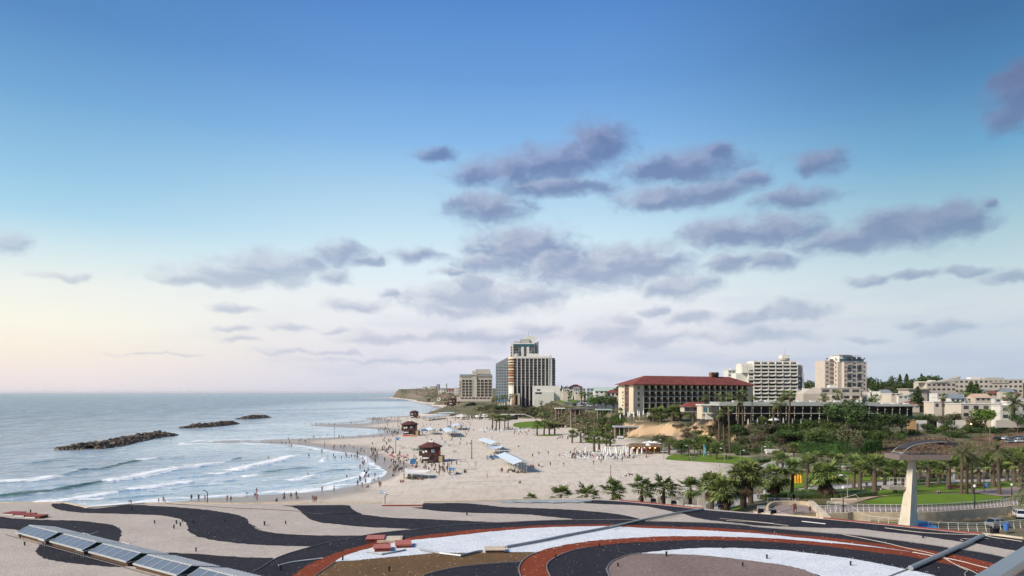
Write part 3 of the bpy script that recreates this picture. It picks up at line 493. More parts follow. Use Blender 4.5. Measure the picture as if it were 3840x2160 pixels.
edging(C_([(140,830),(112,740),(140,670),(200,620),(300,573)]), .1, 'edging on the left of the wide rust loop', EDG, .1); edging(C_([(425,830),(385,740),(390,690),(430,650),(520,600),(650,555),(800,525)]), .09, 'edging between rust loop and black loop', EDG, .11); edging(C_([(1000,830),(965,760),(970,720),(1010,670),(1080,635),(1180,600),(1290,585)]), .1, 'edging left of the pinkish grey centre', EDG, .12)
# skylights
GLZ = mat('skylight_glass', (.12, .15, .19), .3, .08, .8, spec=.6); GLD = mat('dark_end_glass', (.012, .045, .055), .08, .3, .6, spec=.6); MTL = mat('pale_sheet_metal', (.86, .82, .75), .6, .06, .7, spec=.2)
def skylight():
    t = thing('skylight', '', 'skylight', (0, 0, RZ)); Lx, Wy, rx, z0, z1, zb = 7.3, 3.7, 1.35, .42, 1.02, .40   # long side along x, glazed slope at y 0..rx
    MB().box(.15, Lx - .15, .2, Wy - .2, 0, z0 - .05).build('base_kerb', BRN, t)
    b = MB(); b.frust([(0, 0, z0 - .05), (Lx, 0, z0 - .05), (Lx, Wy, z0 - .05), (0, Wy, z0 - .05)], [(0, 0, z0 + .02), (Lx, 0, z0 + .02), (Lx, Wy, z0 + .02), (0, Wy, z0 + .02)])
    n = Vector((0, -(z1 - z0), rx)).normalized() * .06
    for k in range(6):
        x = .06 + k * (Lx - .12) / 5; p0, p1 = Vector((x, 0, z0 + .02)), Vector((x, rx, z1)); w = Vector((.04, 0, 0))
        b.frust([p0 - w, p0 + w, p1 + w, p1 - w], [p0 - w + n, p0 + w + n, p1 + w + n, p1 - w + n])
    b.box(0, Lx, rx - .06, rx + .1, z1, z1 + .08); b.box(0, Lx, -.04, .1, z0 + .02, z0 + .12)
    b.build('frame', mat('skylight_frame', (.42, .43, .42), .5, .08), t)
    for k in range(5):
        x0, x1 = .12 + k * (Lx - .12) / 5, (k + 1) * (Lx - .12) / 5; MB().quad((x0, .1, z0 + .07), (x1, .1, z0 + .07), (x1, rx - .06, z1 + .02), (x0, rx - .06, z1 + .02)).build('pane', GLZ, t)
    b = MB(); b.quad((-.1, rx, z1 + .09), (Lx + .15, rx, z1 + .09), (Lx + .15, Wy + .3, zb + .1), (-.1, Wy + .3, zb + .1)); b.quad((-.1, rx, z1 + .02), (-.1, Wy + .3, zb + .03), (Lx + .15, Wy + .3, zb + .03), (Lx + .15, rx, z1 + .02))
    b.quad((Lx + .15, rx, z1 + .02), (Lx + .15, Wy + .3, zb + .03), (Lx + .15, Wy + .3, zb + .1), (Lx + .15, rx, z1 + .09))
    for k in range(15): x = .2 + k * .5; b.frust([(x, rx, z1 + .09), (x + .05, rx, z1 + .09), (x + .05, Wy + .3, zb + .1), (x, Wy + .3, zb + .1)], [(x, rx, z1 + .13), (x + .05, rx, z1 + .13), (x + .05, Wy + .3, zb + .14), (x, Wy + .3, zb + .14)])
    b.build('metal_slope', MTL, t)
    for x in (-.002, Lx + .002):
        MB().quad((x, .08, z0 + .02), (x, Wy - .1, z0 + .02), (x, Wy + .1, zb), (x, rx, z1)).build('end_glass', GLD, t)
    MB().box(Lx - .02, Lx + .03, Wy * .52, Wy * .55, z0, z0 + .38).build('mullion', WHT, t)
    return t
sk = skylight(); sx0 = Vector((-55.3, 80.2)); sst = Vector((6.95, -4.92)); sang = math.atan2(sst.y, sst.x)
SKL = ['farthest glazed roof skylight with dark red gravel kerb', 'glazed skylight between two white access railings', 'middle glazed skylight with railings only at its far end', 'glazed skylight just before the one cut by the frame', 'skylight cut off by the bottom edge of the picture']
for k in range(5):
    p = sx0 + sst * k; o = sk if k == 0 else dup(sk, (0, 0, 0)); o.location = (p.x, p.y, RZ + .01); o.rotation_euler = (0, 0, sang); tag(o, SKL[k], 'skylight', 'row of glazed skylights on the roof')
def rail(pts, h, posts, r=.03, bars=2):
    b = MB()
    for p in posts: b.tube([p, Vector(p) + Vector((0, 0, h))], r, 5)
    for k in range(bars): b.tube([Vector(p) + Vector((0, 0, h * (1 - k * .45))) for p in pts], r, 5)
    return b
ux, uy = Vector((sst.x, sst.y, 0)).normalized(), Vector((-sst.y, sst.x, 0)).normalized()
for k, lab in ((0, 'between the first and second skylight'), (1, 'between the second and third skylight')):
    o = Vector((sx0.x, sx0.y, RZ)) + Vector((sst.x, sst.y, 0)) * k + ux * 7.4
    for s_, d0, lab2 in ((0, -.5, 'near'), (3.9, 0, 'far')):
        t = thing('access_railing', 'short white access railing %s, %s side' % (lab, lab2), 'railing', o + uy * s_, 0, 'access railings beside the skylights')
        a = [Vector((0, 0, 0)) + ux * (-.3 + .5 * i) + uy * d0 for i in range(4)]
        [MB().tube([p, p + Vector((0, 0, .6))], .02, 5).build('post', GRY, t) for p in a]
        b = MB(); b.tube([a[0] + Vector((0, 0, .6)), a[-1] + Vector((0, 0, .6)), a[-1] + uy * .9 + Vector((0, 0, .75))], .025, 5); b.build('top_rail', WHT, t)
pts = [Vector((sx0.x, sx0.y, RZ + .14)) + Vector((sst.x, sst.y, 0)) * (k * .25) - uy * .35 for k in range(-1, 20)]
tag(MB().tube(pts, .035, 5).build('drain_pipe', EDG), 'thin pale pipe running along the front of the skylights', 'pipe')
# hatches
def hatch(c, w, d, ang, lid, label, h=.34, tilt=0.0):
    t = thing('roof_hatch', label, 'hatch', (c.x, c.y, RZ + .03), ang, 'low hatches on the roof')
    MB().box(-w/2 + .12, w/2 - .12, -d/2 + .1, d/2 - .1, 0, h - .06).build('curb', BRN if lid is not REDL else RED, t)
    o = MB().box(-w/2, w/2, -d/2, d/2, h - .04, h + .05).build('lid', lid, t); o.rotation_euler.x = tilt
    b = MB(); b.box(-w/2 + .1, w/2 - .1, -d/2 - .012, -d/2, h - .03, h + .03); b.build('lid_edge', RED if lid is REDL else STONE, t)
for (x, y), lab in zip(A_([(142, 208), (247, 221), (355, 236)]), ('left', 'middle', 'right')):
    c = P(x, y, RZ); t = thing('roof_hatch', '%s one of three low red roof hatches with a pale front, far left' % lab, 'hatch', (c.x, c.y, RZ + .02), -.12, 'low hatches on the roof')
    MB().box(-1, 1, -.7, .7, 0, .26).build('curb', BRN, t); MB().box(-1.08, 1.08, -.78, .78, .26, .33).build('lid', RED, t); MB().box(-1.0, .35, -.725, -.705, .03, .22).build('white_front', WHT, t)
hatch(P(*B_([(1310, 458)])[0], RZ), 1.95, 2.2, .1, REDL, 'faded red hatch beside the beige tray on black gravel'); hatch(P(*B_([(1373, 548)])[0], RZ), 1.75, 2.0, .18, REDL, 'faded red hatch on the left tip of the white crescent'); hatch(P(*B_([(1577, 512)])[0], RZ), 1.7, 2.0, .18, REDL, 'tilted faded red hatch on white gravel, right of its twin', tilt=.07)
hatch(P(*B_([(2460, 566)])[0], RZ), 2.1, 1.7, .05, STONE, 'beige hatch between white crescent and brown field')
t = P(*B_([(1450, 455)])[0], RZ); MBt = MB(); MBt.box(-1.3, 1.3, -1.25, 1.25, 0, .22); MBt.box(-1.15, 1.15, -1.1, 1.1, .22, .25); o = MBt.build('roof_tray', STONE, None, False, (t.x, t.y, RZ + .03)); o.rotation_euler.z = .1; tag(o, 'low beige framed tray beside a faded red hatch', 'tray')
# vent pipes
proto = None; VP = A_([(295,190),(1493,293),(1704,297),(1763,277),(1742,318),(1680,340),(1893,562),(195,436),(238,505),(1865,293),(2172,273),(2555,308),(1270,163)]) + B_([(236,310),(441,298),(992,650),(1440,756),(390,745),(2192,215)]) + C_([(895,524),(1543,614),(1075,713),(2087,536),(2514,635),(2280,710),(473,628)]) + D_([(902,702),(1600,432),(92,636)])
VL = ['far left behind the red hatches','alone in the middle of the beige wave','in a group of four by the black wave, nearest corner','in a group of four, closest to the black edge','in a group of four, right of centre','in a group of four, lowest','beside scattered white stones','left of the first skylight','below the first skylight','on black gravel left of the bend','on black gravel before the bend','at the right bend of the black wave','on the black wave near the sea edge',
 'on beige gravel left of a second pipe','on beige gravel right of a second pipe','on the left tip of the white crescent','on the brown field','on black gravel below the ring','on beige gravel right of the notch','on the black loop, far part','on the edge of the pinkish centre','on the left of the pinkish centre','at the tip of the white sickle','on the right of the white sickle','right on the pinkish centre','between rust loop and black loop','low on the white sickle','on the beige strip at right','middle of the white sickle']
for (x, y), l in zip(VP, VL):
    c = P(x, y, RZ)
    if proto is None:
        proto = thing('vent_pipe', '', 'vent'); MB().tube([(0, 0, 0), (0, 0, .36)], .085, 8).build('pipe', DKM, proto); MB().tube([(0, 0, .36), (0, 0, .42)], .12, 8).build('cap', DKM, proto); o = proto
    else: o = dup(proto, (0, 0, 0))
    o.location = (c.x, c.y, RZ + .03); s = R.uniform(.85, 1.15); o.scale = (s, s, s); tag(o, 'small black vent pipe ' + l, 'vent', 'black vent pipes on the roof')
# long pipes, tarp, cables
def roofline(px, r, name, m, label, cat, z=.1, n=6, sub=5, wob=0.0):
    pts = smooth_line([P(x, y, RZ + z) for x, y in px], sub)
    for p in pts: p.x += R.uniform(-wob, wob); p.y += R.uniform(-wob, wob)
    return tag(MB().tube(pts, r, n).build(name, m), label, cat)
roofline(C_([(0,515),(340,454),(600,400),(1000,324),(1330,252),(1640,190),(1900,152)]), .14, 'roof_pipe', GRY, 'long grey pipe crossing the white crescent to the far roof edge', 'pipe', .2)
roofline(C_([(1000,322),(1330,249),(1640,187)]), .07, 'roof_pipe', mat('pale_pipe', (.33, .36, .35), .5), 'thinner pale pipe lying on the long grey pipe', 'pipe', .42)
roofline(D_([(1480,722),(1900,538),(2180,408)]), .24, 'roof_pipe', GRY, 'thick grey pipe across the rust loop on the right', 'pipe', .3, 8); roofline(D_([(1100,880),(1300,790),(1480,722)]), .06, 'roof_pipe', GRY, 'thin grey pipe joining the thick pipe at bottom right', 'pipe', .12)
roofline(B_([(1740,538),(1930,578),(2130,602),(2290,562),(2340,555)]), .12, 'roof_pipe', GRY, 'bent grey pipe between white crescent and brown field', 'pipe', .16, sub=1); roofline(B_([(1220,562),(1370,588),(1500,565),(1600,545)]), .08, 'roof_pipe', GRY, 'bent grey pipe below the twin red hatches', 'pipe', .12, sub=1); roofline(B_([(2490,530),(2600,512)]), .08, 'roof_pipe', GRY, 'grey pipe end right of the beige hatch', 'pipe', .12, sub=1)
roofline(D_([(430,270),(660,295)]), .05, 'roof_pipe', WHT, 'short white pipe on the black strip by the far edge', 'pipe', .1, sub=1)
roofline(B_([(370,695),(520,660),(800,625)]), .05, 'roof_pipe', WHT, 'pale chipped pipe on the black ring at left', 'pipe', .1, wob=.03)
me = flat_poly([P(x, y, RZ + .05) for x, y in B_([(2480,75),(2576,72)]) + C_([(300,62),(820,58),(825,76),(690,88),(520,86),(360,94),(150,90),(0,92)])]); me.materials.append(mat('tarpaulin', (.30, .34, .35), .5, .25, 1.2)); tag(link('tarpaulin', me), 'grey plastic sheet lying along the beach side roof edge', 'tarpaulin')
roofline(C_([(60,82),(200,92),(350,86),(480,95),(620,88),(690,93),(760,76),(830,72)]), .035, 'cable', DKM, 'dark cable lying on the grey plastic sheet', 'cable', .1)
roofline(A_([(1600,97),(1850,114),(2100,131),(2400,148)]) + B_([(100,146),(300,156),(580,173),(620,181),(700,193),(900,199),(1130,186)]), .03, 'cable', DKM, 'dark cable crossing beige and black gravel near the sea edge', 'cable', .06)
WCB = mat('pale_cable', (.5, .45, .38), .6)
roofline(D_([(-300,262),(0,278),(300,312)]), .025, 'cable', WCB, 'pale cable on the long black strip', 'cable', .06); roofline(D_([(820,396),(1200,470),(1430,525),(1720,590),(1900,680),(2050,740),(2160,799),(2220,840)]), .03, 'cable', WCB, 'pale cable running over the rust loop to the lower right', 'cable', .1, wob=.05)
roofline(D_([(1230,333),(1600,378),(2000,398),(2170,402),(2280,425),(2450,448),(2560,465)]), .035, 'cable', WCB, 'pale cable lying along the red coping', 'cable', .08, wob=.05); roofline(D_([(1990,460),(1960,448),(1985,437),(2040,440),(2100,432),(2160,438),(2230,436)]), .025, 'cable', WCB, 'curled pale cable end beside the thick pipe', 'cable', .08)
roofline(D_([(1850,525),(1860,560),(1830,578),(1790,580),(1800,610),(1900,680),(2000,730),(2030,745),(2005,770),(2010,799)]), .028, 'cable', WCB, 'looped pale cable hanging from the thick pipe', 'cable', .12)
roofline(D_([(1500,568),(1900,640),(2160,705),(2330,745)]), .03, 'garden_edging', WHT, 'faint white line splitting the rust band', 'edging', .075)
roofline(C_([(2060,243),(2220,255),(2576,290)]), .02, 'cable', WCB, 'thin pale cable end on the black strip by the plaza', 'cable', .06)
# floodlights on the far edge
fp = None
for (x, y), l in zip(C_([(1412, 88), (1610, 108), (2065, 146), (2447, 190), (2570, 200)]) + D_([(2275, 395)]), ('by the third row palm', 'before the white pillars', 'before the tall palms', 'left of the plaza', 'before the plaza walkers', 'at the far right corner')):
    c = P(x, y, RZ)
    if fp is None:
        fp = thing('floodlight', '', 'floodlight'); MB().box(-.42, .42, -.2, .2, .12, .72).build('housing', DKM, fp); MB().box(-.36, .36, -.24, -.2, .18, .66).build('lens', mat('black_glass', (.01, .01, .012), .15), fp); MB().box(-.5, -.44, -.06, .06, 0, .5).box(.44, .5, -.06, .06, 0, .5).box(-.5, .5, -.06, .06, -.02, .04).build('bracket', DKM, fp); o = fp
    else: o = dup(fp, (0, 0, 0))
    o.location = (c.x, c.y - .3, RZ + .05); o.scale = (.8, .8, .8) if l != 'at the far right corner' else (1, 1, 1); o.rotation_euler.z = R.uniform(-.2, .2); tag(o, 'black floodlight on the roof edge ' + l, 'floodlight', 'floodlights along the roof edge')
# the balcony rail close to the camera
t = thing('balcony_railing', 'blurred grey metal handrail over a beige wall, close at lower right', 'railing', (0, 0, 26.0))
a, c = Vector((.5, 1.99, .925)), Vector((6.0, 7.17, .925)); d = (c - a).normalized(); s_ = Vector((d.y, -d.x, 0))
b = MB(); b.frust([a - s_*.05, a + s_*.05, c + s_*.05, c - s_*.05], [p + Vector((0, 0, .055)) for p in (a - s_*.05, a + s_*.05, c + s_*.05, c - s_*.05)]); b.build('handrail', mat('brushed_metal', (.30, .33, .32), .35, .05, metal=.5), t)
b = MB(); o_ = s_ * .06; a2, c2 = a + s_ * .09, c + s_ * .09; b.frust([Vector((p.x, p.y, -.6)) for p in (a2 - o_, a2 + o_, c2 + o_, c2 - o_)], [Vector((p.x, p.y, .9)) for p in (a2 - o_, a2 + o_, c2 + o_, c2 - o_)]); b.build('low_wall', STONE, t)
for k in range(6): p = a.lerp(c, (k + .5) / 6); MB().box(p.x - .02, p.x + .02, p.y - .02, p.y + .02, .6, .9).build('post', GRY, t)
# ------------------------------------------------------------------ buildings
CREAM = mat('cream_render', (.50, .44, .335), .85, .07, .15); WRND = mat('white_render', (.56, .545, .50), .85, .07, .2); GRND = mat('grey_render', (.36, .345, .31), .85, .08, .2); PINK = mat('pinkish_stone', (.46, .40, .345), .85, .07, .25); BEIGE = mat('beige_stone', (.42, .38, .325), .85, .08, .25)
TERRA = mat('terracotta_tiles', (.185, .052, .040), .8, .3, .35, bump=.4, bscale=3); GLS = mat('window_glass', (.022, .028, .034), .12, .5, .15, col2=(.05, .06, .07), spec=.6, objrand=.5); GLB = mat('blue_glass', (.05, .11, .14), .1, .4, .1, spec=.6, objrand=.3); TEAL = mat('teal_glass', (.01, .07, .08), .1, .3, .1, spec=.6)
CUR = mat('curtained_glass', (.17, .155, .13), .5, .3, .4, objrand=.5)
DGL = mat('dark_glazing', (.022, .022, .021), .35, .5, .2, spec=.25, objrand=.4)
DRK = mat('dark_render', (.03, .03, .03), .8, .3); LMP = mat('lit_lamp', (1, .8, .5), .5, emit=(1, .72, .38, .6)); RAILM = mat('dark_railing', (.035, .035, .036), .6, .2); WFR = mat('pale_window_frame', (.42, .42, .40), .6, .05); BROWNW = mat('brown_panel', (.14, .07, .05), .7, .3, .3); GREY2 = mat('bluish_grey_panel', (.20, .225, .245), .5, .1, .1); ORNG = mat('orange_panel', (.36, .17, .085), .5, .25, .2)
def unit_window(name, fr, gl, fw=.07):
    b = MB(); b.k = 0; b.box(0, 1, -.06, 0, 0, fw).box(0, 1, -.06, 0, 1 - fw, 1).box(0, fw, -.06, 0, fw, 1 - fw).box(1 - fw, 1, -.06, 0, fw, 1 - fw).box(.5 - fw / 3, .5 + fw / 3, -.05, 0, fw, 1 - fw)
    b.quad((0, -.02, 0), (1, -.02, 0), (1, -.02, 1), (0, -.02, 1), mi=1); return b.mesh(name, [fr, gl])
WIN = {'w': unit_window('window', WFR, GLS), 'd': unit_window('window', DRK, GLS, .05), 'b': unit_window('window', WFR, GLB, .05), 'n': unit_window('window', BROWNW, GLS, .06)}
def windows(par, kind, xs, zs, w, h, y=0.0, side=None):
    for z in zs:
        for x in xs:
            o = link('window', WIN[kind], par); o.scale = (w, 1, h)
            if side is None: o.location = (x - w / 2, y, z)
            else: o.location = (side, x + w / 2, z); o.rotation_euler.z = -math.pi / 2       # on the end wall that faces -x
def bays(par, xs, zs, fh, depth, wall, glass, railm, fin=.3, slab=.3, rail_h=1.0, fins=True, railname='balcony', lamp=None, y=0.0, shared=None, railbox=None):
    """open balcony grid in front of a glass wall: xs bay limits, zs storey floors"""
    w = xs[1] - xs[0]
    gm = MB().box(0, 1, 0, .08, 0, 1).mesh('window', glass); gm2 = MB().box(0, 1, 0, .08, 0, 1).box(.08, .46, -.05, -.01, .05, .95).mesh('window', [glass, CUR]); gm2.polygons.foreach_set('material_index', [0] * 6 + [1] * 6); rm = (railbox or MB().box(0, 1, -.05, 0, 0, 1)).mesh(railname, railm)
    lm = MB().box(-.16, .16, -.2, 0, 0, .5).mesh('wall_lamp', LMP) if lamp else None
    for k, z in enumerate(zs):
        b = MB(); b.box(xs[0] - fin/2, xs[-1] + fin/2, y - .1, y + depth, z - slab, z); b.build('floor_slab', wall, par)
        for i in range(len(xs) - 1):
            x0, x1 = xs[i], xs[i+1]
            o = link('window', gm2 if R.random() < .3 else gm, par, (x0 + fin/2, y + depth - .1, z)); o.scale = (x1 - x0 - fin, 1, fh - slab)
            if rail_h: o = link(railname, rm, par, (x0 + fin/2, y, z)); o.scale = (x1 - x0 - fin, 1, rail_h)
            if lm: link('wall_lamp', lm, par, (x1 - .25, y - .02, z + fh * .62))
    if fins:
        for x in xs: MB().box(x - fin/2, x + fin/2, y - .25, y + depth, zs[0] - slab, zs[-1] + fh).build('fin', wall, par)
# --- red roofed resort hotel on the bluff
hx, hy, hz = Q(2375, 1549, 430); hang = math.atan2(45, 86.5); HL, HD = 97.5, 15.0
hotel = thing('resort_hotel', 'cream hotel with hipped red roof and rows of dark balconies', 'hotel', (hx, hy, 15.5), hang)
bx = [7.6 + i * (93 - 7.6) / 18 for i in range(19)]; zf = 15.5
MB().box(0, 7.45, 0, HD, 0, 17.6).box(93.2, HL, 0, HD, 0, 17.6).box(7.45, 93.2, 2.0, HD, 3.4, 17.6).box(7.45, 93.2, 4, HD, 0, 3.4).build('wall', CREAM, hotel)
MB().box(-.3, .0, 4.4, 8.4, 0, 17.4).build('brown_bay', BROWNW, hotel)
bays(hotel, bx, [6.9, 10.4, 13.9], 3.5, 2.0, CREAM, DGL, RAILM, fin=.55, slab=.4, rail_h=1.2, lamp=True)
bays(hotel, bx[:12], [3.4], 3.1, 1.9, CREAM, DGL, RAILM, fin=.4, slab=.35, rail_h=0)
MB().box(7.5, 93, 3.7, 3.95, 0, 3.05).build('ground_floor_glazing', DRK, hotel); MB().box(7.45, 93.2, -1.2, 4, 3.05, 3.39).build('canopy', CREAM, hotel)
windows(hotel, 'n', [3.9], [4.2, 7.7, 11.2, 14.7], 1.5, 2.0); windows(hotel, 'n', [6.4], [1.0, 4.2, 7.7, 11.2, 14.4], 2.6, 2.6, side=-.3)
b = MB(); ov = 2.2; e = [(-ov, -ov, 17.6), (HL + ov, -ov, 17.6), (HL + ov, HD + ov, 17.6), (-ov, HD + ov, 17.6)]; r = [(14, HD/2, 23.2), (HL - 14, HD/2, 23.2)]
b.quad(e[0], e[1], r[1], r[0]); b.quad(e[2], e[3], r[0], r[1]); b.quad(e[3], e[0], r[0]); b.quad(e[1], e[2], r[1]); b.quad(*e[::-1]); b.box(-ov - .1, HL + ov + .1, -ov - .12, -ov, 17.35, 17.75)
rf = b.build('roof', TERRA, hotel)
for x in (68.5, 72.5): o = MB().box(-1.1, 1.1, -1.1, 1.1, 0, 3.6).box(-1.35, 1.35, -1.35, 1.35, 2.2, 2.6).build('chimney', mat('brick', (.22, .10, .06), .9, .2, 1) if x < 70 else DRK, rf); o.location = (x, HD/2, 22.4)
b = MB()
for k, z in enumerate((15.6, 12.4, 10.4, 8.6, 6.4, 4.4)): b.box(-.08, -.01, 9.8, 10.5 + .5 * (k % 2), z, z + 1.1)
b.build('sign_lettering', DRK, hotel)
# --- low two storey wing
def wing(pxl, pxr, ytop, ybase, Y, storeys, label, n):
    a, c = Q(pxl, ybase, Y), Q(pxr, ybase, Y); L = c.x - a.x; H = (ybase - ytop) * Y / F; t = thing('hotel_wing', label, 'hotel wing', (a.x, Y, a.z - .4)); H += .4
    fa = 1.7 if storeys > 1 else 1.0; fh = (H - fa) / storeys; xs = [i * L / n for i in range(n + 1)]
    MB().box(0, L, 2.4, 14, 0, H - fa).build('wall', DRK, t); MB().box(-.6, L + .6, -1.2, 14.5, H - fa, H).build('roof', mat('white_fascia', (.31, .33, .31), .8, .1, .1), t)
    b = MB(); [b.box(x, x + w, 4 + k % 3 * 2, 6 + k % 3 * 2, H, H + .7) for k, (x, w) in enumerate([(L * f, 2.2) for f in (.1, .24, .33, .52, .61, .78, .9)])]; b.build('roof_unit', mat('pale_roof_gear', (.5, .5, .48)), t)
    gm = MB().box(.4, .6, -.3, 0, 0, 1).mesh('column', mat('grey_column', (.30, .29, .26))); wm = MB().box(.05, .95, 0, .08, .02, .96).mesh('window', DGL); lm = MB().box(-.1, .1, -.2, 0, 0, .35).mesh('wall_lamp', LMP)
    for s_ in range(storeys):
        if s_: MB().box(-.3, L + .3, -.6, 2.4, s_ * fh - .2, s_ * fh).build('floor_slab', mat('pale_slab', (.45, .44, .41)), t)
        for i in range(n):
            o = link('window', wm, t, (xs[i], 2.3, s_ * fh)); o.scale = (L / n, 1, fh - .2)
            o = link('column', gm, t, (xs[i] - .6, .6, s_ * fh)); o.scale = (1.2, 1, fh - .2); link('wall_lamp', lm, t, (xs[i], .22, s_ * fh + fh * .66))
    return t
wing(2700, 3292, 1508, 1574, 326, 2, 'long low black and white hotel wing behind palms and folded parasols', 19)
wing(3208, 3432, 1516, 1558, 352, 1, 'single storey white roofed wing half hidden by dark trees', 8)
t = Q(2632, 1567, 340); ent = thing('pavilion', 'cream corner pavilion with outside stairs, left of the low wing', 'pavilion', (t.x, 340, t.z - .6)); LX_ = 73 * 340 / F
MB().box(0, LX_, 0, 9, 0, 6.4).build('wall', CREAM, ent); MB().box(-.5, LX_ + .5, -.6, 9.5, 6.4, 7.0).build('roof', WRND, ent); windows(ent, 'b', [1.6, 4.2], [3.0], 2.1, 2.7); MB().box(-.2, LX_ + .2, -2.2, 0, 2.5, 2.75).build('terrace', WRND, ent)
b = MB(); [b.box(1.0 + i * .5, 1.5 + i * .5, -2.9, -2.0, 0, 2.5 - i * .3) for i in range(8)]; b.build('stairs', WRND, ent)
MB().tube([(0, -2.9, 3.4), (1, -2.9, 3.4), (5, -2.9, 1.1)], .07, 5).build('handrail', WHT, ent)
t = Q(2565, 1545, 352); lob = thing('lobby', 'low lobby with a red tiled roof beside the cream pavilion', 'building', (t.x, 352, t.z)); MB().box(0, 10, 0, 8, 0, 2.6).build('wall', BEIGE, lob)
b = MB(); b.frust([(-.8, -1, 2.6), (10.6, -1, 2.6), (10.6, 9, 2.6), (-.8, 9, 2.6)], [(3.2, 3, 4.8), (9.6, 3, 4.8), (9.6, 5, 4.8), (3.2, 5, 4.8)]); b.build('roof', TERRA, lob); MB().box(.4, 9.4, -.06, 0, .3, 2.2).build('glazing', GLS, lob)
# --- stepped white apartment block
S = 600 / F; zt = lambda y, Y=600: CZ - (y - HY) * Y / F
SWH = mat('soft_white_render', (.58, .56, .50), .85, .07, .15)
step = thing('apartment_block', 'stepped white apartment block with rows of boxy balconies', 'apartment block', (0, 600, 0)); step.location.x = (2828 - CX) * S; step.location.z = 18
hX = lambda px: (px - 2828) * S; hZ = lambda y: zt(y) - 18
MB().box(hX(2828), hX(2991), 2.2, 18, 0, hZ(1353)).box(hX(2785), hX(2828), 4, 18, 0, hZ(1362)).box(hX(2808), hX(2828), .8, 4, 0, hZ(1372)).box(hX(2785), hX(2806), 1.5, 4, hZ(1398), hZ(1368)).box(hX(2766), hX(2785), 4, 18, 0, hZ(1399)).build('wall', SWH, step)
xs = [hX(2828 + k * 27.2) for k in range(7)]; fl = [hZ(y) for y in (1504, 1490.6, 1477.2, 1463.8, 1450.4, 1437, 1423.6, 1410.2, 1396.8, 1383.4, 1370)]
rb = MB().box(0, 1, -.9, -.78, -.25, 1).box(.72, 1, -1.6, -.9, .1, 1.5).box(0, .02, -.9, 0, 0, 1); rl = MB().box(0, 1, -.12, 0, -.1, 1.0)
for k, z in enumerate(fl):
    white = k in (0, 2, 3, 5, 7, 9) and k < 9
    bays(step, xs, [z], 2.95, 2.2, WRND if white else SWH, GLS, WRND if white else SWH, fin=.32, slab=.3, rail_h=1.0, railbox=rb if white else rl)
for k, z in enumerate(fl[3:9]): windows(step, 'd', [hX(2818)], [z + .6], 3.4, 1.4, y=.75)
for z in fl[6:9:2]: MB().box(hX(2802), hX(2828), -.6, .7, z - .3, z + .9).build('balcony', WRND, step)
MB().box(hX(2940), hX(2968), 4, 12, hZ(1353), hZ(1330)).build('roof_house', SWH, step); MB().prism([(hX(2948) + 4.4 * math.cos(a), 5 + 3.4 * math.sin(a)) for a in [k * math.pi / 6 for k in range(12)]], hZ(1351), hZ(1343)).build('round_lounge', GRND, step); MB().tube([(hX(2951), 6, hZ(1330)), (hX(2951), 6, hZ(1312))], .14, 5).build('antenna', GRY, step)
MB().box(hX(2991), hX(3016), 3, 18, 0, hZ(1368)).build('end_wall', PINK, step); MB().box(hX(2993), hX(3012), 2.7, 2.98, hZ(1464), hZ(1411)).build('teal_glazing', TEAL, step); MB().box(hX(3013), hX(3020), 2.4, 18, 0, hZ(1400)).build('end_pier', WRND, step)
for k in range(4): MB().box(hX(2991), hX(3002), .6, 2.7, hZ(1462) + k * 3.6, hZ(1462) + .9 + k * 3.6).build('balcony', WRND, step)
# --- generic blocks
HH = {}
def block(name, label, cat, pxl, pxr, ytop, ybase, Y, depth, wall, cols=0, rows=0, wk='w', wf=.6, hf=.5, roof='flat', rz=0.0, base=None, group=None, sideon=False, roofm=None, z0f=.12):
    if Y > 1400: Y = min(5000, max(1200, PG((pxl + pxr) / 2, ybase).y))
    a, c = Q(pxl, ybase, Y), Q(pxr, ybase, Y); L = c.x - a.x; zb = min(a.z, gz((a.x + c.x) / 2, Y + 2)) - 1.0 if base is None else base; zt_ = CZ - (ytop - HY) * Y / F; H = zt_ - zb
    t = thing(name, label, cat, (a.x, Y, zb), rz, group); MB().box(0, L, 0, depth, 0, H).build('wall', wall, t); vis = (ybase - ytop) * Y / F; z0 = H - vis
    if roof == 'hip':
        r = min(L, depth) * .5; h = r * .5; MB().frust([(-.7, -.7, H), (L + .7, -.7, H), (L + .7, depth + .7, H), (-.7, depth + .7, H)], [(r * .9, r * .9, H + h), (L - r * .9, r * .9, H + h), (L - r * .9, depth - r * .9, H + h), (r * .9, depth - r * .9, H + h)] if L > depth * 1.0 else [(r * .9, r * .9, H + h), (L - r * .9, r * .9, H + h), (L - r * .9, depth - r * .9, H + h), (r * .9, depth - r * .9, H + h)]).build('roof', roofm or TERRA, t)
    elif roof == 'gable':
        b = MB(); h = depth * .28; b.quad((-.5, -.6, H), (L + .5, -.6, H), (L + .5, depth / 2, H + h), (-.5, depth / 2, H + h)); b.quad((L + .5, depth + .6, H), (-.5, depth + .6, H), (-.5, depth / 2, H + h), (L + .5, depth / 2, H + h)); b.quad((0, 0, H), (0, depth / 2, H + h - .1), (0, depth, H)); b.quad((L, 0, H), (L, depth, H), (L, depth / 2, H + h - .1)); b.build('roof', roofm or TERRA, t)
    else:
        MB().box(-.2, L + .2, -.2, depth + .2, H, H + .35).build('roof', roofm or WRND, t)
        if vis > 5 and R.random() < .8: MB().box(L * .3, L * .45, depth * .3, depth * .6, H + .35, H + 2).build('roof_unit', WRND, t)
    HH[t.name] = H
    if cols and rows:
        cw, ch = L / cols, vis / rows; windows(t, wk, [(i + .5) * cw for i in range(cols)], [z0 + (k + z0f + (1 - hf - z0f) * .5) * ch for k in range(rows)], cw * wf, ch * hf)
        if sideon: windows(t, wk, [depth * .3, depth * .7], [z0 + (k + .3) * ch for k in range(rows)], depth * .2, ch * hf, side=0)
    return t
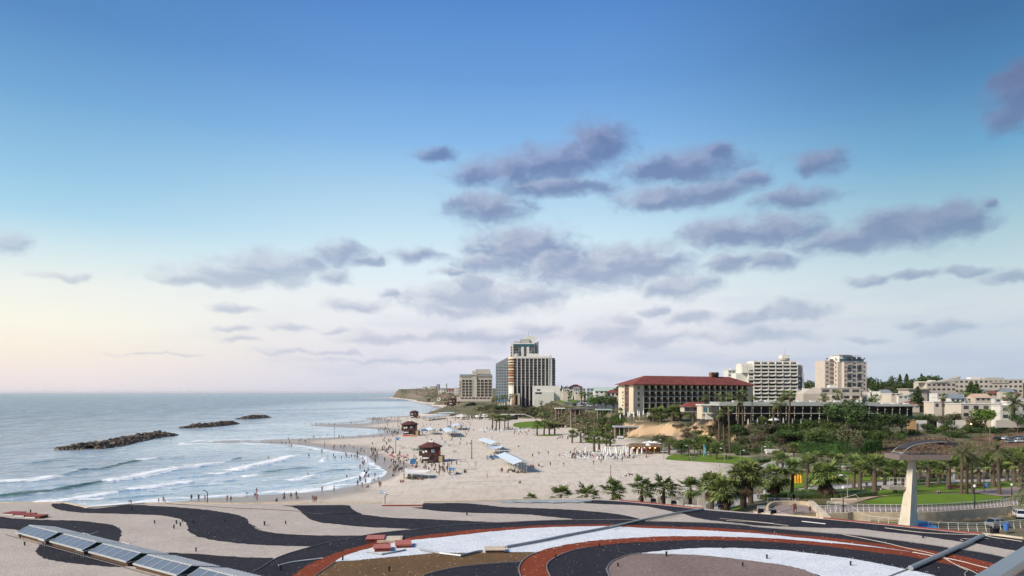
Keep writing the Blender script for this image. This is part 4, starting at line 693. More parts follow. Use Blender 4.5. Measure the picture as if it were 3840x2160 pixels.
block('apartment_block', 'pale blue white block peeping out left of the stepped white block', 'apartment block', 2731, 2784, 1388, 1480, 720, 16, WRND, 4, 7, 'b', .8, .45)
# --- apartment tower on the right
tw = thing('apartment_tower', 'pinkish stone apartment tower with a stepped glass penthouse', 'apartment tower', ((3165 - CX) * 510 / F, 510, 19), rad(8)); s5 = 510 / F; Z5 = lambda y: CZ - (y - HY) * s5 - 19; TL = 92 * s5
MB().box(0, TL, 0, 20, 0, Z5(1358)).build('wall', PINK, tw); MB().box(-9.6, -.02, 8, 21, 0, Z5(1350)).box(-3, -.02, 2.6, 8, 0, Z5(1358)).build('stair_wing', PINK, tw)
MB().box(-.15, TL + .15, -.15, 20.1, Z5(1359), Z5(1356)).build('cornice', BEIGE, tw)
for k in range(9):
    z = Z5(1480) + k * 3.02 * 1.02
    for i, (x, w, kd) in enumerate(((3.9, 3.0, 'b' if k % 3 == 0 else 'd'), (7.8, 2.6, 'w' if k % 2 else 'd'), (11.6, 2.9, 'd'))):
        o = link('window', WIN[kd], tw, (x - w/2, -.02, z)); o.scale = (w, 1, 2.1)
        if i != 1: MB().box(x - w/2, x + w/2, -.75, -.65, z - .2, z + .8).box(x - w/2, x + w/2, -.75, -.02, z - .3, z - .2).build('balcony', PINK if k % 2 else RAILM, tw)
    for x in (1.2, 15.6): o = link('window', WIN['d'], tw, (x - .4, -.02, z + .4)); o.scale = (.8, 1, 1.3)
    windows(tw, 'd', [5.2], [z + .5], 1.1, 1.2, side=-3.02); MB().box(-6.2, -3.6, 7.2, 7.95, z - .2, z + .9).build('landing', mat('brown_grey', (.24, .18, .16)), tw)
    o = link('window', WIN['d'], tw, (-8.6, 7.98, z + .5)); o.scale = (1.2, 1, 1.0)
MB().box(-2, TL - .5, 2.5, 18, Z5(1357), Z5(1344)).build('penthouse', WRND, tw); MB().box(-1.8, TL - .8, 2.2, 2.45, Z5(1355), Z5(1345)).build('penthouse_glazing', GLB, tw); MB().box(-1, 10, 4, 16, Z5(1344), Z5(1331)).build('upper_penthouse', WRND, tw); MB().box(1.5, 9.4, 3.7, 3.95, Z5(1343), Z5(1334)).build('upper_glazing', GLB, tw); MB().box(-1.4, 8, 3.4, 16, Z5(1331), Z5(1329)).build('roof', PINK, tw)
b = MB(); [b.tube([(x, 3.0, Z5(1344)), (x, 3.0, Z5(1333))], .1, 4) for x in (9.6, 12, 14)]; b.box(9.4, 14.4, 2.8, 8, Z5(1333.5), Z5(1332.5)); b.build('pergola', WFR, tw)
# --- terraced beige block before the tower
ter = block('terraced_building', 'low beige terraced building in front of the stone tower', 'building', 3078, 3228, 1455, 1502, 470, 14, BEIGE, 4, 2, 'n', .7, .45); TLn = 150 * 470 / F
MB().box(-11, -.05, 1, 14, 0, 9.6).frust([(-11, 1, 9.6), (-.05, 1, 9.6), (-.05, 14, 9.6), (-11, 14, 9.6)], [(-6, 3, 13), (-3, 3, 13), (-3, 12, 13), (-6, 12, 13)]).build('side_wing', BEIGE, ter)
hh = 19.0
for k in range(5): MB().box(k * TLn / 4 - .4, k * TLn / 4 + .4, -1.4, 1, 1, 7.5).build('buttress', BEIGE, ter)
MB().box(0, TLn, -1.3, -.05, 3.4, 4.6).build('balcony', BEIGE, ter)
block('garden_wall', 'blank beige wall between stepped block and terraced building', 'wall', 3000, 3050, 1466, 1498, 490, 6, BEIGE)
# --- big beach hotel far off
S8 = 835 / F; Z8 = lambda y, Y=835: CZ - (y - HY) * Y / F - 18.5; X8 = lambda px, Y=835: (px - 1905.3) * Y / F
big = thing('tower_hotel', 'large white hotel with vertical fins and dark balconies', 'hotel', ((1905.3 - CX) * S8, 835, 18.5))
MB().box(X8(1926), X8(2058), 2.4, 22, 0, Z8(1337)).box(X8(2058.2), X8(2070), 0, 22, 0, Z8(1331)).build('wall', WRND, big)
MB().prism([(X8(1926) - 6.3 + 6.3 * (1 - math.cos(a)) if False else X8(1927) - 6.4 * math.sin(a), 8.6 - 8.6 * math.cos(a)) for a in [k * math.pi / 12 for k in range(7)]] + [(X8(1927) - 6.4, 21), (X8(1927), 21)], -6, Z8(1446)).build('corner_base', WRND, big)
fx = [X8(1650/1 + 1650*0 + v / 3.623 + 0) if False else X8(1650 + v / 3.623) for v in (1050, 1105, 1160, 1215, 1270, 1325, 1378, 1432, 1478)]
zs8 = [Z8(1446) + k * 3.12 for k in range(10)]
bays(big, [fx[0] - 4.7] + fx, zs8, 3.1, 2.4, mat('grey_slab', (.20, .19, .18)), mat('dark_brown_glass', (.03, .02, .018), .2, .4, .1, objrand=.5), mat('tinted_balcony', (.085, .07, .065), .3, .5, .06, objrand=.6), fin=.2, slab=.35, rail_h=1.1, fins=False)
for x in fx: MB().box(x - .62, x + .62, -.9, 2.3, -6 if x < X8(1998) else Z8(1446), Z8(1341)).build('fin', mat('fin_white', (.40, .395, .385), .8, .05), big)
MB().box(X8(1926), X8(1996), 1.6, 2.3, -6, Z8(1446)).build('lower_glazing', mat('black_curtain_glass', (.012, .012, .014), .15), big); MB().box(X8(1926), X8(2070), -.5, 2.3, Z8(1344), Z8(1336)).build('top_band', WRND, big)
for k in range(11):
    arc = [(X8(1927) - 6.9 * math.sin(a), 8.6 - 9.1 * math.cos(a)) for a in [j * math.pi / 12 for j in range(7)]] + [(X8(1927) - 6.9, 20.8), (X8(1927), 20.8)]
    MB().prism(arc, zs8[0] + k * 3.12 - .3, zs8[0] + k * 3.12 + (.9 if k < 10 else 2.4)).build('corner_balcony', ORNG if 1 < k < 8 and k % 3 else CREAM, big)  # orange storeys paint the low sun's reflection into the corner's colour
MB().prism([(X8(1927) - 5.6 * math.sin(a), 8.6 - 7.6 * math.cos(a)) for a in [j * math.pi / 12 for j in range(7)]] + [(X8(1927) - 5.6, 20.6), (X8(1927), 20.6)], Z8(1446), Z8(1340)).build('corner_glazing', mat('orange_reflection_glass', (.20, .10, .05), .15, .4, .1), big)  # the orange sun reflection is part of this glass colour too
MB().box(X8(2070.1), X8(2082), 3, 22, Z8(1446), Z8(1342)).build('side_wing', GREY2, big)
for k in range(10): MB().box(X8(2077), X8(2083.5), 1.6, 2.95, zs8[k], zs8[k] + 1.3).build('balcony', DRK, big)
MB().box(X8(1976), X8(2022), 6, 18, Z8(1337), Z8(1325)).build('plant_room', WRND, big); MB().sphere((X8(1938), 8, Z8(1332)), 3.3, 3, 2.4).build('water_tank', GRND, big)
MB().box(X8(1997), X8(2099), -6, 20, -8, Z8(1447)).build('podium', WRND, big); MB().box(X8(1999), X8(2075), -12, -6.05, -8, Z8(1470)).build('lower_podium', WRND, big); windows(big, 'n', [X8(2014), X8(2022)], [Z8(1478)], 5, 2.2, y=-12.02)
windows(big, 'd', [X8(2019)], [Z8(1466)], 4, 2, y=-6.02)
Y9 = 872; up = thing('tower_hotel', 'slim glass hotel tower with rooftop mast rising behind the finned hotel', 'hotel', ((1913.6 - CX) * Y9 / F, Y9, 19)); X9 = lambda px: (px - 1913.6) * Y9 / F; Z9 = lambda y: CZ - (y - HY) * Y9 / F - 19
MB().box(0, X9(2005), 0, 22, 0, Z9(1286)).build('wall', WRND, up); MB().box(X9(2005.5), X9(2020), 2, 20, 0, Z9(1284)).frust([(X9(2005.5), 2, Z9(1284)), (X9(2020), 2, Z9(1284)), (X9(2020), 20, Z9(1284)), (X9(2005.5), 20, Z9(1284))], [(X9(2012), 2, Z9(1284) + .1), (X9(2020), 2, Z9(1279)), (X9(2020), 20, Z9(1279)), (X9(2012), 20, Z9(1284) + .1)]).build('side_tower', GREY2, up)
MB().box(X9(1925), X9(2003), -.3, -.02, Z9(1300), Z9(1290)).build('top_glazing', TEAL, up)
for k in range(9):
    z = Z9(1336) + k * 1.0 * 3.2
    if z > Z9(1305): break
    for i in range(8): 
        if i in (3, 5): continue
        o = link('window', WIN['b' if (i * 7 + k * 3) % 5 == 0 else 'n' if (i + k) % 3 else 'd'], up, (X9(1925 + i * 9.9), -.02, z)); o.scale = (9.7 * Y9 / F, 1, 3.1)
    for x in (3.0,): o = link('window', WIN['d'], up, (.7, -.02, z)); o.scale = (1.5, 1, 2)
    o = link('window', WIN['b'], up, (X9(2008), 1.98, z)); o.scale = (3.2, 1, 2.4)
MB().box(X9(1950), X9(1985), 2, 14, Z9(1286), Z9(1271)).build('roof_house', GRND, up); MB().box(X9(1970), X9(2006), 4, 18, Z9(1271), Z9(1259)).box(X9(1985.1), X9(2005), 4, 18, Z9(1286), Z9(1271)).build('upper_roof_house', WRND, up); MB().box(X9(1926), X9(1950), 1, 8, Z9(1282), Z9(1280)).build('roof_canopy', GRND, up); MB().tube([(X9(1982), 8, Z9(1259)), (X9(1982), 8, Z9(1242))], .3, 5).build('mast', GRY, up)
sl = thing('glass_block', 'blue grey glass block with a slanted roof left of the finned hotel', 'office block', ((1859 - CX) * 860 / F, 860, 18.5)); X10 = lambda px: (px - 1859) * 860 / F; Z10 = lambda y: CZ - (y - HY) * 860 / F - 18.5
b = MB(); Lr = X10(1908); b.frust([(0, 0, 0), (Lr, 0, 0), (Lr, 18, 0), (0, 18, 0)], [(0, 0, Z10(1364)), (Lr, 0, Z10(1338)), (Lr, 18, Z10(1338)), (0, 18, Z10(1364))]); b.build('wall', GREY2, sl)
for k in range(13):
    for i in range(5):
        zz_ = 1.8 + k * 3.35
        if zz_ + 3 > Z10(1366) and i < 3 and k > 11: continue
        o = link('window', WIN['b'], sl, (.5 + i * Lr / 5, -.02, zz_)); o.scale = (Lr / 5 - .9, 1, 2.3)
MB().box(.3, Lr * .8, -.5, -.03, .1, 1.7).build('blue_entrance', mat('bright_blue', (.03, .22, .42), .4), sl)
lf = thing('apartment_building', 'beige grid fronted apartment building nearest the far cliff', 'apartment building', ((1722 - CX) * 950 / F, 950, 17)); X11 = lambda px: (px - 1722) * 950 / F; Z11 = lambda y: CZ - (y - HY) * 950 / F - 17
MB().box(0, X11(1845), 1.6, 18, 0, Z11(1410)).build('wall', BEIGE, lf); MB().box(X11(1771), X11(1787), .2, 1.55, 0, Z11(1391)).box(X11(1771), X11(1838), 5, 17, Z11(1410), Z11(1391)).build('core', BEIGE, lf); MB().box(X11(1782), X11(1836), 7, 16, Z11(1391), Z11(1384)).build('roof_storey', GRND, lf)
zr = [Z11(1487) + k * 3.8 for k in range(6)]
for x0, x1, n in ((1732, 1771, 3), (1787, 1845, 4)):
    xs = [X11(x0) + i * (X11(x1) - X11(x0)) / n for i in range(n + 1)]; bays(lf, xs, zr, 3.8, 1.5, BEIGE, GLS, RAILM, fin=.9, slab=.7, rail_h=.9)
MB().box(X11(1724), X11(1845), .2, 3, Z11(1411), Z11(1408)).build('cornice', GRND, lf); MB().box(X11(1724), X11(1771), 2, 4, Z11(1408), Z11(1404)).box(X11(1790), X11(1845), 2, 4, Z11(1408), Z11(1404)).build('roof_terrace', GLB, lf)
MB().box(-3, X11(1846), -5, 1.5, 0, Z11(1488)).build('podium', PINK, lf); windows(lf, 'n', [X11(1735 + k * 14) for k in range(8)], [Z11(1496)], 4, 2, y=-5.02)
for k in range(6): MB().box(-.2, 1.5, .2, 1.5, zr[k], zr[k] + 1.1).build('corner_balcony', ORNG, lf)
# --- far right flats and villas
WR2 = mat('warm_white_render', (.50, .44, .37), .85, .06, .2)
fr_ = block('apartment_block', 'long low beige flats with flat roofs at the far right edge', 'apartment block', 3578, 3836, 1424, 1476, 530, 16, WR2, 14, 3, 'd', .55, .42); h_ = HH[fr_.name]; MB().box(27, 40, -.5, -.05, h_ - 2.4, h_ - 1.4).box(34, 44, -2.2, -.05, h_ - 7, h_ - 6.6).box(10, 20, -2.2, -.05, h_ - 7, h_ - 6.6).build('balcony', BEIGE, fr_)
MB().box(24, 38, 2, 14, h_ + .36, h_ + 1.6).build('roof_storey', GRND, fr_)
cv = block('villa', 'beige terraced villa with curved roof canopies', 'villa', 3475, 3585, 1436, 1486, 490, 16, BEIGE, 6, 3, 'n', .6, .45); h_ = HH[cv.name]; MB().prism([(9 + 14 * math.cos(a), 5 + 6 * math.sin(a)) for a in [k * math.pi / 12 for k in range(24)]], h_ + .36, h_ + 1.1).build('roof_canopy', BEIGE, cv); MB().box(-13, -.05, -1, 12, 0, h_ - 4.5).build('terrace', BEIGE, cv); MB().box(-14, -.1, -3, 12, h_ - 4.4, h_ - 3.8).build('terrace_canopy', BEIGE, cv)
o = MB().frust([(14, 6, h_ + 1.1), (26, 6, h_ + 1.1), (26, 14, h_ + 1.1), (14, 14, h_ + 1.1)], [(14, 6, h_ + 1.3), (27, 6, h_ + 4.6), (27, 14, h_ + 4.6), (14, 14, h_ + 1.3)]).build('slanted_roof', GRND, cv)
HOUSES = [('house', 'white house among trees below the three pointed pines', 3272, 3318, 1436, 1456, 760, 12, WRND, 3, 2, 'flat', None), ('house', 'low white house at the foot of the stone tower', 3262, 3330, 1472, 1492, 470, 10, WRND, 4, 1, 'flat', None), ('house', 'white flat roofed house right of the dark pine', 3345, 3410, 1488, 1512, 440, 10, WRND, 4, 1, 'flat', None), ('house', 'cottage with an orange tiled hip roof beside the dark cypress', 3394, 3448, 1519, 1532, 400, 9, WR2, 3, 1, 'hip', None), ('house', 'cottage with orange roof right of the dark cypress', 3474, 3502, 1514, 1530, 402, 8, WR2, 2, 1, 'hip', None), ('house', 'cream house with red side roof before the slope', 3502, 3572, 1508, 1534, 370, 9, WR2, 3, 1, 'flat', None), ('house', 'bluish roofed house above the cream house', 3565, 3620, 1494, 1512, 430, 10, WRND, 3, 1, 'gable', GREY2),
 ('house', 'peach gabled house between long flats and pink villa', 3658, 3716, 1492, 1506, 430, 9, PINK, 3, 1, 'gable', mat('peach_roof', (.46, .33, .25))), ('house', 'long white roofed house under the flats', 3730, 3860, 1496, 1510, 440, 10, WRND, 5, 1, 'flat', None), ('villa', 'pinkish two storey villa behind the bright green round tree', 3604, 3754, 1516, 1570, 318, 12, WR2, 4, 2, 'flat', None), ('villa', 'white villa at the right edge behind the ivy trunk', 3752, 3900, 1522, 1576, 312, 12, WRND, 4, 2, 'flat', None),
 ('house', 'house with a red hip roof right of the finned hotel', 2135, 2185, 1452, 1468, 900, 14, WR2, 4, 1, 'hip', None), ('house', 'pale blue house on the plateau', 2200, 2226, 1456, 1482, 760, 12, mat('pale_blue', (.36, .42, .47)), 2, 2, 'flat', None), ('house', 'house with a long pale green roof left of the red roofed hotel', 2230, 2300, 1466, 1478, 720, 14, WRND, 4, 1, 'gable', mat('pale_green_roof', (.34, .42, .38))), ('house', 'pink house with a small red roof above the car park', 2275, 2322, 1472, 1489, 640, 10, PINK, 3, 1, 'hip', None), ('house', 'flat white house in the trees behind the car park', 2110, 2150, 1462, 1476, 820, 10, WRND, 3, 1, 'flat', None), ('house', 'small white house beside the finned hotel podium', 2104, 2132, 1468, 1482, 780, 9, WRND, 2, 1, 'flat', None),
 ('house', 'white villa on the far cliff', 1644, 1671, 1462, 1477, 1750, 30, WRND, 3, 2, 'flat', None), ('house', 'pinkish villa with a red roof on the far cliff', 1673, 1703, 1464, 1474, 1950, 28, PINK, 3, 1, 'hip', None), ('house', 'narrow white block left of the grid fronted building', 1703, 1720, 1455, 1482, 1500, 24, WRND, 3, 5, 'flat', None), ('house', 'grey block on the skyline of the cliff', 1637, 1647, 1441, 1457, 2350, 30, GRND, 2, 4, 'flat', None), ('house', 'pale villa highest on the cliff', 1612, 1634, 1449, 1458, 2600, 30, PINK, 3, 2, 'flat', None), ('house', 'small white villa low on the cliff side', 1640, 1660, 1493, 1502, 2000, 10, WRND, 2, 1, 'flat', None), ('house', 'white house on the cliff edge skyline', 1584, 1600, 1451, 1457, 3000, 30, WRND, 2, 1, 'flat', None),
 ('house', 'brownish house behind the beige terraced building', 3120, 3165, 1485, 1500, 440, 8, BEIGE, 3, 1, 'flat', None), ('house', 'greyish flat roof house left of the curved villa', 3405, 3470, 1474, 1500, 500, 12, GRND, 4, 1, 'flat', None), ('house', 'white boxy house before the curved villa', 3515, 3600, 1476, 1496, 460, 9, WRND, 5, 1, 'flat', None), ('house', 'white house right of the dark pines', 3640, 3700, 1474, 1490, 470, 9, WRND, 4, 1, 'flat', None), ('house', 'red roofed bungalow below the long flats', 3705, 3760, 1476, 1486, 480, 8, WR2, 3, 1, 'hip', None), ('house', 'red roofed bungalow at the far right below the flats', 3770, 3830, 1478, 1488, 485, 8, WR2, 3, 1, 'hip', None)]
for nm, lab, xl, xr, yt, yb, Y, dp, wm, c, r_, rk, rm in HOUSES: block(nm, lab, nm, xl, xr, yt, yb, Y, dp, wm, c, r_, 'd', .5, .48, rk, roofm=rm)
rh = random.Random(14)
for k in range(30):
    if k < 12: x, yb_, Y = rh.uniform(2090, 2310), rh.uniform(1470, 1486), rh.uniform(680, 900)
    else: x, yb_, Y = rh.uniform(3270, 3830), rh.uniform(1480, 1506), rh.uniform(400, 520)
    w = rh.uniform(18, 40); rk = rh.choice(['flat', 'flat', 'flat', 'hip', 'gable'])
    block('house', 'small %s house in the dense plateau housing' % {'flat': 'pale flat roofed', 'hip': 'red roofed', 'gable': 'grey gabled'}[rk], 'house', x, x + w, yb_ - rh.uniform(9, 15), yb_, Y, rh.uniform(7, 10), rh.choice([WRND, WRND, WR2, BEIGE]), rh.choice([2, 3]), 1, 'd', .45, .45, rk, group='small houses of the plateau', roofm=None if rk != 'gable' else GREY2)
t = Q(1674, 1455, 2300); tag(MB().tube([(0, 0, -8), (0, 0, 14)], 2.2, 8).tube([(0, 0, 14), (0, 0, 17)], [2.2, .3], 8).build('minaret', GRND, None, False, t), 'thin grey minaret on the cliff skyline', 'minaret')
# white garden walls on the right slope
for xl, xr, yt, yb, Y, m, lab in ((3404, 3437, 1578, 1614, 310, mat('ochre_wall', (.42, .25, .12), .9, .15, .4), 'ochre wall panel left of the white garden walls'), (3439, 3476, 1576, 1612, 311, WRND, 'wide white wall panel right of the ochre one'), (3478, 3512, 1576, 1600, 318, DRK, 'dark gap wall between white panels'), (3516, 3560, 1575, 1602, 316, WRND, 'middle white wall panel behind bushes'), (3562, 3578, 1576, 1606, 313, WRND, 'narrow white wall panel beside a black gate'), (3584, 3621, 1575, 1603, 315, WRND, 'right white wall panel next to the lit lamp')):
    a, c = Q(xl, yb, Y), Q(xr, yb, Y); tag(MB().box(0, c.x - a.x, 0, .4, -2, (yb - yt) * Y / F).build('garden_wall', m, None, False, a), lab, 'wall', 'wall panels on the right slope')
a = Q(3735, 1585, 300); tag(MB().box(0, 22, 0, .4, -2, 1.0).build('garden_wall', BEIGE, None, False, a), 'long low beige wall at the right edge before the villas', 'wall')
# elevator tower and arch at the foot of the far slope
ev = Q(1925, 1548, 826); el_t = thing('elevator_tower', 'tall hollow beige frame tower at the foot of the far slope', 'tower', (ev.x, 826, ev.z - 1)); hh = 72 * 826 / F + 1
MB().box(0, 2.0, 0, 6, 0, hh - 1).build('side_wall', ORNG, el_t); MB().box(5.0, 7.4, -.5, 5.5, 0, hh + .2).build('side_wall', BEIGE, el_t); MB().box(2.0, 5.0, 0, 5.4, hh - 1.6, hh - .2).build('beam', BEIGE, el_t); MB().box(2.0, 5.0, 3, 5, 0, hh - 1.6).build('shaft', DRK, el_t)
MB().box(-1.0, 0, .5, 4, 9, 16).build('landing', PINK, el_t)
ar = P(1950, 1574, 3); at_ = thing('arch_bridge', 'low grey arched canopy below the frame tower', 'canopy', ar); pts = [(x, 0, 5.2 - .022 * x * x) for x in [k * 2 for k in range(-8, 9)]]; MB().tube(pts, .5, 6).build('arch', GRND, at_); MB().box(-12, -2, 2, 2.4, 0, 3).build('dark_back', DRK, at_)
# the leaning concrete lookout tower beside the roof
lk = thing('lookout_tower', 'tapering concrete tower with a curved roofed viewing deck', 'lookout tower', (0, 119, 5.0)); lk.location.x = 0
def lp(px, py, dy=0.0): q = Q(px, py, 119 + dy); return (q.x, dy, q.z - 5.0)
b = MB(); fb = [lp(3366, 1992, 2.2), lp(3410, 1992, -1)]; ft = [lp(3411, 1700, .8), lp(3426, 1700, -.2)]; bb = [lp(3390, 1985, 4), lp(3443, 1985, 2)]; bt = [lp(3418, 1700, 1.4), lp(3434, 1700, .8)]
V_ = [fb[0], fb[1], bb[1], bb[0], ft[0], ft[1], bt[1], bt[0]]; b.add(V_, [(3,2,1,0),(4,5,6,7),(0,1,5,4),(1,2,6,5),(2,3,7,6),(3,0,4,7)]); b.build('shaft', CONC, lk)
b = MB(); b.box(lp(3353, 1697)[0], lp(3543, 1697)[0], -1.6, 3.2, lp(0, 1722)[2], lp(0, 1704)[2]); b.build('deck', mat('brown_grey_planks', (.17, .135, .12), .8, .2), lk)
ROOFC = smooth_line([lp(3361, 1700), lp(3390, 1676), lp(3430, 1662), lp(3480, 1656), lp(3530, 1655)], 4); 
for y0 in (-1.5, 1.6): MB().tube([(p.x, y0, p.z) for p in ROOFC],  .035, 6).build('roof_arch', WFR, lk)
b = MB()
for p in ROOFC[1::4]: b.tube([(p.x, -1.5, p.z), (p.x, 1.6, p.z)], .035, 5)
b.build('purlin', WFR, lk)
b = MB()
for p, q in zip(ROOFC[3:], ROOFC[4:]): b.quad((p.x, -1.4, p.z + .05), (q.x, -1.4, q.z + .05), (q.x, 1.5, q.z + .05), (p.x, 1.5, p.z + .05)); b.quad((p.x, -1.4, p.z - .1), (p.x, 1.5, p.z - .1), (q.x, 1.5, q.z - .1), (q.x, -1.4, q.z - .1))
b.box(lp(3532, 0)[0], lp(3578, 0)[0], -1.0, 2.6, lp(0, 1668)[2], lp(0, 1658)[2]); b.build('roof', mat('weathered_grey', (.04, .038, .04), .7, .3), lk)
for k, (x0, x1, y1) in enumerate(((3400, 3418, 1667), (3418, 3418, 1662), (3424, 3458, 1660), (3458, 3458, 1658), (3466, 3494, 1657), (3494, 3494, 1656), (3498, 3528, 1656), (3531, 3531, 1655))):
    a = lp(x0 if k % 2 == 0 else x1, 1705 if k % 4 != 2 else 1705); c = lp(x1 if k % 4 != 2 else x1, y1); MB().tube([(a[0], -1.4, a[2]), (c[0], -1.4, c[2])], .07, 5).build('strut', mat('rusty_steel', (.09, .05, .035), .8, .2), lk)
MB().box(lp(3345, 0)[0], lp(3448, 0)[0], .9, 3.4, lp(0, 1840)[2], lp(0, 1829)[2]).build('lower_deck', mat('dark_concrete', (.24, .215, .18), .85, .15, .6), lk)
b = MB(); x0, x1, z0, z1 = lp(3347, 0)[0], lp(3448, 0)[0], lp(0, 1829)[2], lp(0, 1795)[2]
for x in [x0 + (x1 - x0) * k / 7 for k in range(8)]: b.tube([(x, .95, z0), (x, .95, z1)], .03, 5)
b.tube([(x0, .95, z1), (x1, .95, z1)], .04, 5); b.tube([(x0, .95, (z0 + z1) / 2), (x1, .95, (z0 + z1) / 2)], .03, 5); b.build('railing', WFR, lk)
bp = [P(x, y, 5.62) for x, y in ((3408, 1953), (3440, 1951), (3480, 1958), (3512, 1972), (3520, 1990), (3480, 2000), (3408, 1998))]; me = flat_poly(bp); me.materials.append(mat('blue_floor', (.04, .20, .42), .7, .1)); o = link('blue_pad', me); tag(o, 'bright blue painted ground patch at the foot of the lookout tower', 'ground patch', kind='thing')
# ------------------------------------------------------------------ vegetation
def leafmat(n, c, c2, isl=.3, ob=.16): return mat(n, c, .7, .15, .25, col2=c2, island=isl, objrand=ob, spec=.2)
LF = {'dark': leafmat('dark_leaves', (.030, .056, .018), (.064, .10, .030)), 'mid': leafmat('green_leaves', (.045, .080, .018), (.082, .122, .030)), 'bright': leafmat('bright_leaves', (.06, .12, .015), (.10, .17, .022)), 'olive': leafmat('olive_leaves', (.072, .074, .038), (.12, .115, .062)), 'brown': leafmat('dry_brush', (.085, .06, .042), (.15, .115, .08)), 'palm': leafmat('palm_leaves', (.082, .122, .030), (.15, .18, .056), .35), 'date': leafmat('date_palm_leaves', (.065, .080, .032), (.115, .125, .055), .35), 'dead': leafmat('dead_fronds', (.05, .03, .018), (.105, .068, .04), .35), 'hedge': leafmat('hedge_leaves', (.013, .038, .008), (.028, .063, .012), .3, .05)}
BARK = mat('bark', (.10, .08, .06), .95, .25, 2, bump=.5); PTR = mat('palm_trunk', (.095, .07, .05), .95, .3, 3, bump=.6)
def leaves(b, rr, c, rx, ry, rz, n, s, flat=.5):
    """leaf clumps over the outside of one lobe"""
    for _ in range(n):
        d = Vector((rr.gauss(0, 1), rr.gauss(0, 1), rr.gauss(0, 1))).normalized(); q = rr.uniform(.72, 1.08)
        p = Vector((c[0] + d.x * rx * q, c[1] + d.y * ry * q, c[2] + d.z * rz * q)); u = Vector((rr.gauss(0, 1), rr.gauss(0, 1), rr.gauss(0, flat))).normalized(); w = d.lerp(Vector((rr.gauss(0, 1), rr.gauss(0, 1), rr.gauss(0, 1))), .55).cross(u).normalized(); k = s * rr.uniform(.6, 1.4)
        b.quad(p - u * k, p - w * k * .5, p + u * k, p + w * k * .5)
def crown_mesh(name, seed, lobes, rx, rz, n, s, m, z0=0.0):
    rr = random.Random(seed); b = MB()
    for i in range(lobes):
        a = rr.uniform(0, 6.28); q = math.sqrt(rr.random()) * .68; lr = rr.uniform(.34, .55); z = rr.uniform(.1, 1) ** .8
        c = (math.cos(a) * q * rx, math.sin(a) * q * rx, z0 + rz * (.35 + .75 * z * (1 - q * .6))); leaves(b, rr, c, rx * lr, rx * lr, rz * lr * .8, n // lobes, s)
    return b.mesh(name, LF[m])
def trunk_mesh(h, r, seed=1, limbs=4, spread=1.2):
    rr = random.Random(seed); b = MB(); b.tube([(0, 0, -.6), (rr.uniform(-.1, .1), 0, h * .5), (rr.uniform(-.2, .2), rr.uniform(-.2, .2), h)], [r, r * .8, r * .55], 7)
    for i in range(limbs): a = i * 6.28 / limbs + rr.random(); b.tube([(0, 0, h * .7), (math.cos(a) * spread * .5, math.sin(a) * spread * .5, h * 1.1), (math.cos(a) * spread, math.sin(a) * spread, h * 1.45)], [r * .5, r * .35, r * .15], 5)
    return b.mesh('trunk', BARK)
SHR = {}
def shrub_proto(kind, v):
    k = (kind, v)
    if k not in SHR:
        s = 3 + v; SHR[k] = (crown_mesh('foliage', hash(kind) % 97 if False else len(kind) * 13 + v, 7 + v, 1.0, .95, 620, .085, kind, -.25), MB().tube([(0, 0, -.5), (.05, 0, .5)], [.08, .05], 5).tube([(0, 0, .1), (.4, .1, .7)], [.05, .02], 4).mesh('stem', BARK))
    return SHR[k]
def shrub(p, r, kind, label, group, h=1.0, nm='shrub', stem=True):
    fo, st = shrub_proto(kind, R.randrange(3)); t = thing(nm, label, nm.replace('_', ' '), p, R.uniform(0, 6.28), group); t.scale = (r, r, r * h)
    link('foliage', fo, t); link('stem', st, t) if stem else None
    return t
TRP = {}
def tree(p, h, r, kind, label, group=None, nm='tree', low=.35):
    k = (kind, R.randrange(2))
    if k not in TRP: TRP[k] = (crown_mesh('crown', 31 + k[1] * 7 + len(kind), 11, 1.0, 1.0, 1100, .085, kind), trunk_mesh(1.0, .09, 5 + k[1], 4, .45))
    t = thing(nm, label, 'tree', p, R.uniform(0, 6.28), group); c = link('crown', TRP[k][0], t, (0, 0, h * low)); c.scale = (r, r, h * (1 - low) / 1.25); c = link('trunk', TRP[k][1], t); c.scale = (r * .7, r * .7, h * .5)
    return t
def in_poly(x, y, poly):
    c = False; n = len(poly)
    for i in range(n):
        (x0, y0), (x1, y1) = poly[i], poly[i - 1]
        if (y0 > y) != (y1 > y) and x < (x1 - x0) * (y - y0) / (y1 - y0) + x0: c = not c
    return c
def scatter(poly, n, rr):
    xs = [p[0] for p in poly]; ys = [p[1] for p in poly]; out = []
    while len(out) < n:
        x, y = rr.uniform(min(xs), max(xs)), rr.uniform(min(ys), max(ys))
        if in_poly(x, y, poly): out.append((x, y))
    return out
rv = random.Random(12)
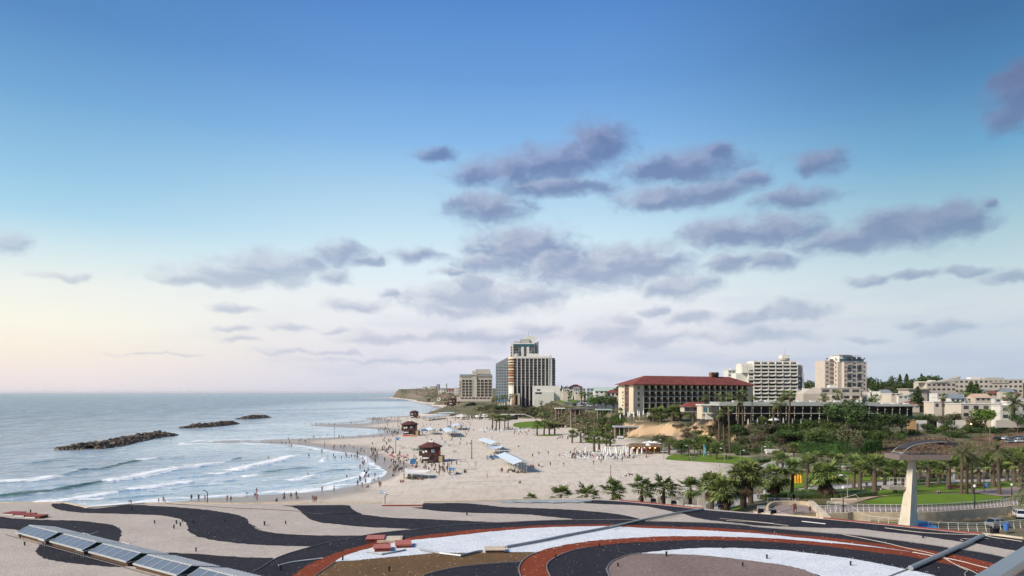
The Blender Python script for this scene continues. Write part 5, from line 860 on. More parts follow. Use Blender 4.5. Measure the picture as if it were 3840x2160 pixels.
# --- palms
def fan_palm_meshes(seed, rad_, nf, nd, th, tr, skirt, wind=.12, blades=9):
    rr = random.Random(seed); b = MB(); sk_ = MB()
    def frond(bb, a, e, L, Rf, droop):
        d = Vector((math.cos(a) * math.cos(e), math.sin(a) * math.cos(e), math.sin(e))); d.x += wind; d.normalize(); o = Vector((0, 0, th)); tip = o + d * L; tip.z -= droop * .3
        s = d.cross(Vector((0, 0, 1))).normalized(); up = s.cross(d)
        bb.quad(o - s * .03, o + s * .03, tip + s * .02, tip - s * .02)
        for k in range(blades):
            t = (k / (blades - 1) - .5) * 2.5; bl = Rf * (1 - .22 * abs(t)) * rr.uniform(.85, 1.1); v = (d * math.cos(t) + s * math.sin(t) + up * rr.uniform(-.15, .15)).normalized(); m_ = tip + v * bl * .55; q = tip + v * bl; q.z -= droop * bl * rr.uniform(.3, .6); w = v.cross(up).normalized() * bl * .085
            bb.quad(tip, m_ - w, q, m_ + w)
    for i in range(nf): frond(b, rr.uniform(0, 6.28), math.asin(rr.uniform(-.45, .98)), rad_ * rr.uniform(.4, .6), rad_ * rr.uniform(.5, .66), rr.uniform(.2, .8))
    for i in range(nd): frond(sk_, rr.uniform(0, 6.28), rr.uniform(-1.45, -.85), rad_ * rr.uniform(.3, .75) * skirt, rad_ * .4 * skirt, 1.0)
    t = MB(); n = 7; t.tube([(wind * .3 * (k / n) ** 2, 0, -.8 + (th + .8) * k / n) for k in range(n + 1)], [tr * (1.35 - .5 * k / n) for k in range(n + 1)], 8)
    return [('trunk', t.mesh('trunk', PTR)), ('crown', b.mesh('crown', LF['palm']))] + ([('skirt', sk_.mesh('skirt', LF['dead']))] if nd else [])
def date_palm_meshes(seed, L, nf, th, tr, wind=.25):
    rr = random.Random(seed); b = MB()
    for i in range(nf):
        a = rr.uniform(0, 6.28); e = math.asin(rr.uniform(-.25, .97)); d = Vector((math.cos(a) * math.cos(e) + wind, math.sin(a) * math.cos(e), math.sin(e))).normalized(); o = Vector((0, 0, th)); l = L * rr.uniform(.8, 1.1); pts = []
        for k in range(8): t = k / 7; p = o + d * l * t; p.z -= .42 * l * t * t * (1.1 - .5 * d.z); p.x += wind * .5 * t * t; pts.append(p)
        s = d.cross(Vector((0, 0, 1))).normalized()
        for k in range(1, 15):
            t = k / 15 * 7; i0 = int(t); p = pts[i0].lerp(pts[min(i0 + 1, 7)], t - i0); f = (pts[min(i0 + 1, 7)] - pts[i0]).normalized(); ll = L * .17 * math.sin(.35 + 2.4 * k / 15)
            for sg in (-1, 1): q = p + (s * sg * .85 + f * .6).normalized() * ll - Vector((0, 0, .3 * ll)); w = f * L * .022; b.add([p - w, p + w, q], [(0, 1, 2)])
        for k in range(7): b.quad(pts[k] - s * .04, pts[k] + s * .04, pts[k+1] + s * .03, pts[k+1] - s * .03)
    t = MB(); n = 7; t.tube([(0, 0, -.8 + (th + .8) * k / n) for k in range(n + 1)], [tr * (1.2 - .3 * k / n) for k in range(n + 1)], 8)
    return [('trunk', t.mesh('trunk', PTR)), ('crown', b.mesh('crown', LF['date']))]
PALM = {'row': fan_palm_meshes(1, 3.0, 46, 7, 5.0, .3, .6), 'row2': fan_palm_meshes(2, 3.0, 42, 8, 5.0, .3, .6, .2), 'big': fan_palm_meshes(3, 3.9, 74, 64, 6.4, .55, .86, .1), 'big2': fan_palm_meshes(4, 3.9, 70, 60, 6.4, .55, .86, .16), 'mid': fan_palm_meshes(5, 2.7, 42, 4, 5.0, .3, .55, .22), 'mid2': fan_palm_meshes(6, 2.7, 40, 7, 5.0, .36, .6, .12), 'thin': fan_palm_meshes(7, 1.9, 34, 26, 9.0, .22, .8, .15, 7), 'thin2': fan_palm_meshes(8, 1.9, 30, 30, 9.0, .24, .85, .25, 7), 'date': date_palm_meshes(9, 4.0, 46, 8.0, .38), 'date2': date_palm_meshes(10, 4.0, 40, 8.0, .35, .35)}
PH = {'row': 5, 'row2': 5, 'big': 6.4, 'big2': 6.4, 'mid': 5, 'mid2': 5, 'thin': 9, 'thin2': 9, 'date': 8, 'date2': 8}
def palm(p, ch, kind, label, group, wid=1.0):
    """ch: height of the crown's heart above the ground; wid scales the crown"""
    nm = 'date_palm' if kind.startswith('date') else 'fan_palm'; t = thing(nm, label, 'palm tree', p, R.uniform(-.5, .5), group); th = PH[kind]
    t.rotation_euler.x, t.rotation_euler.y = R.uniform(-.05, .05), R.uniform(-.03, .07)
    for n_, me in PALM[kind]:
        o = link(n_, me, t)
        if n_ == 'trunk': o.scale = (wid, wid, ch / th)
        else: o.scale = (wid, wid, wid); o.location.z = ch - th * wid
    return t
def palm_at(px, pyc, pyb, kind, label, group, wid=1.0, Y=None):
    p = PG(px, pyb) if Y is None else QG(px, Y); zc = CZ - (pyc - HY) * p.y / F; return palm(p, max(1.2, zc - p.z), kind, label, group, wid)
G_ = 'row of palms behind the roof edge'
for px, pyc, wid, l in ((1993, 1877, .55, 'tip of a low palm just showing over the roof edge beside a white post'), (2100, 1858, .9, 'leftmost low fan palm behind the roof edge'), (2197, 1856, .9, 'low fan palm second from left behind the roof edge'), (2297, 1842, .95, 'fan palm with thin trunk, third in the row behind the roof'), (2405, 1834, 1, 'fourth fan palm in the row, drooping leaves'), (2489, 1832, 1, 'fifth fan palm in the row, right of a thin pole'), (2588, 1832, 1, 'last fan palm of the row, before white pillars')): palm_at(px, pyc, 0, 'row' if px % 2 else 'row2', l, G_, wid * 1.12, 152)
for px, pyc, Y, k, wid, l in ((2665, 1815, 142, 'big', .86, 'left one of two bushy palms with brown skirts overlapping'), (2712, 1838, 134, 'big2', .92, 'bushy palm with low hanging leaves right at the roof edge'), (2786, 1790, 140, 'big', 1.0, 'tall bushy palm with a long brown skirt'), (2815, 1768, 150, 'big2', .82, 'palm partly behind the tall skirted palm'), (2899, 1790, 158, 'big2', 1.0, 'thick palm with dark brown skirt above the low hedge'), (3097, 1785, 150, 'big', 1.05, 'broad palm standing alone on the round lawn by the hedge')): palm_at(px, pyc, 0, k, l, 'bushy palms with brown skirts', wid, Y)
PARK = [(2969,1865,1755,'mid',1.1),(3022,1838,1738,'mid2',1),(3201,1832,1740,'mid',1.1),(3224,1842,1760,'mid2',1),(3279,1862,1748,'mid2',1.25),(3318,1834,1758,'mid',1.1),(3357,1850,1758,'mid',1.1),(3386,1828,1752,'mid2',1.1),(3478,1829,1752,'mid2',1.1),(3520,1815,1760,'mid',1),(3556,1836,1750,'mid2',1.2),(3605,1855,1700,'date2',.8),(3625,1853,1712,'date',.75),(3647,1850,1718,'date2',.75),(3672,1822,1752,'mid2',1.1),(3725,1828,1738,'mid2',1.2),(3748,1856,1688,'date',.85),(3776,1808,1738,'mid',1.1),(3803,1812,1718,'mid2',1.3),(3838,1800,1712,'mid',1.3),
 (2935,1768,1722,'mid',1.1),(2975,1738,1682,'mid',1),(2915,1760,1712,'mid2',1),(3150,1780,1728,'mid',1),(3060,1760,1716,'mid2',1),(3240,1790,1735,'mid',1.1),(3262,1786,1738,'mid2',1.1),(3120,1770,1722,'mid',1),(3195,1780,1728,'mid2',1),(3300,1790,1735,'mid2',1.1),(3420,1795,1742,'mid',1.1),(3445,1800,1745,'mid2',1.1),(3500,1795,1742,'mid',1.1),(3590,1800,1742,'mid2',1.1),(3700,1798,1735,'mid',1.1),(3750,1795,1738,'mid2',1.1),(3630,1800,1745,'mid',1.2),(3350,1790,1742,'mid',1.1),(3030,1775,1722,'mid',1),(3385,1790,1735,'date',.55),(3535,1800,1738,'date2',.6),(3825,1830,1735,'mid2',1.2)]
WHERE = ['by the plaza steps','by the yellow inflatable','beside the tall thin pole','by the picnic tables','left of the lookout tower','behind the lookout tower','on the green mound','behind the lower deck','right of the lookout tower','beside the path','by the white board','first of three tall trunks','middle of three tall trunks','last of three tall trunks','behind the benches','by the blue bin','tallest near the red paving','by the right path bend','near the right edge','cut by the right edge']
for i, (px, pb, pc, k, w) in enumerate(PARK): palm_at(px, pc, pb, k, ('park %s palm ' % ('date' if 'date' in k else 'fan') + WHERE[i]) if i < 20 else 'park palm in the far rows between lawn and road', 'palms in the park' if i < 20 else 'palms in the far rows of the park', w)
palm_at(3872, 1815, 0, 'date', 'date palm at the right edge with fronds reaching into the picture', 'palms in the park', 1.15, 108)
HOT = [(2686,1487,0,345,'thin2',1.1),(2730,1487,0,342,'thin',1.1),(2787,1474,0,318,'thin2',1.0),(2813,1492,0,316,'thin',.7),(2765,1500,0,318,'thin',1.1),(2737,1532,0,300,'thin2',1.1),(2697,1552,0,325,'thin2',1.3),(2715,1520,0,330,'thin',1.2),(2898,1522,0,316,'thin2',1.2),(2923,1512,0,318,'thin',1.2),(2957,1480,0,316,'thin2',1.2),(2935,1478,0,345,'thin2',1.3),(2830,1500,0,345,'thin',.9),(2640,1490,0,370,'thin',1.1),(2477,1552,0,405,'mid',1.5),(2520,1546,0,400,'mid2',1.5),(2548,1548,0,402,'mid',1.6),(2600,1545,0,385,'mid2',1.5),(2450,1556,0,408,'mid',1.4),(2328,1545,0,430,'thin',1.4),(3277,1492,0,330,'thin2',1.3),(3537,1486,0,330,'thin2',1.0),(3136,1478,0,400,'thin2',1.5),(3090,1492,0,380,'thin',1.4),(3419,1494,0,420,'thin',1.3),(3602,1474,0,450,'thin',1.3),(3773,1484,0,430,'thin2',1.4),(3800,1510,0,305,'date',1.3),(3440,1470,0,480,'thin',1.3),(3700,1478,0,460,'thin',1.3),(2860,1600,0,322,'mid2',1.2),(3345,1480,0,520,'thin2',1.4)]
for px, pc, _, Y, k, w in HOT: palm_at(px, pc, 0, k, 'tall thin palm among the hotel and villa gardens on the bluff', 'palms on the bluff', w * 1.35, Y)
BEA = [(1846,1567,1613),(1860,1572,1611),(1873,1568,1612),(1893,1570,1612),(1905,1566,1609),(2014,1592,1632),(2040,1590,1632),(2060,1598,1630),(2145,1628,1661),(2178,1626,1661),(2228,1640,1694),(2246,1640,1686),(2273,1647,1674),(2288,1648,1674),(2508,1668,1705),(2583,1668,1702),(2642,1676,1703),(2685,1682,1722),(2205,1636,1660),(2080,1600,1630)]
for px, pc, pb in BEA: palm_at(px, pc, pb, 'mid' if px % 2 else 'mid2', 'small palm beside the beach bars and promenade', 'palms along the beach promenade', 1.25)
for i in range(34):
    if i < 7: px, Y, h = 1762 + i * 10 + rv.uniform(-3, 3), 1000 + rv.uniform(-60, 60), 8
    elif i < 18: px, Y, h = 1846 + (i - 7) * 8.5 + rv.uniform(-3, 3), 800 + rv.uniform(-20, 20), 12
    else: px, Y, h = rv.uniform(2020, 2330), rv.uniform(560, 760), rv.uniform(7, 10)
    palm(QG(px, Y), h, 'thin' if i % 2 else 'thin2', 'distant palm near the far hotels and car park', 'distant palms by the far hotels', 1.5)
# --- bluff shrubs and trees
def bushes(poly, n, kinds, r0, r1, label, group, hr=(.7, 1.1)):
    for x, y in sorted(scatter(poly, n, rv), key=lambda q: q[1]): shrub(PG(x, y), rv.uniform(r0, r1), rv.choice(kinds), label, group, rv.uniform(*hr))
bushes([(2820,1580),(3270,1585),(3400,1618),(3430,1640),(3320,1668),(3280,1650),(3000,1650),(2850,1640),(2800,1600)], 48, ['dark','dark','mid','mid','olive'], 2.6, 4.6, 'dense green bush on the hotel bluff', 'green bushes on the bluff')
bushes([(2560,1650),(2640,1600),(2760,1590),(2880,1630),(2990,1650),(3000,1690),(2900,1702),(2720,1696),(2580,1680)], 48, ['olive','olive','brown','dark','mid'], 2.2, 4.0, 'olive and brown bush on the lower bluff slope', 'dry bushes on the lower bluff')
bushes([(2500,1700),(2560,1672),(2900,1690),(2900,1706),(2820,1712),(2700,1702),(2600,1700)], 20, ['dark','dark','olive'], 1.6, 2.6, 'dark bush at the foot of the bluff behind the small lawn', 'bushes behind the small lawn')
bushes([(2480,1596),(2600,1590),(2640,1610),(2600,1650),(2560,1640)], 12, ['olive','brown','brown'], 1.8, 3.2, 'dry bush clinging to the sandstone cliff', 'bushes on the sandstone cliff')
bushes([(2100,1590),(2180,1570),(2260,1575),(2340,1590),(2340,1638),(2280,1640),(2200,1615)], 34, ['mid','dark','olive','bright','mid'], 2.6, 4.6, 'green bush on the slope behind the beach promenade', 'green bushes behind the promenade')
bushes([(2180,1560),(2240,1548),(2330,1560),(2340,1580),(2240,1580)], 10, ['dark','mid'], 2.6, 4.4, 'dark bush below the hotel end wall', 'green bushes behind the promenade')
bushes([(3430,1612),(3640,1600),(3840,1600),(3840,1622),(3640,1632),(3560,1650),(3440,1650)], 20, ['dark','dark','olive'], 2.4, 3.8, 'dark green bush along the garden walls on the right', 'bushes along the garden walls')
bushes([(3420,1604),(3640,1598),(3860,1592),(3860,1612),(3640,1624),(3440,1628)], 28, ['dark','dark','dark','mid'], 2.0, 3.2, 'dark green bush in the long row along the garden walls', 'bushes along the garden walls')
bushes([(3170,1700),(3260,1662),(3400,1640),(3560,1650),(3620,1668),(3560,1690),(3360,1708)], 8, ['brown','brown','olive'], .9, 1.9, 'dry brown bush on the bare bank behind the lookout deck', 'dry bushes on the bare bank', (.5, .8))
bushes([(3640,1625),(3750,1604),(3860,1600),(3860,1614),(3760,1622)], 8, ['olive','olive','brown'], 1.0, 1.8, 'grey green bush on top of the reddish bank', 'dry bushes on the bare bank', (.5, .8))
bushes([(3060,1650),(3260,1640),(3320,1660),(3290,1668),(3070,1668)], 13, ['dark','mid'], 2.4, 3.8, 'bush above the long clipped hedge', 'green bushes on the bluff')
bushes([(2960,1775),(3100,1765),(3400,1780),(3840,1775),(3840,1785),(3400,1790),(3100,1778)], 14, ['dark','mid','olive'], .9, 1.5, 'low bush between the road and the park lawn', 'bushes beside the park road')
bushes([(2480,1556),(2700,1560),(2700,1578),(2560,1582),(2480,1570)], 9, ['mid','dark','bright'], 1.3, 2.4, 'garden bush in front of the red roofed hotel', 'garden bushes by the hotel')
bushes([(1790,1535),(1850,1524),(1900,1530),(1880,1548),(1810,1545)], 10, ['dark','mid','olive'], 4.4, 7, 'green bush on the far slope below the tower hotel', 'bushes on the far slope'); bushes([(1960,1540),(2060,1530),(2110,1570),(2080,1575),(1980,1562)], 12, ['olive','dark','mid'], 3.6, 6, 'bush on the far slope right of the frame tower', 'bushes on the far slope')
for px, Y, h, r, k, l in ((3695, 306, 10.5, 5.6, 'bright', 'round bright green tree before the pinkish villa'), (3650, 310, 6, 3.2, 'olive', 'small grey green tree left of the bright round tree'), (3520, 318, 6, 5, 'olive', 'wide low grey green tree above the white wall panels'), (3465, 322, 6.5, 4.6, 'dark', 'dark round tree right of the white roofed wing'), (3575, 320, 6.5, 4.5, 'olive', 'olive tree before the cream house with red side roof'), (3815, 300, 9, 3.0, 'dark', 'tall ivy covered trunk at the right edge'), (3590, 400, 7, 3, 'dark', 'dark tree beside the pinkish villa'), (3565, 309, 5.5, 2.0, 'dark', 'conical dark bush between white wall panels'), (3475, 309, 4, 2.6, 'dark', 'dark bush before the wide white wall panel'), (3160, 300, 12, 6.5, 'dark', 'dense dark tree before the low wing'), (3230, 296, 11, 6, 'dark', 'large dark tree hiding the end of the low wing'), (3120, 310, 12, 5.5, 'mid', 'green tree rising over the low wing roof'), (3205, 318, 13, 5.5, 'dark', 'dark tree crown against the white roofed wing'), (3060, 284, 9, 5, 'mid', 'green tree above the clipped hedge'), (3330, 296, 10, 6, 'dark', 'dark tree at the right end of the bluff'), (3380, 300, 9, 5, 'dark', 'dark tree beside the ochre wall panel'), (3295, 270, 8, 3.4, 'mid', 'leafy tree behind the clipped hedge end'), (3180, 272, 10, 4.4, 'olive', 'brownish tree right of the clipped hedge'), (3215, 262, 8, 2.4, 'olive', 'slender brown green tree by the parked white car'), (2555, 290, 7, 4, 'mid', 'green tree left of the small lawn'), (2480, 320, 7, 5, 'olive', 'olive tree by the thatched bar'), (2640, 318, 6, 3.5, 'bright', 'bright green bush tree on the bluff crest'), (2760, 316, 6, 4, 'dark', 'dark bush tree in front of the pavilion palms'), (2950, 300, 6, 5, 'mid', 'low green tree below the folded parasols'), (2880, 308, 5, 5, 'olive', 'grey green bush tree below the wing'), (2230, 500, 10, 6, 'bright', 'bright green tree near the terrace restaurant'), (2270, 470, 11, 7, 'dark', 'dark tree right of the terrace restaurant'), (2300, 455, 10, 6, 'dark', 'dark tree beside the hotel end wall')): tree(QG(px, Y), h, r, k, l)
# --- plateau trees and the skyline
for i in range(120):
    Y = rv.uniform(420, 900); px = rv.uniform(2090, 3900)
    if 2320 < px < 2860 and Y < 620: continue
    if 2760 < px < 3030 and Y < 640 or 3070 < px < 3270 and Y < 540: continue
    if 2060 < px < 2340 and Y < 680: continue
    if px > 3560 and 440 < Y < 560: continue
    tree(QG(px, Y), rv.uniform(5, 9), rv.uniform(3, 5), rv.choice(['dark', 'dark', 'mid', 'olive']), 'leafy tree scattered among the houses of the plateau', 'trees among the plateau houses', low=.15)
for i in range(46):
    px = rv.uniform(2060, 2340) if i < 26 else rv.uniform(2340, 3900); Y = rv.uniform(840, 1050); tree(QG(px, Y), rv.uniform(6, 9), rv.uniform(4, 7), rv.choice(['dark', 'dark', 'olive']), 'distant tree on the skyline of the plateau', 'distant skyline trees', low=.1)
for px, yt, Y, r in ((3270, 1416, 690, 9), (3290, 1428, 680, 8), (3330, 1432, 700, 8), (3345, 1412, 720, 5), (3370, 1432, 690, 8), (3400, 1430, 690, 8), (3425, 1418, 700, 7), (3455, 1414, 700, 9), (3480, 1410, 710, 9), (3505, 1411, 700, 9), (3520, 1415, 720, 8), (3040, 1428, 720, 7), (3060, 1434, 700, 6), (3010, 1436, 720, 6), (2120, 1450, 900, 6), (2330, 1452, 760, 6), (2310, 1450, 800, 6), (3620, 1420, 720, 7), (3700, 1416, 740, 6)):
    p = QG(px, Y); tree(p, CZ - (yt - HY) * Y / F - p.z, r, 'dark', 'broad dark tree on the skyline between tower and villas', 'broad skyline trees', low=.1)
def conifer(p, h, r, label, dense=False):
    rr = random.Random(int(p.x * 7)); t = thing('pine_tree', label, 'pine tree', p); MB().tube([(0, 0, -1), (0, 0, h)], [r * .09, .04], 6).build('trunk', BARK, t); b = MB(); n = 13 if not dense else 20
    for k in range(n):
        z = h * (.12 + .86 * k / n); rk = r * (1 - k / n) ** .8 + .15
        for j in range(9): a = rr.uniform(0, 6.28); leaves(b, rr, (math.cos(a) * rk * .62, math.sin(a) * rk * .62, z), rk * .42, rk * .42, h / n * (.35 if not dense else .7), 7, r * .13)
    b.build('crown', LF['dark'], t)
for px, yt, Y, r, d, l in ((3080, 1401, 600, 5, 0, 'tiered pine left of the stone apartment tower'), (3440, 1448, 405, 4.6, 1, 'dark dense pine before the orange roofs'), (3640, 1430, 455, 6, 1, 'left one of two dark pines before the long flats'), (3662, 1435, 450, 5.5, 1, 'right one of two dark pines before the long flats'), (3375, 1402, 740, 4.5, 1, 'slim pointed pine on the skyline'), (3400, 1400, 730, 5, 1, 'second slim pointed pine on the skyline'), (3456, 1397, 760, 4.5, 0, 'pointed pine rising from the broad trees'), (2052 + 55, 1444, 880, 4, 1, 'small pointed pine on the skyline right of the finned hotel'), (2316, 1446, 760, 4, 1, 'pointed pine left of the red roofed hotel')):
    p = QG(px, Y); conifer(p, CZ - (yt - HY) * Y / F - p.z, r, l, d)
# --- ground cover
def tufts(polys, n, s0, s1, m, name, label):
    b = MB()
    for poly, share in polys:
        for x, y in scatter(poly, int(n * share), rv):
            p = PG(x, y)
            if p.y < 50: continue
            s = rv.uniform(s0, s1) * (p.y / 300) ** .5
            for _ in range(5): u = Vector((rv.gauss(0, 1), rv.gauss(0, 1), rv.gauss(0, .35))).normalized() * s; w = Vector((rv.gauss(0, .5), rv.gauss(0, .5), 1)).normalized() * s * .7; q = p + Vector((rv.gauss(0, s), rv.gauss(0, s), s * .25)); b.quad(q - u * .5, q + w * .4 - u * .2, q + u * .5, q - w * .2)
    return tag(b.build(name, LF[m]), label, kind='stuff')
tufts([([(1765,1538),(1860,1518),(1925,1522),(1990,1535),(2070,1512),(2150,1530),(2250,1560),(2340,1590),(2330,1640),(2240,1630),(2130,1600),(2030,1572),(1920,1556),(1830,1548)], 1.0)], 1500, .8, 1.7, 'olive', 'scrub', 'olive scrub covering the far bluff slope')
tufts([([(1765,1538),(1860,1518),(1925,1522),(1990,1535),(2070,1512),(2150,1530),(2250,1560),(2340,1590),(2330,1640),(2240,1630),(2130,1600),(2030,1572),(1920,1556),(1830,1548)], .6), ([(3160,1720),(3250,1665),(3400,1640),(3560,1645),(3600,1668),(3500,1690),(3330,1705)], .8)], 2000, .7, 1.5, 'brown', 'dry_scrub', 'brown dry scrub on the bare slopes')
tufts([([(2560,1680),(2640,1600),(2800,1585),(3280,1585),(3420,1640),(3300,1690),(2900,1706),(2700,1700)], 1.0)], 1700, .7, 1.4, 'dark', 'ground_cover', 'dark green ground cover on the hotel bluff')
tufts([([(3560,1690),(3600,1664),(3640,1650),(3700,1662),(3720,1690),(3640,1702)], .4), ([(3420,1690),(3560,1684),(3860,1690),(3860,1702),(3500,1708)], .3), ([(3640,1640),(3720,1618),(3860,1606),(3860,1622),(3740,1640)], .3)], 700, .5, 1.0, 'olive', 'dry_scrub', 'low scrub on the brown banks at right')
tufts([([(1480,1466),(1640,1458),(1700,1478),(1720,1502),(1690,1510),(1640,1500),(1560,1480)], 1.0)], 500, .9, 1.8, 'olive', 'scrub', 'faint scrub on the far headland')
# --- hedges
def hedge(px, zlift, h, w, m, label, nm='hedge', dens=60, s=.16):
    pts = smooth_line([PG(x, y) for x, y in px], 5); b = MB(); rr = random.Random(len(px) * 5)
    for i in range(len(pts) - 1):
        a, c = pts[i], pts[i + 1]; d = (c - a).normalized(); n_ = Vector((-d.y, d.x, 0))
        b.frust([a - n_*w*.4, c - n_*w*.4, c + n_*w*.4, a + n_*w*.4], [p + Vector((0, 0, h * .9)) for p in (a - n_*w*.4, c - n_*w*.4, c + n_*w*.4, a + n_*w*.4)])
        for _ in range(int((c - a).length * dens * h / 2)):
            p = a.lerp(c, rr.random()) + n_ * rr.uniform(-.55, .55) * w + Vector((0, 0, rr.uniform(0, 1.05) * h))
            if rr.random() < .5: p = a.lerp(c, rr.random()) + n_ * (-.5 * w) * rr.uniform(.8, 1.1) + Vector((0, 0, rr.uniform(0, 1) * h))
            u = Vector((rr.gauss(0, 1), rr.gauss(0, 1), rr.gauss(0, 1))).normalized() * s; v = u.cross(Vector((rr.gauss(0, 1), rr.gauss(0, 1), rr.gauss(0, 1)))).normalized() * s * .5; b.quad(p - u, p - v, p + u, p + v)
    return tag(b.build(nm, LF[m]), label, 'hedge')
hedge([(2985,1697),(3060,1700),(3150,1704),(3230,1702),(3300,1692)], 0, 4.6, 3, 'hedge', 'long tall clipped hedge at the foot of the bluff', dens=26, s=.3)
hedge([(2880,1872),(2960,1872),(3060,1868),(3160,1868),(3262,1860)], 0, 1.2, 5, 'dark', 'low dark hedge curving behind the plaza', dens=110); hedge([(2905,1858),(3000,1850),(3100,1850),(3200,1852)], 0, .9, 4, 'mid', 'low green hedge above the dark one', dens=110)
hedge([(2770,1742),(2830,1738),(2880,1730),(2945,1722)], 0, 1.2, 2.2, 'dark', 'low hedge at the right end of the small lawn', dens=60); hedge([(3430,1812),(3500,1808),(3560,1806)], 0, .9, 1.6, 'dark', 'low hedge beside the park path', dens=60); hedge([(3470,1580),(3570,1578)], 3.2, 1.5, 2, 'mid', 'clipped hedge top behind the white wall panels', dens=40, s=.25)
# ------------------------------------------------------------------ park: lawns, paths, walls, railings
GRS = {}
def grass_mat(n, a, c, d=None):
    m = D.materials.new(n); m.use_nodes = True; t = NT(m.node_tree); b = m.node_tree.nodes['Principled BSDF']; pos = t.n('ShaderNodeNewGeometry').outputs['Position']
    n1 = t.n('ShaderNodeTexNoise', {'Vector': pos, 'Scale': .16, 'Detail': 5.0}).outputs[0]; n2 = t.n('ShaderNodeTexNoise', {'Vector': pos, 'Scale': 3.0, 'Detail': 4.0, 'Roughness': .8}).outputs[0]
    col = t.mix(n2, a, c); col = t.mix(t.n('ShaderNodeMapRange', {0: n1, 1: .48, 2: .68}).outputs[0], col, d or (.09, .085, .04)); m.node_tree.links.new(col, b.inputs['Base Color']); b.inputs['Roughness'].default_value = .9; b.inputs['Specular IOR Level'].default_value = .1
    m.node_tree.links.new(t.n('ShaderNodeBump', {'Height': n2, 'Strength': .6, 'Distance': .15}).outputs[0], b.inputs['Normal']); return m
GRS['lawn'] = grass_mat('lawn_grass', (.075, .145, .014), (.15, .23, .026), (.10, .145, .024)); GRS['dry'] = grass_mat('dry_grass', (.075, .08, .028), (.13, .115, .055), (.14, .105, .065))
PAVE = mat('pale_paving', (.35, .33, .31), .8, .1, .5); PPINK = mat('pinkish_paving', (.25, .195, .18), .8, .12, .5); SANDP = mat('sandy_path', (.36, .27, .19), .9, .15, .4); ASPH = mat('asphalt', (.075, .075, .078), .85, .2, .3); DIRT = mat('red_brown_dirt', (.085, .05, .03), .95, .3, .25, col2=(.17, .10, .065), bump=.8)
def patch(px, m, off, name, label, step=None, kind='structure', sub=4):
    pts = [PG(x, y) for x, y in px]; out = smooth_line([(p.x, p.y) for p in pts + [pts[0]]], sub)[:-1]; poly = [(p.x, p.y) for p in out]; n = len(poly)
    xs = [p[0] for p in poly]; ys = [p[1] for p in poly]; step = step or max(1.2, (max(xs) - min(xs) + max(ys) - min(ys)) / 70)
    inn = [(x, y) for x in np.arange(min(xs), max(xs), step) for y in np.arange(min(ys), max(ys), step) if in_poly(x, y, poly)]
    r = delaunay_2d_cdt([Vector(p) for p in poly + inn], [(i, (i + 1) % n) for i in range(n)], [], 1, 1e-3)
    me = D.meshes.new(name); me.from_pydata([(v.x, v.y, gz(v.x, v.y) + off) for v in r[0]], [], r[2]); me.materials.append(m); me.polygons.foreach_set('use_smooth', [True] * len(me.polygons)); me.update()
    return tag(link(name, me), label, kind=kind)
patch([(2494,1722),(2520,1706),(2600,1703),(2700,1706),(2800,1716),(2862,1733),(2790,1741),(2700,1736),(2600,1730),(2540,1727)], GRS['lawn'], .08, 'lawn', 'small bright lawn at the foot of the bluff')
patch([(2950,1800),(3000,1775),(3100,1768),(3250,1772),(3380,1780),(3345,1798),(3200,1806),(3060,1818),(2960,1834)], GRS['lawn'], .1, 'lawn', 'lawn with picnickers beyond the park path')
patch([(2985,1852),(3100,1840),(3250,1832),(3400,1824),(3600,1814),(3860,1806),(3860,1824),(3740,1834),(3600,1846),(3400,1856),(3260,1866),(3120,1862)], GRS['lawn'], .1, 'lawn', 'lawn between the park path and the green mound')
patch([(3215,1882),(3300,1868),(3420,1858),(3560,1854),(3700,1856),(3768,1868),(3700,1884),(3560,1893),(3400,1897),(3280,1896)], GRS['lawn'], .12, 'lawn', 'round green mound behind the lookout tower')
patch([(2940,1889),(2990,1876),(3090,1870),(3170,1873),(3240,1886),(3262,1897),(3100,1894),(3000,1890)], GRS['dry'], .14, 'lawn', 'dry patchy lawn round the broad palm')
patch([(2720,1902),(2760,1895),(2800,1898),(2790,1912),(2740,1914)], GRS['lawn'], .1, 'lawn', 'small grass patch under the tall palms')
patch([(2560,1908),(2640,1885),(2740,1872),(2860,1852),(3000,1834),(3150,1820),(3350,1806),(3600,1798),(3860,1792),(3860,1803),(3600,1811),(3360,1818),(3160,1834),(3010,1848),(2890,1872),(2800,1888),(2680,1925)], PAVE, .13, 'path', 'pale path winding through the park')
patch([(2840,1752),(2900,1728),(2960,1716),(3010,1722),(2960,1748),(2900,1785),(2800,1800),(2780,1790)], PAVE, .1, 'path', 'pale path by the low white walls'); patch([(3620,1842),(3740,1834),(3860,1824),(3860,1852),(3765,1864),(3660,1852)], PPINK, .14, 'paving', 'pinkish paving at the right side of the park'); patch([(3000,1762),(3200,1752),(3500,1756),(3860,1752),(3860,1766),(3500,1772),(3200,1766),(3010,1775)], SANDP, .1, 'road', 'sandy road with parked cars behind the park'); patch([(3100,1890),(3190,1872),(3300,1862),(3330,1862),(3250,1876),(3180,1893)], SANDP, .17, 'path', 'sandy path between the lawns')
patch([(3560,1690),(3600,1668),(3700,1655),(3860,1645),(3860,1668),(3720,1685),(3620,1695)], DIRT, .1, 'dirt_lot', 'reddish dirt parking lot on the right'); patch([(3630,1652),(3700,1628),(3860,1612),(3860,1645),(3740,1660),(3650,1668)], DIRT, .16, 'dirt_bank', 'reddish brown earth bank behind the parking lot'); patch([(3330,1706),(3420,1680),(3560,1676),(3860,1682),(3860,1700),(3560,1712),(3420,1714)], DIRT, .1, 'dirt_bank', 'orange brown earth bank behind the lookout deck')
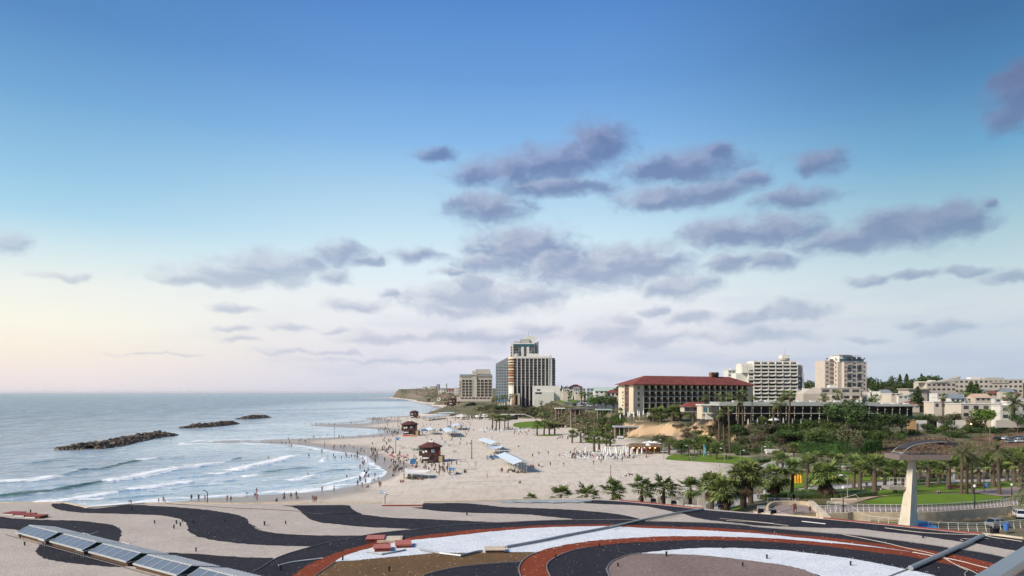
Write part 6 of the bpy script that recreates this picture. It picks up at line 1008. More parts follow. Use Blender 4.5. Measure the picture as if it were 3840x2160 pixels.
patch([(2862,1942),(2884,1900),(2960,1894),(3050,1900),(3100,1914),(3112,1928),(3085,1945),(2990,1960)], PPINK, .02, 'paving', 'pinkish paved plaza behind the roof edge'); patch([(3064,1925),(3120,1922.5),(3260,1919),(3383,1919.5),(3500,1917.5),(3616,1909.5),(3694,1903.5),(3764,1897.5),(3830,1891),(3800,1880),(3700,1891),(3560,1899),(3400,1903),(3250,1902),(3110,1902),(3070,1908)], PPINK, .03, 'paving', 'pinkish promenade behind the white railing')
for a, c in (((2905, 1924), (3000, 1900)), ((3000, 1900), (3075, 1915))): p, q = P(*a, 7.0), P(*c, 7.0); d = (q - p).normalized(); n_ = Vector((-d.y, d.x, 0)) * .12; me = flat_poly([Vector((v.x, v.y, 7.09)) for v in (p - n_, q - n_, q + n_, p + n_)]); me.materials.append(PAVE); tag(link('pavement_line', me), 'pale line across the pinkish plaza', kind='structure')
patch([(2100,1506),(2200,1497),(2330,1500),(2330,1526),(2230,1530),(2130,1520)], ASPH, .3, 'car_park', 'busy car park left of the red roofed hotel', step=12); patch([(2040,1500),(2090,1494),(2180,1500),(2140,1512),(2080,1508)], GRS['lawn'], .4, 'lawn', 'green verge beside the far car park', step=12); patch([(1925,1600),(1935,1586),(2030,1580),(2110,1590),(2090,1602),(2000,1608)], GRS['lawn'], .2, 'lawn', 'small lawn by the far beach bar', step=8); patch([(2188,1650),(2215,1646),(2300,1660),(2290,1664),(2210,1662)], GRS['lawn'], .2, 'lawn', 'thin grass strip beside the promenade', step=6)
patch([(2000,1632),(2060,1630),(2110,1632),(2050,1636)], GRS['lawn'], .15, 'lawn', 'little grass patch under two beach palms', step=4)
# retaining wall with blocks
WST = D.materials.new('block_wall'); WST.use_nodes = True; t = NT(WST.node_tree); bs = WST.node_tree.nodes['Principled BSDF']; oc = t.n('ShaderNodeTexCoord').outputs['Object']; sp_ = t.n('ShaderNodeSeparateXYZ', {0: oc}); uv = t.n('ShaderNodeCombineXYZ', {0: sp_.outputs[0], 1: sp_.outputs[2]}).outputs[0]
br = t.n('ShaderNodeTexBrick', {'Vector': uv, 'Color1': (.44, .36, .25, 1), 'Color2': (.52, .43, .31, 1), 'Mortar': (.30, .24, .17, 1), 'Scale': 1.0, 'Mortar Size': .018, 'Brick Width': .75, 'Row Height': .34}).outputs[0]; nn = t.n('ShaderNodeTexNoise', {'Vector': oc, 'Scale': .9, 'Detail': 5.0}).outputs[0]
WST.node_tree.links.new(t.mix(t.m('MULTIPLY', t.n('ShaderNodeMapRange', {0: nn, 1: .45, 2: .75}).outputs[0], .5), br, (.34, .24, .14)), bs.inputs['Base Color']); bs.inputs['Roughness'].default_value = .9
def wall_along(pts, z0, z1, w, m, name, label, cat, parent=None):
    b = MB(); n = len(pts); P2 = [(Vector((p.x, p.y, 0)), Vector((pts[min(i+1, n-1)].y - pts[max(i-1, 0)].y, -(pts[min(i+1, n-1)].x - pts[max(i-1, 0)].x), 0)).normalized()) for i, p in enumerate(pts)]
    zz0 = z0 if callable(z0) else (lambda i: z0); zz1 = z1 if callable(z1) else (lambda i: z1)
    for i in range(n - 1):
        (p, u), (q, v) = P2[i], P2[i + 1]; Z = lambda k: Vector((0, 0, k)); b.frust([p + u*w + Z(zz0(i)), q + v*w + Z(zz0(i+1)), q + Z(zz0(i+1)), p + Z(zz0(i))], [p + u*w + Z(zz1(i)), q + v*w + Z(zz1(i+1)), q + Z(zz1(i+1)), p + Z(zz1(i))])
    return tag(b.build(name, m, parent), label, cat)
wl = smooth_line(WALL, 3); wall_along(wl, 4.2, 7.08, .55, WST, 'retaining_wall', 'long curved retaining wall of pale stone blocks', 'wall')
def railing(pts, h, label, group, lean=.25, sp=.95, base=0.0):
    t = thing('railing', label, 'railing', pts[0], 0, group); o0 = Vector(pts[0]); L = [0]
    for p, q in zip(pts, pts[1:]): L.append(L[-1] + (q - p).length)
    pm = MB().tube([(0, 0, 0), (0, lean * .9, h * .45), (0, lean, h * .8), (0, lean * .75, h)], .04, 5).mesh('post', WHT); k = 0; s = 0
    b = MB(); off = lambda p, z, f: p - o0 + Vector((0, lean * f, z)); b.tube([off(p, h, .75) for p in pts], .035, 5).build('top_rail', WHT, t)
    for z, f in ((.3, .75), (.55, .95), (.8, 1.0)): MB().tube([off(p, h * z, f) for p in pts], .012, 4).build('wire', WHT, t)
    while s < L[-1] and k < 95:
        i = max(j for j in range(len(L)) if L[j] <= s); f = (s - L[i]) / (L[i+1] - L[i]) if i + 1 < len(L) else 0; p = pts[i].lerp(pts[min(i+1, len(pts)-1)], f); link('post', pm, t, p - o0); s += sp; k += 1
    return t
railing([Vector((p.x, p.y - .1, 7.09)) for p in wl], 1.25, 'white curved railing on top of the stone retaining wall', None)
lr = smooth_line([P(x, y, 5.3) for x, y in ((3104, 1945), (3200, 1955), (3320, 1967), (3440, 1976), (3560, 1982), (3700, 1984), (3860, 1973))], 3); railing([Vector((p.x, p.y, gz(p.x, p.y))) for p in lr], 1.4, 'white leaning railing below the retaining wall, behind the roof edge', None, sp=1.5)
pw_ = smooth_line([P(x, y, 7) for x, y in ((2872, 1915), (2886, 1899), (2930, 1893), (3000, 1893), (3060, 1899))], 3); wall_along(pw_, 6.2, 7.75, .4, WST, 'parapet_wall', 'low curved stone wall behind the plaza', 'wall')
a, c = P(3050, 1900, 7), P(3116, 1946, 7); pts = [a.lerp(c, k / 6) for k in range(7)]; wall_along(pts, 6, lambda i: 8.1 - .12 * i, .9, STONE, 'ramp_wall', 'broad pale stone parapet running down to the roof edge', 'wall')
a = P(2838, 1926, 7); st = thing('steps', 'pale stone steps with metal handrails left of the plaza', 'steps', (a.x, a.y, 5.5)); [MB().box(0, .35 + k * .35, -.5, 1.8, k * .18 + .0, k * .18 + .17).build('step', STONE, st) for k in range(9)]; [MB().tube([(x, -.4, 1.5), (x, -.4, 2.9)], .03, 5).build('baluster', WHT, st) for x in (0, .25, .5, .75, 1.0)]
b = MB()
for k in range(4): b.tube([(0, -.42, 2.9 - k * .3), (1.0, -.42, 2.9 - k * .3), (4.5, -2.4, 1.7 - k * .3)], .022, 4)
b.build('handrail', WHT, st)
for (xa, ya), (xb, yb), h, l in (((2878, 1885), (2960, 1886), .9, 'greenish metal railing behind the plaza wall'),): pts = [P(xa, ya, 6.6).lerp(P(xb, yb, 6.6), k / 5) for k in range(6)]; railing(pts, h, l, None, .1, 1.4)
def bx(px0, px1, yt, yb, Y, dep, m, name, label, cat, group=None, rz=0.0): a, c = Q(px0, yb, Y), Q(px1, yb, Y); return tag(MB().box(0, c.x - a.x, 0, dep, -1.2, (yb - yt) * Y / F).build(name, m, None, False, a), label, cat, group)
bx(2876, 2922, 1686, 1712, 290, 3, WRND, 'kiosk', 'white boxy service kiosk behind the small lawn', 'kiosk'); bx(2922, 2975, 1690, 1705, 296, 2, BEIGE, 'low_wall', 'long low beige wall right of the white kiosk', 'wall'); bx(2946, 3022, 1700, 1719, 286, 3, BEIGE, 'low_wall', 'beige wall in front of the clipped hedge', 'wall'); bx(3020, 3025, 1668, 1702, 288, .6, WRND, 'post', 'tall white double post beside the clipped hedge', 'post'); bx(3042, 3056, 1670, 1694, 287, .4, WRND, 'sign_board', 'bent white board by the clipped hedge', 'sign')
for px, l in ((2500, 'left'), (2530, 'middle front'), (2545, 'right')): bx(px, px + 16, 1868 if px != 2530 else 1878, 1908, 150 if px != 2530 else 146, 1, WRND, 'white_pillar', '%s one of three white service pillars at the roof edge' % l, 'pillar', 'white service pillars')
bx(2466, 2640, 1862, 1876, 158, .5, BEIGE, 'low_wall', 'low grey beige wall between the beach and the white pillars', 'wall'); bx(2572, 2600, 1895, 1912, 142, 1, WRND, 'planter', 'white planter box at the roof edge', 'planter'); bx(2600, 2632, 1898, 1912, 141, 1, WRND, 'planter', 'second white planter box right of the first', 'planter'); bx(2618, 2648, 1868, 1896, 146, .6, BEIGE, 'sign_board', 'tilted beige board between the last row palm and bushy palms', 'board'); bx(2867, 2874, 1838, 1860, 160, .6, WRND, 'bollard', 'white stone bollard below the thick palm', 'bollard')
# ------------------------------------------------------------------ beach: huts, shelters, furniture
HUTB = mat('dark_red_brown_boards', (.045, .020, .018), .75, .25, .6); HUTR = mat('maroon_roof', (.085, .030, .026), .8, .2, .8); SIGNW = mat('sign_white', (.6, .62, .62), .6, .04); SIGNB = mat('sign_blue', (.05, .15, .42), .6, .05); TIMB = mat('pale_timber', (.34, .26, .16), .8, .2, 1.0)
def hut(loc, rz, sc, label):
    t = thing('lifeguard_hut', label, 'lifeguard hut', loc, rz, 'lifeguard huts along the beach'); t.scale = (sc, sc, sc)
    b = MB(); b.box(-2.4, 3.6, -2.6, 2.6, .9, 6.2).box(-3.6, -2.4, -2.6, 2.6, 2.6, 4.6); b.build('body', HUTB, t)
    for x, y in ((-2.2, -2.3), (3.3, -2.3), (-2.2, 2.3), (3.3, 2.3)): MB().box(x - .2, x + .2, y - .2, y + .2, -.8, .9).build('stilt', HUTB, t)
    b = MB(); e = [(4.9 * math.cos(a) + .2, 4.3 * math.sin(a), 6.15) for a in [math.pi / 8 + k * math.pi / 4 for k in range(8)]]; r_ = [(1.3 * math.cos(a) + .2, 1.1 * math.sin(a), 7.7) for a in [math.pi / 8 + k * math.pi / 4 for k in range(8)]]; b.frust([(x, y, z - .25) for x, y, z in e], e); b.frust(e, r_); b.build('roof', HUTR, t)
    for x in (-3.5, -2.9): MB().box(x, x + .12, -2.6, -2.45, 4.6, 6.1).build('post', HUTB, t)
    MB().box(-3.55, -1.2, -2.66, -2.6, 4.75, 5.9).build('opening', DRK, t); MB().box(-3.7, -2.35, -2.75, -2.62, 4.5, 4.75).build('sill', TIMB, t)
    for x, w, z, h, m in ((-2.2, .7, 3.7, .8, SIGNW), (-1.2, .8, 4.0, .75, SIGNW), (1.3, 1.1, 4.1, 1.0, SIGNW), (-2.2, 2.6, 1.5, .55, SIGNW)): MB().box(x, x + w, -2.68, -2.61, z, z + h).build('sign', m, t)
    MB().box(1.5, 2.2, -2.72, -2.685, 4.3, 4.9).build('blue_emblem', SIGNB, t); MB().box(3.65, 5.4, -2.2, 1.8, -.5, 2.6).build('timber_locker', TIMB, t); MB().box(3.65, 4.1, -2.0, -.4, 2.7, 4.8).build('red_board', mat('red_plastic', (.4, .035, .02), .5), t)
    b = MB(); [b.box(-1.0 + k * .35, -.65 + k * .35, -3.5, -2.65, 1.0 + k * .32 - .08, 1.0 + k * .32) for k in range(8)]; b.build('stairs', HUTB, t); b = MB(); b.box(-2.6, 4, -3.6, -2.6, .7, .88); b.build('deck', HUTB, t)
    MB().tube([(-.8, 0, 7.5), (-.8, 0, 10)], .04, 4).build('aerial', GRY, t); MB().box(-.2, 1.4, -.6, .5, 7.7, 8.3).build('water_tank', WHT, t)
    return t
h0 = hut(PG(1612, 1733), rad(-8), 1.02, 'nearest dark brown lifeguard hut with white signs and maroon roof')
for x, y, s, l in ((1535, 1633, 1.2, 'second lifeguard hut beside red and orange kayaks'), (1553, 1568.5, 1.1, 'far lifeguard hut right at the curved waterline'), (1606, 1507, 1.3, 'tiny lifeguard hut below the headland cliff'), (1697, 1521, 1.5, 'small dark lifeguard hut at the foot of the grid fronted building')):
    o = dup(h0, PG(x, y), rad(-8), s, l)
PNL = mat('pale_blue_panel', (.50, .58, .63), .5, .05, .2); SHW = mat('shelter_white', (.60, .58, .54), .6, .05)
def shelter(p0, p1, w, label, n=8, hgt=2.9):
    p0, p1 = Vector(p0), Vector(p1); d = (p1 - p0); d.z = 0; L = d.length; t = thing('beach_shelter', label, 'beach shelter', (p0.x, p0.y, min(p0.z, p1.z)), math.atan2(d.y, d.x), 'white shade shelters on the sand')
    pm = MB().box(-.13, .13, -.13, .13, -.6, hgt).mesh('post', SHW)
    for i in range(n):
        for y in (-w * .3, w * .3): link('post', pm, t, (L * (i + .5) / n, y, 0))
    MB().box(0, L, -w * .3 - .1, -w * .3 + .1, hgt, hgt + .25).box(0, L, w * .3 - .1, w * .3 + .1, hgt, hgt + .25).build('beam', SHW, t)
    for i in range(n):
        x0, x1 = L * i / n, L * (i + 1) / n - .25
        for y0, y1, z0, z1 in ((-w * .62, 0, hgt + .1, hgt + 1.15), (w * .62, 0, hgt + .1, hgt + 1.15)):
            b = MB(); b.frust([(x0, y0, z0), (x1, y0, z0), (x1, y1, z1), (x0, y1, z1)], [(x0, y0, z0 + .12), (x1, y0, z0 + .12), (x1, y1, z1 + .12), (x0, y1, z1 + .12)]); b.build('roof_panel', PNL if (y0 < 0 or i % 2) else SHW, t)
    return t
shelter(PG(1893, 1737), PG(1962, 1776), 5.2, 'nearest white shade shelter with slatted roof in the middle of the beach'); shelter(PG(1815, 1672), PG(1866, 1690), 5.0, 'long white shelter with striped roof above the blue beach chairs', 9)
shelter(PG(1682, 1626), PG(1700, 1640), 7, 'white gabled shelter right of the second lifeguard hut', 6); shelter(PG(1612, 1624), PG(1627, 1631), 5, 'small white shelter beside blue stacked chairs', 4); shelter(PG(1716, 1606), PG(1722, 1614), 7, 'gabled shelter half hidden behind another shelter', 5)
shelter(PG(1590, 1578), PG(1660, 1569), 9, 'long pale shelter beside the far lifeguard hut', 12, 3.4); shelter(PG(1640, 1562), PG(1698, 1555), 8, 'farthest row of pale shelters on the sand', 10, 3.4)
def fabric(pts, z, sag, m, label, group=None):
    """stretched cloth shade on poles"""
    t = thing('shade_cloth', label, 'shade cloth', pts[0], 0, group); o = Vector(pts[0]); c = [Vector(p) - o for p in pts]; N = 8; b = MB(); vs = []
    for i in range(N + 1):
        for j in range(N + 1):
            u, v = i / N, j / N; p = c[0] * (1-u) * (1-v) + c[1] * u * (1-v) + c[2] * u * v + c[3] * (1-u) * v; p.z += z + (.35 if (i + j) % N == 0 and i * j == 0 else 0) - sag * (math.sin(math.pi * u) + math.sin(math.pi * v)) * .5; vs.append(p)
    b.add(vs, [(i*(N+1)+j, (i+1)*(N+1)+j, (i+1)*(N+1)+j+1, i*(N+1)+j+1) for i in range(N) for j in range(N)]); b.build('cloth', m, t, True)
    for p in c: MB().tube([p - Vector((0, 0, .4)), p + Vector((0, 0, z + .2))], .05, 5).build('pole', WHT, t)
    return t
CLW = mat('white_cloth', (.64, .63, .60), .8, .05); CLB = mat('blue_cloth', (.035, .20, .44), .8, .1); CLR = mat('red_cloth', (.42, .04, .03), .8, .1)
fabric([PG(1502, 1800), PG(1608, 1796), PG(1612, 1786), PG(1520, 1783)], 2.1, .5, CLW, 'wide white stretched shade over a seated group near the pole'); fabric([PG(1824, 1704), PG(1872, 1706), PG(1888, 1692), PG(1830, 1694)], 2.8, .8, PNL, 'pale blue stretched shade over blue chairs'); fabric([PG(1680, 1782), PG(1702, 1782), PG(1708, 1775), PG(1684, 1774)], 1.9, .2, CLB, 'blue stretched shade over a seated group')
b = MB(); a = PG(1706, 1763); pts = [Vector((x, 0, 3.3 - .28 * abs(x) ** 1.6)) for x in [k * .5 - 3 for k in range(13)]]
for p, q in zip(pts, pts[1:]): b.quad(p + Vector((0, -.7 * (1 - abs(p.x) / 3.6), 0)), q + Vector((0, -.7 * (1 - abs(q.x) / 3.6), 0)), q + Vector((0, 1.2 * (1 - abs(q.x) / 3.6), 0)), p + Vector((0, 1.2 * (1 - abs(p.x) / 3.6), 0)))
a.x += 2.6; at2 = thing('arch_tent', 'white arched tent with slim curved legs on open sand', 'tent', a); b.build('canopy', CLW, at2); [MB().tube([(0, 0, 3.0), (sx * 1.5, y, 2.4), (sx * 2.7, y * 1.6, .9), (sx * 3.1, y * 1.8, -.2)], .06, 5).build('leg', WHT, at2) for sx in (-1, 1) for y in (-.6, 1.0)]
def pole(px, pb, pt, r, label, m=None, arm=False, group='tall poles on the beach'):
    p = PG(px, pb); h = (pb - pt) * p.y / F; t = thing('beach_pole', label, 'pole', p, 0, group); MB().tube([(0, 0, -.5), (0, 0, h)], [r, r * .7], 6).build('shaft', m or BRN, t)
    MB().box(-.5, .5, -.15, .15, h - .1, h + .15).build('lamp_head', GRY, t) if arm else MB().sphere((0, 0, h), r * 1.2, r * 1.2, r, 6, 4).build('cap', m or BRN, t)
for a in ((1515, 1795, 1706, .14, 'thin brown pole standing left of the wide white shade'), (1484, 1700, 1640, .16, 'flag pole with blue and white flags'), (1769, 1722, 1652, .2, 'leaning brown pole between hut and blue chairs'), (1690, 1604, 1577, .25, 'brown pole behind the gabled shelter'), (1254, 1643, 1604, .16, 'lamp pole on the sand spit', GRY, True), (1217, 1676, 1656, .14, 'short stake on the sand spit'), (1492, 1603, 1560, .2, 'thin pole behind the second lifeguard hut'), (641, 1662, 1640, .1, 'thin stake leaning in the water by the first breakwater'), (957, 1597, 1583, .12, 'thin stake in the water by the third breakwater'), (2290, 1826, 1745, .1, 'thin pole among the row palms')): pole(*a)
def streetlamp(px, pb, pt, label, group, m=None, black=False, side=-1):
    p = PG(px, pb); h = (pb - pt) * p.y / F; t = thing('street_lamp', label, 'street lamp', p, R.uniform(-.3, .3), group); m = m or (DKM if black else mat('weathered_pole', (.25, .21, .17), .7, .2))
    MB().tube([(0, 0, -.5), (0, 0, h)], [.11, .07], 6).build('pole', m, t)
    if black: MB().sphere((0, 0, h + .25), .26, .26, .3, 8, 5).build('lamp_head', WHT, t); MB().tube([(0, 0, h * .3), (0, 0, h * .38)], .14, 6).build('collar', m, t)
    else: MB().tube([(0, 0, h), (side * .5, 0, h + .15), (side * 1.0, 0, h + .12)], .05, 5).build('arm', m, t); MB().sphere((side * 1.25, 0, h + .1), .45, .3, .16, 8, 5).build('lamp_head', WHT, t)
for px, pb, pt, l in ((3162, 1930, 1834, 'left of the lookout tower'), (3655, 1909, 1828, 'right of the lookout tower'), (3794, 1870, 1822, 'at the red paving on the right')): streetlamp(px, pb, pt, 'black park lamp with white globe ' + l, 'black park lamps', black=True)
for px, pb, pt, s, l in ((2489, 1724, 1664, -1, 'at the left end of the small lawn'), (2586, 1716, 1672, -1, 'before the bushes of the small lawn'), (2716, 1738, 1682, -1, 'on the near edge of the small lawn'), (2856, 1727, 1676, 1, 'at the right end of the small lawn'), (2776, 1742, 1690, 1, 'with twin floodlights near the pale path'), (3712, 1660, 1598, 1, 'on the brown bank before the parking lot'), (3178, 1878, 1784, -1, 'with a thin pole beside the park lawn'), (3690, 1848, 1756, -1, 'with a thin pole by the benches'), (2272, 1640, 1606, -1, 'behind the promenade palms'), (2302, 1655, 1618, -1, 'left of the white notice board'), (2200, 1640, 1604, -1, 'between promenade palms'), (2038, 1600, 1552, -1, 'by the far lawn'), (2078, 1604, 1560, 1, 'right of the far lawn'), (2160, 1622, 1590, 1, 'on the promenade bend'), (2880, 1720, 1690, -1, 'beside the white kiosk'), (2466, 1690, 1650, 1, 'by the thatched beach bar'), (2110, 1536, 1490, -1, 'at the edge of the far car park'), (2250, 1534, 1488, -1, 'inside the far car park')): streetlamp(px, pb, pt, 'street lamp with a pale head ' + l, 'street lamps of the promenade', side=s)
def flag(px, pb, pt, w, label, star=True, stripes=True, m=None):
    p = PG(px, pb); h = (pb - pt) * p.y / F; t = thing('flag', label, 'flag', p); MB().tube([(0, 0, -.4), (0, 0, h)], .05, 5).build('pole', WHT, t); fh = w * .68; N = 8
    def sheet(x0, x1, z0, z1, mm, y, nm):
        b = MB(); xs = [x0 + (x1 - x0) * k / N for k in range(N + 1)]; f = lambda x: y + .12 * math.sin(x / w * 5) * x / w
        for k in range(N): b.quad((xs[k], f(xs[k]), z0 - .1 * xs[k]), (xs[k+1], f(xs[k+1]), z0 - .1 * xs[k+1]), (xs[k+1], f(xs[k+1]), z1 - .1 * xs[k+1]), (xs[k], f(xs[k]), z1 - .1 * xs[k]))
        b.build(nm, mm, t)
    sheet(.04, w, h - fh, h, m or SIGNW, 0, 'cloth')
    if stripes:
        for y in (-.012, .012): sheet(.05, w - .01, h - fh * .88, h - fh * .72, SIGNB, y, 'blue_stripe'); sheet(.05, w - .01, h - fh * .28, h - fh * .12, SIGNB, y, 'blue_stripe')
    if star:
        b = MB(); c = Vector((w * .5, -.06, h - fh * .5 - .05 * w)); r_ = fh * .17
        for o in (0, 1):
            P3 = [c + Vector((math.cos(math.pi / 2 + o * math.pi + k * 2.0944) * r_, 0, math.sin(math.pi / 2 + o * math.pi + k * 2.0944) * r_)) for k in range(3)]; b.tube(P3 + [P3[0]], r_ * .09, 4)
        b.build('blue_star', SIGNB, t)
flag(1425, 1885, 1838, 1.35, 'white flag with blue stripes and star just beyond the roof edge'); flag(1693, 1812, 1782, 1.2, 'white and blue flag on a short pole near the arched tent', star=False); flag(1486, 1700, 1641, 1.6, 'dark blue flag high on a pole by the white lockers', False, False, SIGNB); flag(1496, 1700, 1643, 1.5, 'white and blue flag fluttering beside the dark blue one')
p = PG(2638, 1714); ff = thing('feather_flag', 'tall teal feather flag standing on the small lawn', 'flag', p); MB().tube([(0, 0, -.3), (0, 0, 4.6), (.3, 0, 5.2)], .04, 5).build('pole', WHT, ff); MB().frust([(0, -.02, .9), (.95, -.02, 1.3), (.9, -.02, 3.8), (.25, -.02, 5.1)], [(0, .02, .9), (.95, .02, 1.3), (.9, .02, 3.8), (.25, .02, 5.1)]).build('cloth', mat('teal_cloth', (.05, .32, .36), .7, .08), ff); b = MB(); [b.box(.3, .7, -.035, -.025, 1.6 + k * .4, 1.78 + k * .4) for k in range(5)]; b.build('lettering', SIGNW, ff)
for x, y, m, l in ((1524, 1636, CLR, 'red kayak on the sand under the second lifeguard hut'), (1551, 1637, mat('orange_plastic', (.45, .22, .08), .5), 'orange kayak right of the red one')): p = PG(x, y); kt = MB(); kt.tube([(-2.8, 0, .5), (-1.6, 0, .32), (0, 0, .28), (1.6, 0, .32), (2.8, 0, .5)], [.05, .42, .55, .42, .05], 8); o = kt.build('kayak', m, None, True, p); tag(o, l, 'kayak')
# stacks, chairs, parasols
def stack_mesh(m, n=7):
    b = MB(); [b.box(-.95, .95, -.36, .36, k * .2, k * .2 + .1) for k in range(n)]; [b.box(x, x + .1, -.4, .4, 0, n * .2) for x in (-.95, -.3, .3, .85)]; return b.mesh('stack', m)
SW, SB = stack_mesh(SHW), stack_mesh(CLB)
for x, y in ((1497, 1678), (1507, 1684), (1515, 1684), (1537, 1687), (1553, 1690), (1562, 1689), (1573, 1688), (1668, 1672), (1678, 1675), (1688, 1675), (1697, 1675), (1705, 1698), (1647, 1668)): tag(link('lounger_stack', SW, None, PG(x, y), R.uniform(-.5, .5)), 'stack of white plastic loungers on the sand by the nearest lifeguard hut', 'lounger stack', 'white lounger stacks')
for x, y in ((1585, 1616), (1592, 1616), (1599, 1615), (1605, 1614), (1652, 1616), (1660, 1615), (1668, 1614), (1682, 1603), (1548, 1740), (1550, 1733)): tag(link('lounger_stack', SB, None, PG(x, y), R.uniform(-.5, .5)), 'stack of blue beach loungers near the second lifeguard hut', 'lounger stack', 'blue lounger stacks')
def chair_proto(m, name='plastic_chair'):
    b = MB(); b.box(-.24, .24, -.24, .24, .40, .45); b.frust([(-.24, .2, .45), (.24, .2, .45), (.24, .25, .45), (-.24, .25, .45)], [(-.22, .3, .95), (.22, .3, .95), (.22, .35, .95), (-.22, .35, .95)]); [b.box(x, x + .05, y, y + .05, 0, .4) for x in (-.24, .19) for y in (-.24, .19)]; b.box(-.29, -.24, -.2, .22, .45, .66).box(.24, .29, -.2, .22, .45, .66); return b.mesh(name, m)
WPL = mat('white_plastic', (.62, .63, .64), .5, .05); CHW, CHB = chair_proto(WPL), chair_proto(CLB); b = MB(); b.box(-.45, .45, -.45, .45, .68, .72); b.box(-.06, .06, -.06, .06, 0, .68); b.box(-.3, .3, -.3, .3, 0, .04); TBW = b.mesh('bar_table', WPL)
LGM = MB().box(-.33, .33, -.95, .55, .3, .36).frust([(-.33, .55, .3), (.33, .55, .3), (.33, .55, .36), (-.33, .55, .36)], [(-.33, 1.05, .62), (.33, 1.05, .62), (.33, 1.02, .68), (-.33, 1.02, .68)]).box(-.3, -.24, -.9, -.84, 0, .3).box(.24, .3, -.9, -.84, 0, .3).box(-.3, -.24, .45, .51, 0, .3).box(.24, .3, .45, .51, 0, .3).mesh('lounger', WPL)
rb_ = random.Random(5); AREA1 = [(2112,1705),(2180,1697),(2260,1700),(2340,1704),(2385,1712),(2370,1722),(2260,1726),(2180,1724),(2115,1716)]; AREA2 = [(1792,1612),(1850,1604),(1990,1606),(1995,1618),(1860,1622),(1795,1620)]
for x, y in scatter(AREA1, 170, rb_): tag(link('plastic_chair', CHW, None, PG(x, y), rb_.uniform(0, 6.28)), 'white plastic chair in the crowded open air bar on the sand', 'chair', 'white chairs of the beach bar')
for x, y in scatter(AREA1, 34, rb_): tag(link('bar_table', TBW, None, PG(x, y), rb_.uniform(0, 1)), 'small white table among the beach bar chairs', 'table', 'white tables of the beach bar')
for x, y in scatter(AREA2, 90, rb_): tag(link('beach_lounger', LGM, None, PG(x, y), rb_.uniform(-.4, .4)), 'white lounger in the far seating area before the tall palms', 'lounger', 'white loungers of the far seating area')
for k in range(16): tag(link('plastic_chair', CHB, None, PG(1836 + (k % 8) * 4.6, 1716 + (k // 8) * 5), rb_.uniform(0, 6.28)), 'blue chair under the pale blue stretched shade', 'chair', 'blue chairs under the shade')
b = MB(); b.tube([(0, 0, -.2), (0, 0, 1.0)], .035, 5); PPO = b.mesh('pole', WHT); b = MB(); b.tube([(0, 0, .85), (0, 0, 1.1), (0, 0, 2.2), (0, 0, 2.75)], [.16, .26, .17, .02], 8); PFO = b.mesh('folded_canopy', CLW)
b = MB(); e = [(1.6 * math.cos(a), 1.6 * math.sin(a), 2.2) for a in [k * math.pi / 4 for k in range(8)]]
for k in range(8): b.quad(e[k], e[(k + 1) % 8], (0, 0, 2.8)); b.quad(e[k], (e[k][0], e[k][1], 2.02), (e[(k+1) % 8][0], e[(k+1) % 8][1], 2.02), e[(k + 1) % 8])
b.tube([(0, 0, 0), (0, 0, 2.8)], .03, 5); POP = b.mesh('open_canopy', CLW)
def parasol(p, label, group, s=1.0, opened=False):
    t = thing('parasol', label, 'parasol', p, R.uniform(0, 3), group); t.scale = (s, s, s); link('pole', PPO, t); link('canopy' if opened else 'folded_canopy', POP if opened else PFO, t)
for k, x in enumerate((2258,2265,2272,2280,2287,2292,2300,2307,2314,2322,2329,2337,2346,2351,2356,2367,2371,2390,2407,2240,2196,2270,2310,2340)): parasol(PG(x, 1708 + (k * 7 % 12) - (6 if k > 18 else 0)), 'white folded parasol in the beach bar', 'folded parasols of the beach bar', 1.5)
for x in (2841, 2872, 2908, 2938, 2972, 3004, 3038, 3072, 2806): parasol(QG(x, 322), 'white folded parasol before the low black and white wing', 'folded parasols before the hotel wing', 1.45)
parasol(QG(2903, 320), 'open white parasol before the low wing', None, 1.7, True)
for x, y in ((2420, 1694), (2436, 1690), (2455, 1692), (2428, 1700)): parasol(PG(x, y), 'open white parasol at the thatched beach bar', 'open parasols of the beach bar', 1.6, True)
for i in range(14): parasol(QG(2326 + i * 12 + (i % 3) * 3, 419 + (i % 2) * 5), 'white folded parasol on the terrace below the red roofed hotel', 'parasols on the hotel terrace', 1.9 if i < 8 else 1.5, i > 9)
for x in range(1868, 1926, 6): parasol(QG(x, 806), 'tiny white parasol on the terrace by the frame tower', 'parasols of the far terrace', 2.0)
for i in range(24): parasol(PG(rb_.uniform(1716, 1830), rb_.uniform(1566, 1578)), 'small pale parasol in the crowded far part of the beach', 'parasols of the far beach', 1.5, i % 3 == 0)
p = PG(2156, 1710); tp = thing('tripod_frame', 'wooden tripod frame beside the open air beach bar', 'frame', p); [MB().tube([(math.cos(a) * 1.9, math.sin(a) * 1.9, -.2), (0, 0, 3.5)], .07, 5).build('leg', BRN, tp) for a in (.3, 2.4, 4.5)]
b = thing('beach_bar', 'beach bar under a low brown thatched roof with warm lights', 'beach bar', PG(2362, 1703)); b.location.z -= .1; Lb = 118 * b.location.y / F; TH = mat('thatch', (.15, .10, .065), .95, .3, 1.2, bump=.6)
MB().frust([(-.6, -2, 3.2), (Lb + .6, -2, 3.2), (Lb + .6, 6, 3.2), (-.6, 6, 3.2)], [(.8, 1, 4.5), (Lb - .8, 1, 4.5), (Lb - .8, 3.4, 4.5), (.8, 3.4, 4.5)]).build('roof', TH, b); MB().box(0, Lb, 2, 5.6, 0, 3.15).build('back_wall', mat('warm_brown_wall', (.20, .10, .06), .8, .3, .6), b); MB().box(.4, Lb - .4, .2, 1.0, 0, 1.1).build('counter', TIMB, b)
